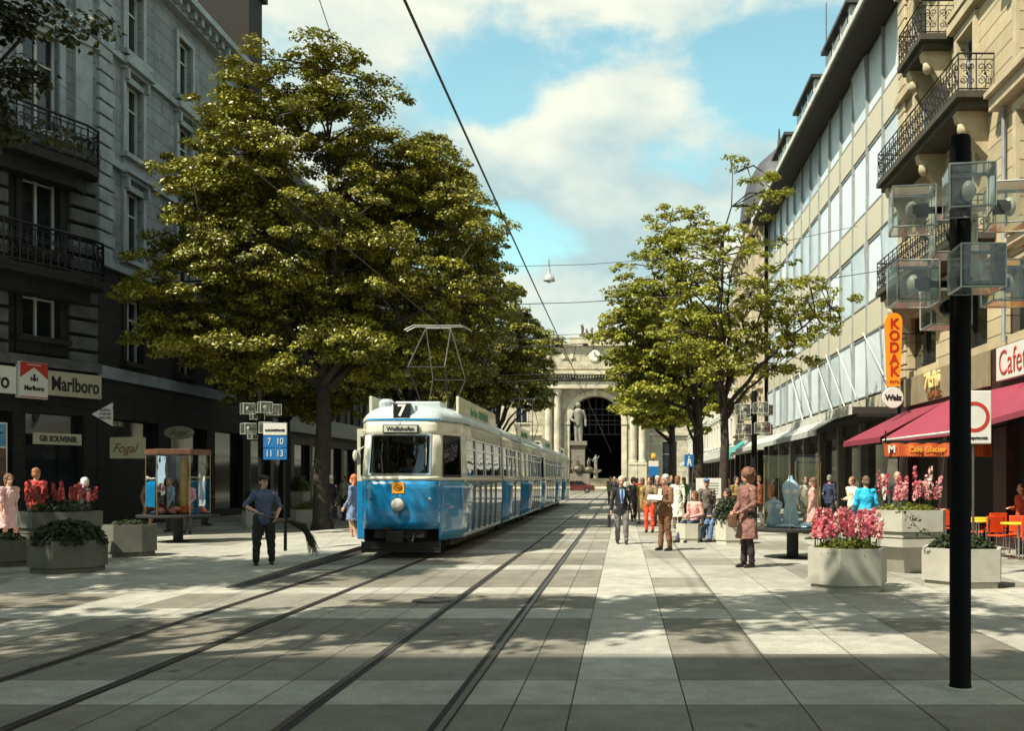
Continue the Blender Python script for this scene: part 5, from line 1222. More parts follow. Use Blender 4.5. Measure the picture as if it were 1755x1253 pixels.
def tree(name, label, base, th, tr, env, nclump, nleaf, lsize, mat='leaf', crad=(.55, 1.0), flat=.55, group=None, shell=.55, seed=1, trunk_top=None, lean=(0, 0), dens=1.):
    r_ = np.random.RandomState(seed); R_ = random.Random(seed)
    bx, by = base; root = thing(name, label, 'tree', (bx, by, 0), group)
    vol = np.array([e[3] * e[4] * e[5] for e in env]); vol = vol ** .75; vol /= vol.sum()
    cl = []
    tries = 0
    while len(cl) < nclump and tries < nclump * 40:
        tries += 1
        e = env[r_.choice(len(env), p=vol)]
        d = r_.normal(size=3); d /= np.linalg.norm(d); rad = r_.uniform(shell, 1.) ** .6
        c = np.array(e[:3]) + d * rad * np.array(e[3:])
        if any(np.sum((c - q[0]) ** 2) < (crad[0] * .75) ** 2 for q in cl): continue
        cl.append((c, R_.uniform(*crad)))
    # trunk and limbs
    top = Vector(trunk_top) if trunk_top else Vector((bx + lean[0], by + lean[1], th))
    t = MB(); pts = [Vector((bx, by, -.05)), Vector((bx, by, .25)), Vector((bx, by, 1.2)).lerp(top, .15), Vector((bx, by, 0)).lerp(top, .65) + Vector((.05, .03, 0)), top]
    t.tube(pts, [tr * 1.5, tr * 1.12, tr, tr * .88, tr * .75], 12)
    C = np.array([c for c, _ in cl]); ctr = C.mean(0); nodes = [(top, tr * .7)]
    hub = []
    k = max(5, min(12, nclump // 16))
    # spread the main limbs by farthest-point choice
    idx = [int(np.argmax(np.linalg.norm(C - np.array(top), axis=1)))]
    while len(idx) < k:
        dmin = np.min([np.linalg.norm(C - C[i], axis=1) for i in idx], axis=0); idx.append(int(np.argmax(dmin)))
    for i in idx:
        e = Vector(C[i]).lerp(Vector(ctr), .12); L_ = (e - top).length
        st_ = top - Vector((0, 0, 1)) * R_.uniform(0, th * .22)
        a = st_.lerp(e, .3) + Vector((R_.uniform(-.1, .1), R_.uniform(-.1, .1), .10)) * L_; b = st_.lerp(e, .65) + Vector((R_.uniform(-.07, .07), R_.uniform(-.07, .07), .08)) * L_
        P = [st_]
        for q in range(1, 9):
            u = q / 8; P.append((st_ * (1 - u) ** 3 + a * 3 * u * (1 - u) ** 2 + b * 3 * u * u * (1 - u) + e * u ** 3) + Vector((R_.uniform(-1, 1), R_.uniform(-1, 1), R_.uniform(-1, 1))) * .035 * L_ * .5)
        rr = [tr * (.52 - .44 * (q / 8)) for q in range(9)]
        t.tube(P, rr, 7); hub += [(P[q], rr[q]) for q in range(2, 9)]
    for c, cr in cl:
        c_ = Vector(c); h, hr = min(hub, key=lambda q: (q[0] - c_).length + max(0, q[0].z - c_.z) * .8)
        mid = h.lerp(c_, .55) + Vector((R_.uniform(-.15, .15), R_.uniform(-.15, .15), R_.uniform(0, .3)))
        t.tube([h, mid, c_], [min(hr * .7, .05), .028, .01], 5)
    t.build('trunk', 'bark', root, smooth=2)
    Ps = []; Ns = []; Tn = []
    for c, cr in cl:
        # a clump is a handful of sprays
        ns = max(3, int(7 * cr)); ct = r_.uniform(-.18, .18)
        out = c - ctr; out /= np.linalg.norm(out) + 1e-6
        for k2 in range(ns):
            d = r_.normal(size=3); d[2] *= .6; d /= np.linalg.norm(d); sc_ = c + d * cr * r_.uniform(.35, 1.05) * np.array((1, 1, flat)); sr = cr * r_.uniform(.28, .5)
            m = int(nleaf * cr * cr / ns * dens)
            D = r_.normal(size=(m, 3)); D /= np.linalg.norm(D, axis=1, keepdims=True); rad = r_.uniform(0, 1, m) ** .45
            p = sc_ + D * (rad * sr)[:, None] * np.array((1.15, 1.15, .5)); p[:, 2] -= .35 * ((p[:, 0] - c[0]) ** 2 + (p[:, 1] - c[1]) ** 2) / (cr * 2.4)
            nn = D * np.array((.45, .45, .3)) + out * .25 + np.array((0, 0, .65)) + r_.normal(size=(m, 3)) * .33
            Ps.append(p); Ns.append(nn); Tn.append(np.clip(.45 + ct + r_.uniform(-.12, .12) + np.abs(r_.normal(size=m)) * .38 - .22, 0, 1.15))
    P = np.concatenate(Ps); Nn = np.concatenate(Ns); Tn = np.concatenate(Tn)
    leafmesh('crown', P, Nn, lsize, Tn, mat, root)
    return root
GL = 'street trees'
tree('lime_tree', 'largest lime tree, dark trunk rising left of the tram front', (-9.5, 31.3), 5.2, .27,
     [(-9.6, 31, 10.0, 4.0, 3.4, 4.0), (-6.5, 31.5, 8.4, 2.8, 3.0, 3.4), (-12.5, 30.6, 7.4, 2.5, 2.6, 2.1), (-12.1, 31, 11.4, 2.1, 2.2, 2.3), (-11.0, 31, 13.4, 1.4, 1.7, 1.5), (-8.8, 31, 14.1, 1.2, 1.6, 1.3), (-10.6, 31, 5.7, 3.5, 2.6, 1.3), (-12.9, 31, 5.9, 1.5, 2.0, 1.1), (-6.6, 31.5, 11.3, 1.5, 2, 1.2), (-7.4, 31, 5.6, 2.2, 2.2, 1.0)],
     440, 820, .125, group=GL, seed=3, shell=.35)
tree('lime_tree', 'second lime tree standing behind the tram front, its crown joined to the largest one', (-9.3, 43), 5.5, .25,
     [(-8.8, 43, 11.0, 3.6, 3.4, 5.0), (-6.7, 43, 9, 1.7, 2.5, 3.4), (-8.8, 43, 15.2, 1.5, 1.8, 1.3), (-9.5, 43, 6.4, 3.2, 2.5, 1.6)], 230, 640, .155, group=GL, seed=5, shell=.45)
tree('lime_tree', 'lime tree reaching over the roofs of the coupled trams', (-9.2, 56), 4.6, .25,
     [(-7.6, 56, 9.6, 3.0, 3.3, 3.6), (-5.6, 56, 9.0, 1.3, 2, 2.4), (-9.5, 56, 6.4, 2.8, 2.5, 1.6)], 160, 520, .19, group=GL, seed=8, shell=.45)
tree('lime_tree', 'farthest lime tree of the left row in front of the station wing', (-9.2, 72), 4.6, .25,
     [(-7.8, 72, 9.6, 2.7, 3.3, 3.2), (-6.7, 72, 10.4, 1.4, 2, 2.4), (-6.4, 72, 7.6, 1.0, 2, 1.2)], 130, 400, .24, group=GL, seed=9, shell=.45)
tree('lime_tree', 'dark lime tree between the largest one and the shop fronts', (-14.0, 41), 4.6, .24,
     [(-13.4, 40.5, 8.0, 2.9, 3.2, 4.2), (-12.4, 38.5, 5.6, 3.2, 2.6, 1.6)], 190, 420, .18, group=GL, seed=12)
# right row
tree('young_lime_tree', 'airy tree with the straight dark trunk right of the bench', (3.28, 32.4), 4.2, .16,
     [(3.7, 32.4, 8.0, 2.7, 2.2, 2.6), (5.9, 32.2, 7.2, 1.9, 1.6, 1.2), (4.4, 32.4, 11.2, 1.2, 1.2, 1.2), (4.9, 32.4, 6.0, 2.2, 1.8, .7), (2.2, 32.4, 6.4, 1.6, 1.6, 1.4), (3.4, 32.4, 5.4, 2.0, 1.6, .8)], 150, 420, .125, 'leaf_light', (.4, .72), .38, GL, .15, 21)
tree('young_lime_tree', 'airy tree with a dark trunk behind the bench, left of the taller one', (2.96, 39.2), 4.4, .2,
     [(1.7, 39, 8.2, 2.5, 2.3, 3.2), (2.3, 39, 11.4, 1.2, 1.3, 1.1), (2.6, 39, 5.8, 2.2, 2, 1.2), (1.3, 39, 5.3, 2.2, 2, .9), (.2, 39, 7.2, 1.3, 1.6, 1.6)], 175, 420, .15, 'leaf_light', (.5, .85), .42, GL, .2, 22)
tree('young_lime_tree', 'tree of the right row just before the station pedestal', (2.7, 55), 4.4, .22,
     [(2.0, 55, 8.4, 2.5, 2.6, 3.4), (1.8, 55, 5.5, 2.3, 2.2, 1.0)], 130, 380, .21, 'leaf_light', (.6, .95), .45, GL, .25, 23)
tree('young_lime_tree', 'farthest tree of the right row behind the pedestrian sign', (5.2, 72), 4.4, .22,
     [(5.2, 72, 8.4, 3.0, 2.6, 3.6)], 85, 320, .26, 'leaf_light', (.6, .95), .45, GL, .25, 24)
# trees of the same rows nearer than the picture; unseen crowns are placed to shade and dapple the paving in view
tree('lime_tree', 'shaded tree whose branch hangs into the top left corner', (-11.3, 13.2), 5, .26,
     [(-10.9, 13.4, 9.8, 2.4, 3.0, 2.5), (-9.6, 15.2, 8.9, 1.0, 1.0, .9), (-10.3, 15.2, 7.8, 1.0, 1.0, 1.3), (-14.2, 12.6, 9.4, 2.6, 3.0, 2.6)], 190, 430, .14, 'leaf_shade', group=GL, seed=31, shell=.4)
tree('lime_tree', 'shading tree over the near left planters', (-14.5, 3.5), 5, .26, [(-13.5, 4, 9.2, 3.8, 4.2, 3.2)], 100, 300, .2, group=GL, seed=32)
tree('lime_tree', 'shading tree beside the camera on the near right paving', (1.8, -4.5), 5.2, .24, [(-.3, 2.0, 10.0, 2.8, 2.2, 1.8), (1.8, -1, 9.8, 2.6, 2.4, 2.0)], 90, 280, .2, group=GL, seed=34, shell=.3)
tree('lime_tree', 'shading tree whose crown hangs high over the near left track', (-8.8, 5.5), 5.2, .24, [(-7.0, 7.0, 9.8, 3.0, 1.8, 1.5), (-2.8, 7.4, 10.1, 2.4, 1.6, 1.2)], 85, 260, .2, group=GL, seed=41, shell=.3)
tree('lime_tree', 'shading tree beside the camera with its crown over the near lamp post', (3.6, -2.5), 5.2, .24, [(2.6, 4.6, 10.2, 2.3, 2.2, 1.4), (.8, 6.2, 10.4, 1.6, 1.5, 1.1)], 60, 250, .2, group=GL, seed=42, shell=.3)
rb = thing('rear_corner_house', 'unseen tall grey corner house added behind the camera on the left to shade the near paving', 'building', (-20, -14, 0))  # out of view, sized so its shadow crosses the near paving
Wr = Wall((-9, -25), PI / 2); q = MB(); hs = [(u - .7, u + .7, z, z + 2.1) for u in (2.5, 6.3, 10.1, 13.9, 17.7) for z in (5.0, 8.5, 12.0, 15.5, 19.0, 22.5)]; Wr.holes(q, 21, 0, 26.3, hs); q.build('wall', 'far_grey', rb)
pr = window_proto(1.4, 2.1, 'hood', surround='grey_trim', sub=2); put_windows(pr, Wr, rb, [((h[0] + h[1]) / 2, h[2]) for h in hs]); kill(pr)
q = MB(); q.b2(-34, -9.3, -24.9, -4.02, 0.02, 26.3); q.build('building_core', 'far_grey', rb); q = MB(); q.b2(-34, -8.6, -25, -3.6, 26.303, 26.8); q.build('cornice', 'grey_trim', rb)

def plant(name, label, cat, c, r, h, n, size, mat, group=None, spikes=0, pm='petal', sh=(.35, .6), droop=0., seed=1):
    r_ = np.random.RandomState(seed); root = thing(name, label, cat, c, group); c = np.array(c)
    D = r_.normal(size=(n, 3)); D[:, 2] = np.abs(D[:, 2]); D /= np.linalg.norm(D, axis=1, keepdims=True); q = r_.uniform(0.2, 1, n) ** .5
    P = c + D * q[:, None] * np.array((r, r, h)); P[:, 2] -= droop * np.maximum(0, np.hypot(P[:, 0] - c[0], P[:, 1] - c[1]) - r * .8)
    leafmesh('foliage', P, D + np.array((0, 0, .6)) + r_.normal(size=(n, 3)) * .5, size, r_.uniform(0, 1, n), mat, root)
    if spikes:
        Ps = []; Ns = []; T = []; st_ = MB()
        for i in range(spikes):
            a = r_.uniform(0, 2 * PI); q = r * .95 * math.sqrt(r_.uniform(0, 1)); x, y = c[0] + q * math.cos(a), c[1] + q * math.sin(a); hh = r_.uniform(*sh); z0 = c[2] + h * .55
            lx, ly = r_.uniform(-.06, .06, 2); st_.tube([(x, y, z0 - .1), (x + lx, y + ly, z0 + hh)], .006, 3)
            m = 46; u = r_.uniform(.35, 1, m); rad = .055 * (1.15 - u * .75); an = r_.uniform(0, 2 * PI, m); t0 = r_.choice([.05, .2, .45, .9], p=[.3, .25, .22, .23])
            Ps.append(np.stack([x + lx * u + rad * np.cos(an), y + ly * u + rad * np.sin(an), z0 + hh * u], 1)); Ns.append(np.stack([np.cos(an), np.sin(an), r_.uniform(-.2, .6, m)], 1)); T.append(np.clip(t0 + r_.normal(size=m) * .12, 0, 1))
        st_.build('stalks', MT['leaf_plant'], root)
        leafmesh('blossoms', np.concatenate(Ps), np.concatenate(Ns), .055, np.concatenate(T), pm, root, .9)
    return root
plant('flower_bed', 'low pink and white snapdragons in the front right planter', 'flowers', (3.27, 14.45, .52), .52, .24, 1500, .07, 'leaf_plant', spikes=54, sh=(.28, .56), seed=2)
plant('flower_bed', 'tall pink snapdragons in the raised right planter', 'flowers', (4.92, 17.2, .98), .62, .22, 1700, .07, 'leaf_plant', spikes=17, sh=(.42, .75), seed=3)
plant('green_plant', 'trailing green plant in the planter behind the lamp post', 'plant', (5.12, 15.0, .5), .52, .30, 1300, .08, 'grass_dark', droop=.3, seed=4)
m = thing('trailing_vine', 'thin vine hanging over the edge of the raised right planter', 'plant', (4.72, 15.3, .6)); q = MB(); vp = [(5.0, 15.1, .66), (4.75, 14.9, .72), (4.45, 14.75, .80), (4.32, 14.9, 1.0), (4.3, 15.5, 1.15)]; q.tube(vp, .006, 3); q.build('stem', 'bark', m)
vv = np.repeat(np.array(vp), 14, 0) + nr.normal(size=(70, 3)) * .05; leafmesh('leaves', vv, nr.normal(size=(70, 3)) + np.array((0, -.5, .8)), .07, nr.uniform(0, 1, 70), 'grass_dark', m)
plant('grass_tuft', 'dark overhanging grass in the nearest left planter', 'plant', (-9.62, 17.2, .50), .60, .40, 4200, .11, 'grass_dark', droop=.15, seed=5)
plant('flower_bed', 'red and pink blossoms in the raised left planter', 'flowers', (-10.9, 19.2, .88), .62, .34, 1700, .08, 'grass_dark', spikes=24, sh=(.22, .52), pm='petal_red', seed=6)
plant('green_plant', 'dark plant in the left planter beside the display case', 'plant', (-10.3, 20.7, .56), .42, .2, 900, .08, 'grass_dark', seed=7)
plant('green_plant', 'small green plant in the far left planter', 'plant', (-11.5, 18.4, .4), .42, .22, 700, .08, 'grass_dark', seed=8)
x, y = G(505, 885); plant('green_shrub', 'green shrub in the raised pale planter', 'plant', (x, y + .5, 1.02), .5, .75, 1300, .11, 'leaf_plant', seed=9)
x, y = G(1253, 934); plant('green_shrub', 'leafy dark shrub in the pale planter right of the bench', 'plant', (x, y + .36, .56), .42, .62, 1400, .09, 'grass_dark', seed=10)
x, y = G(517, 902); plant('green_plant', 'low greenery in the pale hexagonal planter', 'plant', (x, y + .55, .5), .45, .3, 800, .09, 'leaf_plant', seed=13)
x, y = G(428, 906); plant('green_shrub', 'dark shrub in the pale planter left of the sweeper', 'plant', (x, y + .36, .56), .36, .7, 900, .1, 'grass_dark', seed=14)

# ------------------------------------------------------------------ display cases
MT['case_glass'] = glass('case glass', (.95, .96, .96), .0, .02)
MT['brown_wood'] = M('brown varnished wood', (.12, .055, .025), .45, var=.3, scale=6)
MT['brass'] = M('brass profile', (.35, .24, .09), .35, .7)
def display(name, label, cx, cy, zd, rd, rb, ht, capm, z_top=True):
    t = thing(name, label, 'display case', (cx, cy, 0), 'glass display cases')
    MB().lathe([(rd * .98, zd - .07), (rd, zd - .05), (rd, zd - .01), (rd * .98, zd)], 32, (cx, cy, 0)).build('table_top', 'rubber', t)
    MB().lathe([(.30, 0), (.30, .02), (.12, .04), (.12, zd - .07)], 20, (cx, cy, 0)).build('pillar', 'rubber', t)
    P = hexpoly(rb, rb, cx, cy, R(15)); n = 6
    for i in range(n):
        a, b = P[i], P[(i + 1) % n]
        MB().add([(a[0], a[1], zd + .005), (b[0], b[1], zd + .005), (b[0], b[1], ht), (a[0], a[1], ht)], [(0, 1, 2, 3)]).build('glass_pane', 'case_glass', t)
        MB().tube([(a[0], a[1], zd + .004), (a[0], a[1], ht)], .012, 6).build('glazing_profile', 'brass', t)
    MB().prism(hexpoly(rb * 1.04, rb * 1.04, cx, cy, R(15)), ht, ht + .13).build('top', capm, t, bevel=.01)
    return t
dx, dy = -11.35, 25.3
display('display_case', 'glass display case with a brown top, red goods on its round black table', dx, dy, .70, .98, .76, 2.22, 'brown_wood')
MT['red_cloth'] = M('red orange goods', (.75, .07, .02), .6, var=.4, scale=8, col2=(.85, .25, .06)); MT['pink_cloth'] = M('pink goods', (.75, .30, .28), .6, var=.2); MT['green_cloth'] = M('green goods', (.10, .25, .06), .6)
for k in range(9):
    a = k * 2.4; q = .15 + .05 * k; x, y = dx + q * math.cos(a) * 1.1, dy - .1 + q * math.sin(a) * .8
    m = MB()
    for j in range(5): m.ell((x + rng.uniform(-.08, .08), y + rng.uniform(-.08, .08), .76 + rng.uniform(0, .1)), (rng.uniform(.06, .12), rng.uniform(.06, .12), rng.uniform(.04, .08)), 8, 5)
    o = m.build('folded_scarf', ('red_cloth', 'red_cloth', 'pink_cloth', 'red_cloth', 'green_cloth')[k % 5], smooth=True); tag(o, 'bright crumpled scarf laid out in the left display case', 'scarf', 'scarves in the left display case')
m = MB().lathe([(.11, .703), (.11, 2.15)], 14, (dx + .12, dy + .05, 0)).build('display_column', 'brass'); tag(m, 'shiny brass column in the middle of the left display case', 'column')
dx2, dy2 = 3.45, 20.2
display('display_case', 'glass display case with pale blue lingerie busts on a round table, on the right', dx2, dy2, .62, .86, .62, 1.95, 'case_glass')
MT['pale_blue'] = M('pale blue satin', (.40, .58, .68), .3, var=.25, scale=5, coat=.4); MT['white_cloth'] = M('white cloth', (.72, .74, .72), .6, var=.08)
for (ox, oy, lb) in ((-.06, -.12, 'pale blue bust form in the middle of the right display case'), (-.38, .0, 'pale blue bust form at the left of the right display case')):
    b = thing('bust_form', lb, 'mannequin', (dx2 + ox, dy2 + oy, .63))
    k = .95 if ox > -.2 else .55
    x, y, z = dx2 + ox, dy2 + oy, .63
    m = MB(); m.lathe([(.02, 0), (.13, .0), (.17, .12 * k), (.16, .25 * k), (.115, .48 * k), (.14, .62 * k), (.175, .78 * k), (.17, .9 * k), (.10, .98 * k), (.05, 1.02 * k), (.04, 1.1 * k)], 18, (x, y, z), 1, .65); m.build('torso', 'pale_blue', b, smooth=True)
    m = MB();
    for sx_ in (-1, 1): m.ell((x + sx_ * .075, y - .09, z + .75 * k), (.07, .05, .06), 10, 7); m.cap((x + sx_ * .08, y - .09, z + .8 * k), .012, (x + sx_ * .09, y, z + .95 * k), .012, 5)
    m.build('brassiere', 'white_cloth', b, smooth=True)
m = MB()
for (x, y, z, r1) in ((-.2, -.3, .66, .16), (.25, -.3, .66, .14), (.3, .0, .68, .12), (.1, -.42, .65, .12)): m.ell((dx2 + x, dy2 + y, z), (r1 * 1.3, r1, r1 * .35), 12, 6)
tag(m.build('draped_cloth', 'pale_blue', smooth=True), 'pale blue cloth draped on the table of the right display case', 'cloth')

# ------------------------------------------------------------------ people
MT['skin'] = M('skin', (.50, .28, .19), .55, var=.08)
MT['shoe'] = M('black shoe leather', (.015, .012, .01), .4)
_mc = {}
def cm(col, rough=.8, var=.15):
    k = (tuple(col), rough)
    if k not in _mc: _mc[k] = M('cloth %d' % len(_mc), col, rough, var=var, scale=7, bump=.35, bscale=22)
    return _mc[k]
FOLD = bpy.data.textures.new('folds', 'CLOUDS'); FOLD.noise_scale = .11; FOLD.noise_depth = 1
def remesh(name, mb, mat, parent, vox, sm=3, fold=0.):
    me = bpy.data.meshes.new('tmp'); me.from_pydata(mb.v, [], mb.f); ob = bpy.data.objects.new('tmp', me); COL.objects.link(ob)
    q = ob.modifiers.new('r', 'REMESH'); q.mode = 'VOXEL'; q.voxel_size = vox
    q = ob.modifiers.new('s', 'SMOOTH'); q.factor = .5; q.iterations = sm
    if fold:
        q = ob.modifiers.new('d', 'DISPLACE'); q.texture = FOLD; q.strength = fold; q.mid_level = .5; q.texture_coords = 'LOCAL'
    dg = bpy.context.evaluated_depsgraph_get(); m2 = bpy.data.meshes.new_from_object(ob.evaluated_get(dg)); bpy.data.objects.remove(ob)
    m2.polygons.foreach_set('use_smooth', [True] * len(m2.polygons)); m2.materials.clear(); m2.materials.append(mat); m2.name = name
    o = bpy.data.objects.new(name, m2); COL.objects.link(o); o.parent = parent; return o
def person(loc, rz, h, label, top=(.1, .1, .1), bottom=(.08, .07, .06), hair=(.05, .03, .02), hair_kind='short', style='trousers', hem=.5, pose=None, pz=None, lean=(0, 0), wide=1., vox=.011, legs_skin=False,
           sleeves=1., shirt=None, tie=None, cap_col=None, group=None, z=0., headturn=0., shoe='shoe'):
    P = thing('person', label, 'person', (0, 0, 0), group)
    J = dict(hL=(.09, 0, .93), kL=(.10, -.02, .50), aL=(.10, .03, .09), hR=(-.09, 0, .93), kR=(-.10, -.02, .50), aR=(-.10, .03, .09),
             sL=(.18, 0, 1.41), eL=(.235, .03, 1.13), wL=(.25, -.06, .89), sR=(-.18, 0, 1.41), eR=(-.235, .03, 1.13), wR=(-.25, -.06, .89), pel=(0, 0, .96), wai=(0, 0, 1.10), che=(0, 0, 1.30), nek=(0, .01, 1.47), hed=(0, -.015, 1.63))
    if pz is not None:
        for k in ('hL', 'hR', 'sL', 'eL', 'wL', 'sR', 'eR', 'wR', 'pel', 'wai', 'che', 'nek', 'hed'): J[k] = (J[k][0], J[k][1], J[k][2] + pz - .95)
    for k in ('sL', 'eL', 'wL', 'sR', 'eR', 'wR', 'wai', 'che', 'nek', 'hed'):
        f = (J[k][2] - J['pel'][2]) / .6; J[k] = (J[k][0] + lean[0] * f, J[k][1] + lean[1] * f, J[k][2])
    if not pose and pz is None:
        q_ = random.Random(int(loc[0] * 997 + loc[1] * 131)); st = q_.uniform(-.16, .16)
        for sg, n_ in ((1, 'L'), (-1, 'R')):
            J['k' + n_] = (sg * .085, -.03 - max(0, st * sg) * .9, .50 + abs(st) * .1); J['a' + n_] = (sg * .085, .03 - st * sg, .09 + (.03 if st * sg < 0 else 0))
            J['e' + n_] = (sg * q_.uniform(.19, .22), q_.uniform(.0, .05) + st * sg * .5, 1.13)
            J['w' + n_] = (sg * q_.uniform(.17, .23), q_.uniform(-.10, -.02) + st * sg * .8, .90) if q_.random() < .6 else (sg * q_.uniform(.05, .16), -.26, q_.uniform(1.0, 1.16))
    if pose: J.update(pose)
    J = {k: Vector(v) for k, v in J.items()}
    W_ = wide; H_ = J['hed']
    rotH = Matrix.Rotation(headturn, 3, 'Z')
    b = MB()
    b.cap(J['pel'], .115 * W_, J['wai'], .105 * W_, 12); b.cap(J['wai'], .10 * W_, J['che'], .12 * W_, 12); b.cap(J['sL'], .055, J['sR'], .055); b.cap(J['che'] + Vector((0, 0, .1)), .07, J['nek'] + Vector((0, 0, .05)), .05, 10)
    b.cap(J['nek'], .05, H_ - Vector((0, 0, .04)), .048, 10)
    def hv(x, y, z_): return H_ + rotH @ Vector((x, y, z_))
    b.ell(hv(0, .008, .025), (.074, .092, .098), 14, 10, rot=rotH); b.ell(hv(0, -.03, -.05), (.055, .055, .062), 12, 8, rot=rotH); b.ell(hv(0, -.058, -.088), (.026, .022, .02), 8, 6)
    b.cap(hv(0, -.085, .01), .008, hv(0, -.103, -.03), .014, 8)
    for s_ in (-1, 1): b.ell(hv(s_ * .077, .01, -.005), (.012, .022, .032), 8, 6, rot=rotH)
    b.cap(hv(-.02, -.083, -.06), .008, hv(.02, -.083, -.06), .008, 6)
    for s_, a, k, e in (('L', 'h', 'k', 'a'), ('R', 'h', 'k', 'a')):
        b.cap(J[a + s_], .08 * W_, J[k + s_], .053, 10); b.cap(J[k + s_], .053, J[e + s_], .036, 10)
        ft = J[e + s_]; b.cap(ft + Vector((0, .02, -.05)), .035, ft + Vector((0, -.13, -.06)), .028, 8)
        b.cap(J['s' + s_], .05, J['e' + s_], .038, 10); b.cap(J['e' + s_], .037, J['w' + s_], .025, 10)
        d = (J['w' + s_] - J['e' + s_]).normalized(); fw = Vector((0, -1, 0)); sd_ = d.cross(fw)
        if sd_.length < .2: sd_ = d.cross(Vector((0, 0, 1)))
        sd_.normalize(); fr = sd_.cross(d).normalized(); w_ = J['w' + s_]
        # the palm's broad way is front to back, fingers side by side along it
        for q in (-.022, 0, .022): b.cap(w_ + fr * q * .5, .017, w_ + d * .08 + fr * q, .015, 6)
        inn = sd_ * (-1 if (sd_.x > 0) == (J['s' + s_].x > 0) else 1)
        for i, (q, l) in enumerate(((-.030, .055), (-.010, .075), (.011, .08), (.031, .07))):
            p0 = w_ + d * .085 + fr * q; p1 = p0 + d * l * .55 + inn * .008; p2 = p1 + d * l * .4 + inn * .024; b.cap(p0, .0095, p1, .009, 6); b.cap(p1, .009, p2, .0075, 6)
        b.cap(w_ + d * .03 + fr * .025, .012, w_ + d * .075 + fr * .055 + inn * .01, .010, 6)
    remesh('body', b, MT['skin'], P, vox, 1)
    # clothes
    g = MB(); e = .014
    g.cap(J['wai'], (.105) * W_ + e, J['che'], .128 * W_ + e, 14); g.cap(J['che'] + Vector((0, 0, -.02)), .118 * W_ + e, J['che'] + Vector((0, 0, .07)), .10 * W_ + e, 14)
    g.cap(J['sL'] + Vector((-.02, 0, 0)), .055 + e, J['sR'] + Vector((.02, 0, 0)), .055 + e); g.cap(J['che'] + Vector((0, 0, .08)), .09, J['nek'] + Vector((0, 0, -.02)), .058, 12)
    g.cap(J['pel'] + Vector((0, 0, -.02)), .122 * W_ + e, J['wai'], .108 * W_ + e, 14)
    for s_ in 'LR':
        g.cap(J['s' + s_], .056 + e * .6, J['e' + s_], .045 + e * .5, 10)
        if sleeves > .5: w2 = J['e' + s_].lerp(J['w' + s_], .93); g.cap(J['e' + s_], .045 + e * .5, w2, .034 + e * .4, 10)
    if style in ('coat', 'dress'):
        c = J['pel']; prof = [(.06, c.z - hem + hem), ]
        hz = hem
        n = 16; zz = [J['wai'].z, c.z, (c.z + hz) / 2, hz]; rr = [.125 * W_, .165 * W_, .20 * W_, .235 * W_]
        vs = []; fs = []
        for i, (r_, z_) in enumerate(zip(rr, zz)):
            for j in range(n):
                t = 2 * PI * j / n; k = 1 + (.07 * math.sin(5 * t + 1) if i > 1 else 0); vs.append((c.x + r_ * k * math.cos(t), c.y + r_ * .78 * k * math.sin(t), z_))
        for i in range(3):
            for j in range(n): fs.append((i * n + j, (i + 1) * n + j, (i + 1) * n + (j + 1) % n, i * n + (j + 1) % n))
        fs += [tuple(range(n)), tuple(range(4 * n - 1, 3 * n - 1, -1))]; g.add(vs, fs)
    elif style == 'jacket':
        c = J['pel']; g.lathe([(.125 * W_, J['wai'].z), (.158 * W_, c.z), (.17 * W_, c.z - .15)], 16, (c.x, c.y, 0), 1.08, .80)
    remesh('coat' if style in ('coat', 'jacket') else 'dress' if style == 'dress' else 'shirt', g, cm(top), P, vox, 3, .05)
    if style != 'dress' and not legs_skin:
        g = MB(); g.cap(J['hL'], .10 * W_, J['hR'], .10 * W_, 12); g.cap(J['pel'] + Vector((0, 0, -.03)), .125 * W_, J['pel'] + Vector((0, 0, .04)), .118 * W_, 12)
        for s_ in 'LR':
            g.cap(J['h' + s_], .095 * W_, J['k' + s_], .068 * W_, 10); a2 = J['k' + s_].lerp(J['a' + s_], .93); g.cap(J['k' + s_], .068 * W_, a2, .062, 10)
        remesh('trousers', g, cm(bottom), P, vox, 3, .04)
    g = MB()
    for s_ in 'LR':
        ft = J['a' + s_]; g.cap(ft + Vector((0, .025, -.05)), .043, ft + Vector((0, -.06, -.052)), .042, 8); g.cap(ft + Vector((0, -.06, -.052)), .042, ft + Vector((0, -.15, -.062)), .034, 8)
    remesh('shoes', g, MT[shoe], P, vox, 1)
    # hair, eyes
    g = MB(); hs_ = {'short': .010, 'curly': .05, 'long': .022, 'bald': .004}.get(hair_kind, .012)
    g.ell(hv(0, .028, .048), (.076 + hs_, .084 + hs_, .084 + hs_), 14, 10, rot=rotH); g.ell(hv(0, .05, -.01), (.07 + hs_, .06 + hs_, .075 + hs_), 12, 8, rot=rotH)
    if hair_kind == 'long': g.ell(hv(0, .06, -.07), (.085, .05, .12), 12, 8, rot=rotH)
    if hair_kind == 'curly':
        rr_ = random.Random(int(loc[0] * 100))
        for _ in range(26):
            a = rr_.uniform(0, 2 * PI); k = rr_.uniform(-.1, 1); q = math.sqrt(max(0, 1 - k * k * .7)); yy = .045 + .11 * q * math.sin(a)
            if yy < -.035 and k < .6: continue
            g.ell(hv(.105 * q * math.cos(a), yy, .03 + .12 * k), .034, 8, 6)
    if hair_kind != 'none': remesh('hair', g, cm(hair, .7, .5), P, vox, 1, .02)
    if cap_col:
        g = MB(); g.ell(hv(0, .0, .085), (.098, .11, .055), 14, 8, rot=rotH); g.ell(hv(0, -.10, .07), (.07, .06, .012), 12, 6, rot=rotH); remesh('cap', g, cm(cap_col), P, vox, 1)
    g = MB()
    for s_ in (-1, 1): g.ell(hv(s_ * .03, -.082, .012), (.012, .006, .007), 8, 6)
    g.build('eyes', MT['shoe'], P)
    g = MB()
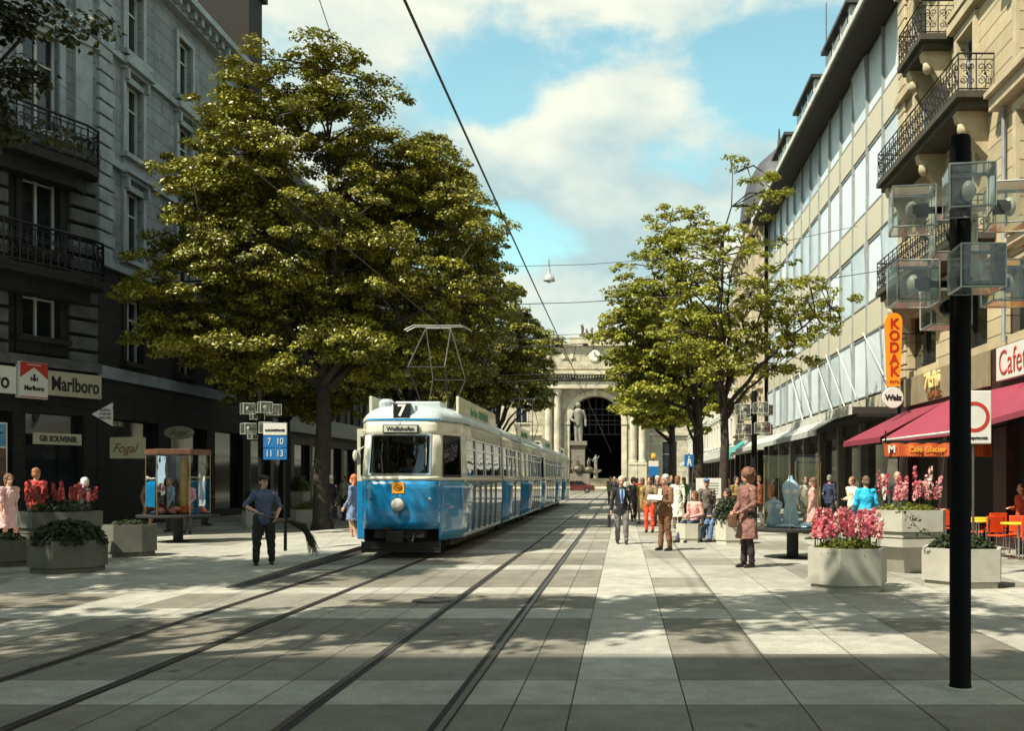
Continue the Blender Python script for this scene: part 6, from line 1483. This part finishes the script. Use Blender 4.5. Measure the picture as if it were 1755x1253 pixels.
    for s_ in (-1, 1): g.cap(hv(s_ * .018, -.092, .032), .004, hv(s_ * .045, -.082, .034), .004, 5)
    g.build('eyebrows', cm(hair, .7), P); g = MB(); g.cap(hv(-.02, -.093, -.06), .006, hv(.02, -.093, -.06), .006, 5); g.build('mouth', cm((.28, .06, .05), .5), P)
    if not shirt and style in ('shirt', 'trousers') and not cap_col:
        g = MB(); c = J['nek']; g.lathe([(.075, -.03), (.068, .0), (.06, .022)], 14, (c.x, c.y - .005, c.z - .005)); g.build('collar', cm(tuple(min(.8, q * .6 + .25) for q in top)), P, smooth=True)
    if shirt:
        c = J['che']; g = MB(); r_ = .128 * W_ + .017
        g.add([(c.x - .055, c.y - r_ + .01, c.z + .13), (c.x + .055, c.y - r_ + .01, c.z + .13), (c.x + .062, c.y - r_ - .012, c.z), (c.x + .02, c.y - r_ - .012, c.z - .24), (c.x - .02, c.y - r_ - .012, c.z - .24), (c.x - .062, c.y - r_ - .012, c.z)], [(0, 5, 4, 3, 2, 1)])
        o = g.build('shirt_front', cm(shirt), P); q = o.modifiers.new('s', 'SOLIDIFY'); q.thickness = .02; q.offset = 0
        if tie:
            g = MB(); g.add([(c.x - .014, c.y - r_ - .006, c.z + .13), (c.x + .014, c.y - r_ - .006, c.z + .13), (c.x + .026, c.y - r_ - .028, c.z - .16), (c.x, c.y - r_ - .028, c.z - .22), (c.x - .026, c.y - r_ - .028, c.z - .16)], [(0, 4, 3, 2, 1)])
            o = g.build('tie', cm(tie), P); q = o.modifiers.new('s', 'SOLIDIFY'); q.thickness = .012; q.offset = 0
    k = h / 1.75; P.scale = (k, k, k); P.location = (loc[0], loc[1], z); P.rotation_euler = (0, 0, rz)
    return P
def hgt(py, y): return CAMH + (VY - py) * y / FPX
F = 0.; FL = -PI / 2; FRt = PI / 2; BK = PI       # facing: camera, left, right, away
# 1 the sweeper
sx, sy = G(452, 971)
person((sx, sy), R(28), 1.66, 'street sweeper in a dark blue shirt and black cap holding a birch broom', top=(.06, .085, .15), bottom=(.014, .013, .014), hair=(.02, .015, .01), cap_col=(.012, .012, .014), wide=1.25, vox=.0075, headturn=R(20), sleeves=0,
       pose=dict(eL=(.30, -.06, 1.16), wL=(.20, -.24, .96), eR=(-.34, -.02, 1.18), wR=(-.16, -.25, 1.06), kL=(.13, -.02, .50), aL=(.15, .02, .09), kR=(-.13, -.02, .5), aR=(-.14, .02, .09)))
br = thing('broom', 'long birch twig broom held by the sweeper beside the stop pole', 'broom', (sx + .1, sy - .2, 1.))
MB().tube([(sx - .12, sy - .28, 1.02), (sx + .14, sy - .22, .93), (sx + .50, sy - .12, .84)], [.014, .014, .016], 8).build('broomstick', 'brown_wood', br)
q = MB(); rr_ = random.Random(4)
for i in range(90):
    a = Vector((sx + .46, sy - .13, .85)) + Vector((rr_.uniform(-.02, .02), rr_.uniform(-.03, .03), rr_.uniform(-.02, .02)))
    e = Vector((sx + .93, sy + .0, .22)) + Vector((rr_.uniform(-.11, .09), rr_.uniform(-.10, .10), rr_.uniform(-.05, .12)))
    m1 = Vector((sx + .74, sy - .06, .74)) + Vector((rr_.uniform(-.05, .05), rr_.uniform(-.06, .06), rr_.uniform(-.07, .05))); m2 = Vector((sx + .87, sy - .02, .5)) + Vector((rr_.uniform(-.07, .07), rr_.uniform(-.08, .08), rr_.uniform(-.05, .05)))
    q.tube([a, m1, m2, e], [.006, .005, .004, .002], 3)
q.build('bristles', M('birch twigs', (.03, .026, .016), .9), br)
# 2 man with briefcase
x, y = G(1065, 933)
person((x, y), R(6), 1.66, 'grey haired man in a black jacket and pale blue shirt walking with a briefcase', top=(.012, .012, .014), bottom=(.16, .15, .14), hair=(.45, .44, .42), style='jacket', shirt=(.25, .42, .60), tie=(.02, .06, .16), vox=.0085, wide=1.1,
       pose=dict(kL=(.11, -.12, .52), aL=(.11, -.12, .09), kR=(-.09, .02, .50), aR=(-.09, .12, .10), wL=(.27, -.10, .90), wR=(-.27, -.02, .88)))
bc = thing('briefcase', 'black briefcase carried by the man in the black jacket', 'briefcase', (x - .30, y, .4)); MB().b2(x - .34, x - .26, y - .16, y + .18, .42, .72).build('case', 'rubber', bc, bevel=.015); MB().tube([(x - .30, y - .06, .72), (x - .30, y - .06, .77), (x - .30, y + .06, .77), (x - .30, y + .06, .72)], .01, 5).build('handle', 'rubber', bc)
# 3 man in brown suit
x, y = G(1140, 944)
person((x, y), R(-48), 1.70, 'man in a brown suit reading a folded map', top=(.17, .075, .035), bottom=(.17, .075, .035), hair=(.42, .40, .38), style='jacket', shirt=(.5, .45, .38), vox=.0085, wide=1.12, headturn=R(-12),
       pose=dict(eL=(.26, -.06, 1.12), wL=(.10, -.30, 1.14), eR=(-.25, -.06, 1.12), wR=(-.08, -.30, 1.12), aL=(.13, .03, .09), aR=(-.12, -.03, .09)))
nb = MB().add([(x - .42, y - .28, 1.16), (x - .10, y - .36, 1.14), (x - .06, y - .20, 1.24), (x - .38, y - .12, 1.26)], [(0, 1, 2, 3)]).build('folded_map', 'white'); q = nb.modifiers.new('s', 'SOLIDIFY'); q.thickness = .015; tag(nb, 'small folded map in the hands of the man in brown', 'map')
# 4 woman in mauve coat
x, y = G(1281, 973)
person((x, y), R(-62), 1.77, 'woman with curly brown hair in a long mauve coat and dark flared trousers', top=(.20, .095, .075), bottom=(.018, .014, .018), hair=(.13, .055, .025), hair_kind='curly', style='coat', hem=.52, vox=.0085,
       pose=dict(eL=(.22, -.02, 1.13), wL=(.06, -.24, .99), eR=(-.24, -.02, 1.13), wR=(-.08, -.24, 1.0), kL=(.08, -.01, .5), kR=(-.08, 0, .5), aL=(.08, .04, .09), aR=(-.08, -.02, .09)))
hb = thing('handbag', 'dark handbag held in front of the woman in the mauve coat', 'handbag', (x - .22, y - .1, .9)); MB().b2(x - .36, x - .22, y - .26, y - .02, .74, .96).build('bag', 'brown_wood', hb, bevel=.02); MB().tube([(x - .29, y - .22, .96), (x - .27, y - .2, 1.02), (x - .27, y - .08, 1.02), (x - .29, y - .06, .96)], .008, 5).build('strap', 'brown_wood', hb)
# 5.. passers-by
x, y = G(1161, 908); person((x, y), BK, 1.68, 'woman in a long white coat seen from behind, beside the man in brown', top=(.68, .64, .52), bottom=(.1, .06, .04), hair=(.20, .08, .03), hair_kind='long', style='coat', hem=.42)
x, y = G(1113, 913); person((x, y), R(-15), 1.66, 'woman in a patterned brown top and bright orange red trousers', top=(.24, .17, .09), bottom=(.70, .07, .02), hair=(.05, .025, .015), hair_kind='long', pose=dict(wL=(.1, -.25, 1.12), eL=(.24, -.05, 1.13)))
x, y = G(1086, 893); person((x, y), R(10), 1.62, 'dark haired woman in a black coat just behind the man with the briefcase', top=(.012, .012, .013), hair=(.02, .015, .01), hair_kind='curly', style='coat', hem=.42)
x, y = G(1101, 898); person((x, y), R(-20), 1.62, 'woman in a yellow dress half hidden among the walkers', top=(.52, .38, .08), hair=(.22, .12, .05), hair_kind='long', style='dress', hem=.5)
x, y = G(1127, 902); person((x, y), R(5), 1.70, 'man in a dark coat behind the woman in orange', top=(.03, .025, .02), hair=(.5, .48, .45), style='jacket')
x, y = G(1053, 872); person((x, y), R(0), 1.70, 'distant man in a dark suit left of the grey haired man', top=(.03, .03, .04), hair=(.1, .06, .04), style='jacket')
x, y = G(1072, 868); person((x, y), BK, 1.66, 'distant walker in a light shirt behind the first man', top=(.5, .48, .42), hair=(.1, .06, .04))
x, y = G(1137, 880); person((x, y), R(170), 1.66, 'distant woman with red hair and orange scarf', top=(.6, .12, .03), hair=(.3, .08, .02), hair_kind='long')
x, y = G(1262, 905); person((x, y), R(20), 1.66, 'woman in an olive patterned top behind the tree at the bench', top=(.22, .15, .05), bottom=(.05, .04, .03), hair=(.05, .03, .02), hair_kind='long')
x, y = G(1248, 898); person((x, y), R(-30), 1.60, 'dark clothed passer-by right behind the straight tree trunk', top=(.05, .03, .02), hair=(.02, .015, .01))
x, y = G(1300, 905); person((x, y), R(200), 1.70, 'man in a brown red jacket behind the mauve coat', top=(.25, .07, .03), hair=(.25, .12, .04), style='jacket')
x, y = G(1393, 925); person((x, y), R(-100), 1.62, 'woman in a pale pink dress walking past the shop columns', top=(.60, .34, .28), hair=(.14, .06, .03), hair_kind='long', style='dress', hem=.5)
x, y = G(1378, 915); person((x, y), R(30), 1.68, 'man in a cream shirt by the shop window', top=(.55, .5, .4), hair=(.1, .05, .03))
x, y = G(1484, 950); person((x, y), BK, 1.66, 'person in a bright turquoise blue jacket seen from behind', top=(.015, .38, .62), bottom=(.1, .09, .07), hair=(.12, .08, .05), style='jacket', wide=1.2, pose=dict(wL=(.22, -.18, .98), wR=(-.22, -.18, .98)))
x, y = G(1460, 920); person((x, y), R(-60), 1.64, 'woman in a cream blouse under the dark red awning', top=(.62, .56, .42), hair=(.18, .09, .04), hair_kind='long')
x, y = G(1513, 925); person((x, y), R(0), 1.72, 'man in a black suit with white shirt at the café entrance', top=(.012, .012, .012), hair=(.4, .35, .25), style='jacket', shirt=(.6, .58, .5))
x, y = G(1538, 930); person((x, y), R(-20), 1.78, 'bald man in a dark jacket below the orange valance', top=(.02, .018, .018), hair=(.35, .22, .15), hair_kind='bald', style='jacket')
x, y = G(1752, 948); person((8.55, 21.3), R(-80), 1.5, 'person in a red brown coat at the right picture edge by the red chairs', top=(.42, .05, .015), hair=(.1, .05, .03), style='coat', hem=.4)
# left side
person((-13.75, 22.2), R(60), 1.70, 'woman in a pink dress at the left picture edge', top=(.55, .33, .33), hair=(.15, .08, .04), hair_kind='long', style='dress', hem=.52, sleeves=0, legs_skin=True)
x, y = (62 - VX) * 23.4 / FPX, 23.4; person((x, y), BK, hgt(803, y), 'person in a red pullover walking away behind the left planters', top=(.42, .03, .02), bottom=(.04, .03, .03), hair=(.30, .12, .04), wide=1.15)
x, y = (146 - VX) * 25 / FPX, 25.; person((x, y), R(150), 1.62, 'white haired woman behind the red blossoms', top=(.02, .018, .02), bottom=(.02, .02, .02), hair=(.75, .72, .66), hair_kind='long')
x, y = (321 - VX) * 28.5 / FPX, 28.5; person((x, y), R(30), 1.60, 'woman in a pink top seen through the left display case', top=(.55, .22, .20), hair=(.12, .07, .04), hair_kind='long')
x, y = (292 - VX) * 30 / FPX, 30.; person((x, y), R(-40), 1.62, 'person with a pale blue bag strap seen through the left display case', top=(.25, .35, .5), hair=(.1, .06, .03))
x, y = (256 - VX) * 29 / FPX, 29.; person((x, y), R(70), 1.66, 'person in brown walking just left of the display case', top=(.2, .12, .07), hair=(.25, .14, .06), hair_kind='long', style='dress', hem=.5)
x, y = G(566, 908); person((x, y), R(15), 1.70, 'woman in black with a white headscarf, waiting left of the tram', top=(.010, .010, .012), hair=(.72, .70, .64), hair_kind='long', style='coat', hem=.35)
x, y = G(606, 926); person((x, y), R(-100), 1.70, 'red haired woman in a blue patterned dress boarding the tram', top=(.14, .19, .32), hair=(.50, .13, .03), hair_kind='long', style='dress', hem=.55, legs_skin=True)
x, y = (352 - VX) * 34 / FPX, 34.; person((x, y), R(100), 1.68, 'dark clothed walker in front of the left shop windows', top=(.08, .09, .06), hair=(.05, .03, .02))
x, y = (590 - VX) * 38 / FPX, 38.; person((x, y), R(-30), 1.70, 'person in a light shirt deep in the shade left of the tram', top=(.5, .48, .4), hair=(.08, .05, .03))
sitp = dict(kL=(.12, -.42, .50), aL=(.13, -.46, .09), kR=(-.12, -.42, .50), aR=(-.13, -.46, .09), hL=(.09, -.02, .52), hR=(-.09, -.02, .52), pel=(0, 0, .55), wL=(.12, -.34, .72), wR=(-.12, -.34, .72))
person((-4.5, 20.95), 0, 1.72, 'tram driver in a grey blue uniform behind the windscreen', top=(.12, .15, .2), hair=(.05, .03, .02), pose=sitp, pz=.55, z=.78, cap_col=(.03, .04, .06), vox=.014)
for k, (yy, xx, tc_, lb) in enumerate(((23.6, -3.75, (.45, .55, .6), 'tram passenger in a pale blue blouse behind the second side window'), (25.1, -3.75, (.6, .6, .55), 'tram passenger in a white shirt behind the third side window'), (22.4, -5.2, (.3, .1, .08), 'tram passenger in a red jumper just behind the cab'), (34.5, -3.75, (.2, .2, .25), 'tram passenger in grey in the rear section'))):
    person((xx, yy), 0, 1.68, lb, top=tc_, hair=(.1, .06, .03), pose=sitp, pz=.55, z=.72, vox=.016)
for (px, py, rz_, hh_, lb, tp, bt, hr, kd, sy_) in (
    (1046, 866, .2, 1.72, 'far walker in a tan jacket at the edge of the tracks', (.3, .2, .1), (.05, .05, .05), (.1, .06, .04), 'short', 'jacket'),
    (1092, 872, 3.0, 1.62, 'far woman in a red coat walking towards the station', (.45, .04, .03), (.05, .05, .05), (.05, .03, .02), 'long', 'coat'),
    (1150, 884, .4, 1.74, 'dark haired man in a black suit right of the white coat', (.015, .015, .018), (.02, .02, .02), (.02, .015, .01), 'short', 'jacket'),
    (1172, 888, -.6, 1.64, 'woman in a green blouse just left of the pedestrian sign', (.05, .16, .06), (.03, .03, .03), (.15, .07, .03), 'long', 'shirt'),
    (1215, 884, 1.2, 1.66, 'woman in a brown dress behind the notice board', (.14, .07, .04), (.1, .1, .1), (.05, .03, .02), 'long', 'dress'),
    (1275, 892, -.9, 1.70, 'man in a dark green coat between the trees and the shops', (.03, .05, .03), (.02, .02, .02), (.06, .04, .03), 'short', 'coat'),
    (1322, 898, .9, 1.64, 'woman in an orange top at the canopy in the distance', (.55, .16, .03), (.04, .04, .06), (.05, .03, .02), 'long', 'shirt'),
    (1422, 905, 2.2, 1.72, 'man in a dark blue jacket looking at the shop window', (.02, .03, .07), (.03, .03, .03), (.2, .18, .15), 'short', 'jacket')):
    x, y = G(px, py); person((x, y), rz_, hh_, lb, top=tp, bottom=bt, hair=hr, hair_kind=kd, style=sy_, hem=.45, vox=.014)
# bench with seated people
bx, by = 2.18, 25.4
bn = thing('bench', 'dark bench with seated people under the right trees', 'bench', (bx, by, 0))
q = MB()
for i in range(4): q.b2(bx - .75, bx + .75, by - .36 + i * .19, by - .20 + i * .19, .42, .46)
q.build('seat', 'darkshop', bn, bevel=.005)
for dx_ in (-.62, .62):
    for dy_ in (-.26, .26): MB().b2(bx + dx_ - .03, bx + dx_ + .03, by + dy_ - .03, by + dy_ + .03, 0, .42).build('leg', 'darkshop', bn)
sit = dict(kL=(.12, -.42, .50), aL=(.13, -.50, .09), kR=(-.10, -.42, .52), aR=(-.12, -.62, .09), hL=(.09, -.02, .52), hR=(-.09, -.02, .52), pel=(0, 0, .55), wL=(.12, -.34, .66), wR=(-.10, -.32, .66))
person((bx - .35, by - .02), R(-40), 1.66, 'person in a pink striped blouse sitting at the left end of the bench', top=(.60, .30, .26), bottom=(.05, .07, .11), hair=(.12, .06, .03), hair_kind='long', pose=sit, pz=.55)
person((bx + .38, by), R(-62), 1.74, 'man in a dark jacket and jeans lounging on the right half of the bench', top=(.02, .025, .04), bottom=(.10, .17, .30), hair=(.03, .02, .015), hair_kind='long', pose=sit, pz=.55, lean=(0, .12), style='trousers')
person((bx + .02, by + .75), R(-10), 1.6, 'person with a blue hat standing behind the bench', top=(.12, .10, .08), bottom=(.03, .03, .03), hair=(.2, .1, .05), cap_col=(.06, .12, .25))
# white board behind the bench
q = thing('notice_board', 'white board with faint grey print standing behind the bench', 'board', (3.0, 31, 0)); x0, x1 = (1193 - VX) * 30.6 / FPX, (1236 - VX) * 30.6 / FPX
MB().b2(x0, x1, 30.58, 30.66, 1.0, 1.62).build('panel', 'white', q, bevel=.01)
for x in (x0 + .05, x1 - .05): MB().b2(x - .03, x + .03, 30.59, 30.65, 0, 1.0).build('leg', 'steel', q)
mm = MB()
for i in range(5): mm.b2(x0 + .3, x1 - .08, 30.572, 30.58, 1.14 + i * .08, 1.155 + i * .08)
mm.build('print', 'steel', q)

# ------------------------------------------------------------------ café furniture
MT['chair_red'] = M('orange red plastic', (.62, .06, .01), .4); MT['yellow'] = M('yellow plastic', (.75, .50, .03), .4)
def cafe_chair():
    t = thing('cafe_chair', '', 'chair', (0, 0, 0), 'red café chairs')
    MB().b2(-.21, .21, -.21, .21, .43, .46).build('seat', 'chair_red', t, bevel=.01); MB().b2(-.21, .21, .19, .22, .50, .84).build('backrest', 'chair_red', t, bevel=.01)
    for x in (-.18, .18):
        for y in (-.18, .18): MB().tube([(x * 1.1, y * 1.1, 0), (x, y, .43 if y < 0 else .82)], .011, 5).build('leg', 'chrome', t)
    return t
def cafe_table():
    t = thing('cafe_table', '', 'table', (0, 0, 0), 'yellow café tables')
    MB().lathe([(.34, .70), (.35, .71), (.35, .73), (.34, .735)], 24).build('table_top', 'yellow', t); MB().tube([(0, 0, .02), (0, 0, .70)], .025, 8).build('leg', 'chrome', t); MB().lathe([(.22, 0), (.2, .02), (.03, .03)], 16).build('foot', 'chrome', t); return t
cc = cafe_chair(); ct_ = cafe_table()
cp = [(7.75, 20.3, .3), (8.35, 20.9, 2.8), (7.7, 21.8, 1.2), (8.4, 22.5, 3.3), (7.8, 23.3, .2), (8.5, 24, 2.0), (7.6, 24.6, 1.0), (8.45, 19.6, 2.2), (7.95, 19.0, .4), (8.3, 25.6, 2.7)]
for i, (x, y, a) in enumerate(cp): place(cc if i == 0 else dup(cc), (x, y, 0), a, 'orange red café chair with thin metal legs below the burgundy awning')
for i, (x, y) in enumerate(((7.45, 20.9), (8.0, 22.3), (8.1, 24.9), (7.9, 19.8))): place(ct_ if i == 0 else dup(ct_), (x, y, 0), 0, 'round yellow café table among the red chairs')

# ------------------------------------------------------------------ car in front of the station
MT['car_red'] = M('dark red car paint', (.10, .022, .02), .25, var=.05, coat=1)
cx0, cy0 = (986 - VX) * 108 / FPX, 108.
cr = thing('parked_car', 'dark red car seen from the side in front of the monument', 'car', (cx0, cy0, 0))
prof = [(-2.1, .3), (-2.15, .62), (-1.95, .85), (-1.3, .92), (-.75, 1.36), (.75, 1.38), (1.35, .95), (2.05, .85), (2.15, .6), (2.1, .3)]
def sidepoly(mb, prof, y0, y1): n = len(prof); mb.add([(cx0 + a, cy0 + y0, z) for a, z in prof] + [(cx0 + a, cy0 + y1, z) for a, z in prof], [tuple(range(n)), tuple(range(2 * n - 1, n - 1, -1))] + [(i, n + i, n + (i + 1) % n, (i + 1) % n) for i in range(n)])
q = MB(); sidepoly(q, prof, -.82, .82); q.build('body', 'car_red', cr, bevel=.06)
q = MB(); sidepoly(q, [(-1.12, .94), (-.70, 1.3), (-.05, 1.31), (-.05, .94)], -.835, .835); sidepoly(q, [(.03, .94), (.03, 1.31), (.70, 1.31), (1.15, .94)], -.835, .835); q.build('window', 'pane', cr)
for x in (-1.3, 1.3):
    for y in (-.8, .66):
        m_ = Matrix.Translation((cx0 + x, cy0 + y, .31)) @ Matrix.Rotation(-PI / 2, 4, 'X'); w_ = MB().lathe([(.18, -.02), (.30, -.03), (.31, .0), (.31, .14), (.18, .16)], 20, M4=m_).build('wheel', 'rubber', cr)
        MB().lathe([(.17, -.035), (.17, .0)], 16, M4=m_).build('rim', 'chrome', w_)
for x in (-2.14, 2.14): MB().b2(cx0 + x - .05, cx0 + x + .05, cy0 - .8, cy0 + .8, .38, .5).build('bumper', 'chrome', cr)
MB().b2(cx0 - 2.17, cx0 - 2.1, cy0 - .7, cy0 - .5, .62, .76).build('headlight', 'lens', cr); MB().b2(cx0 - 2.17, cx0 - 2.1, cy0 + .5, cy0 + .7, .62, .76).build('headlight', 'lens', cr)
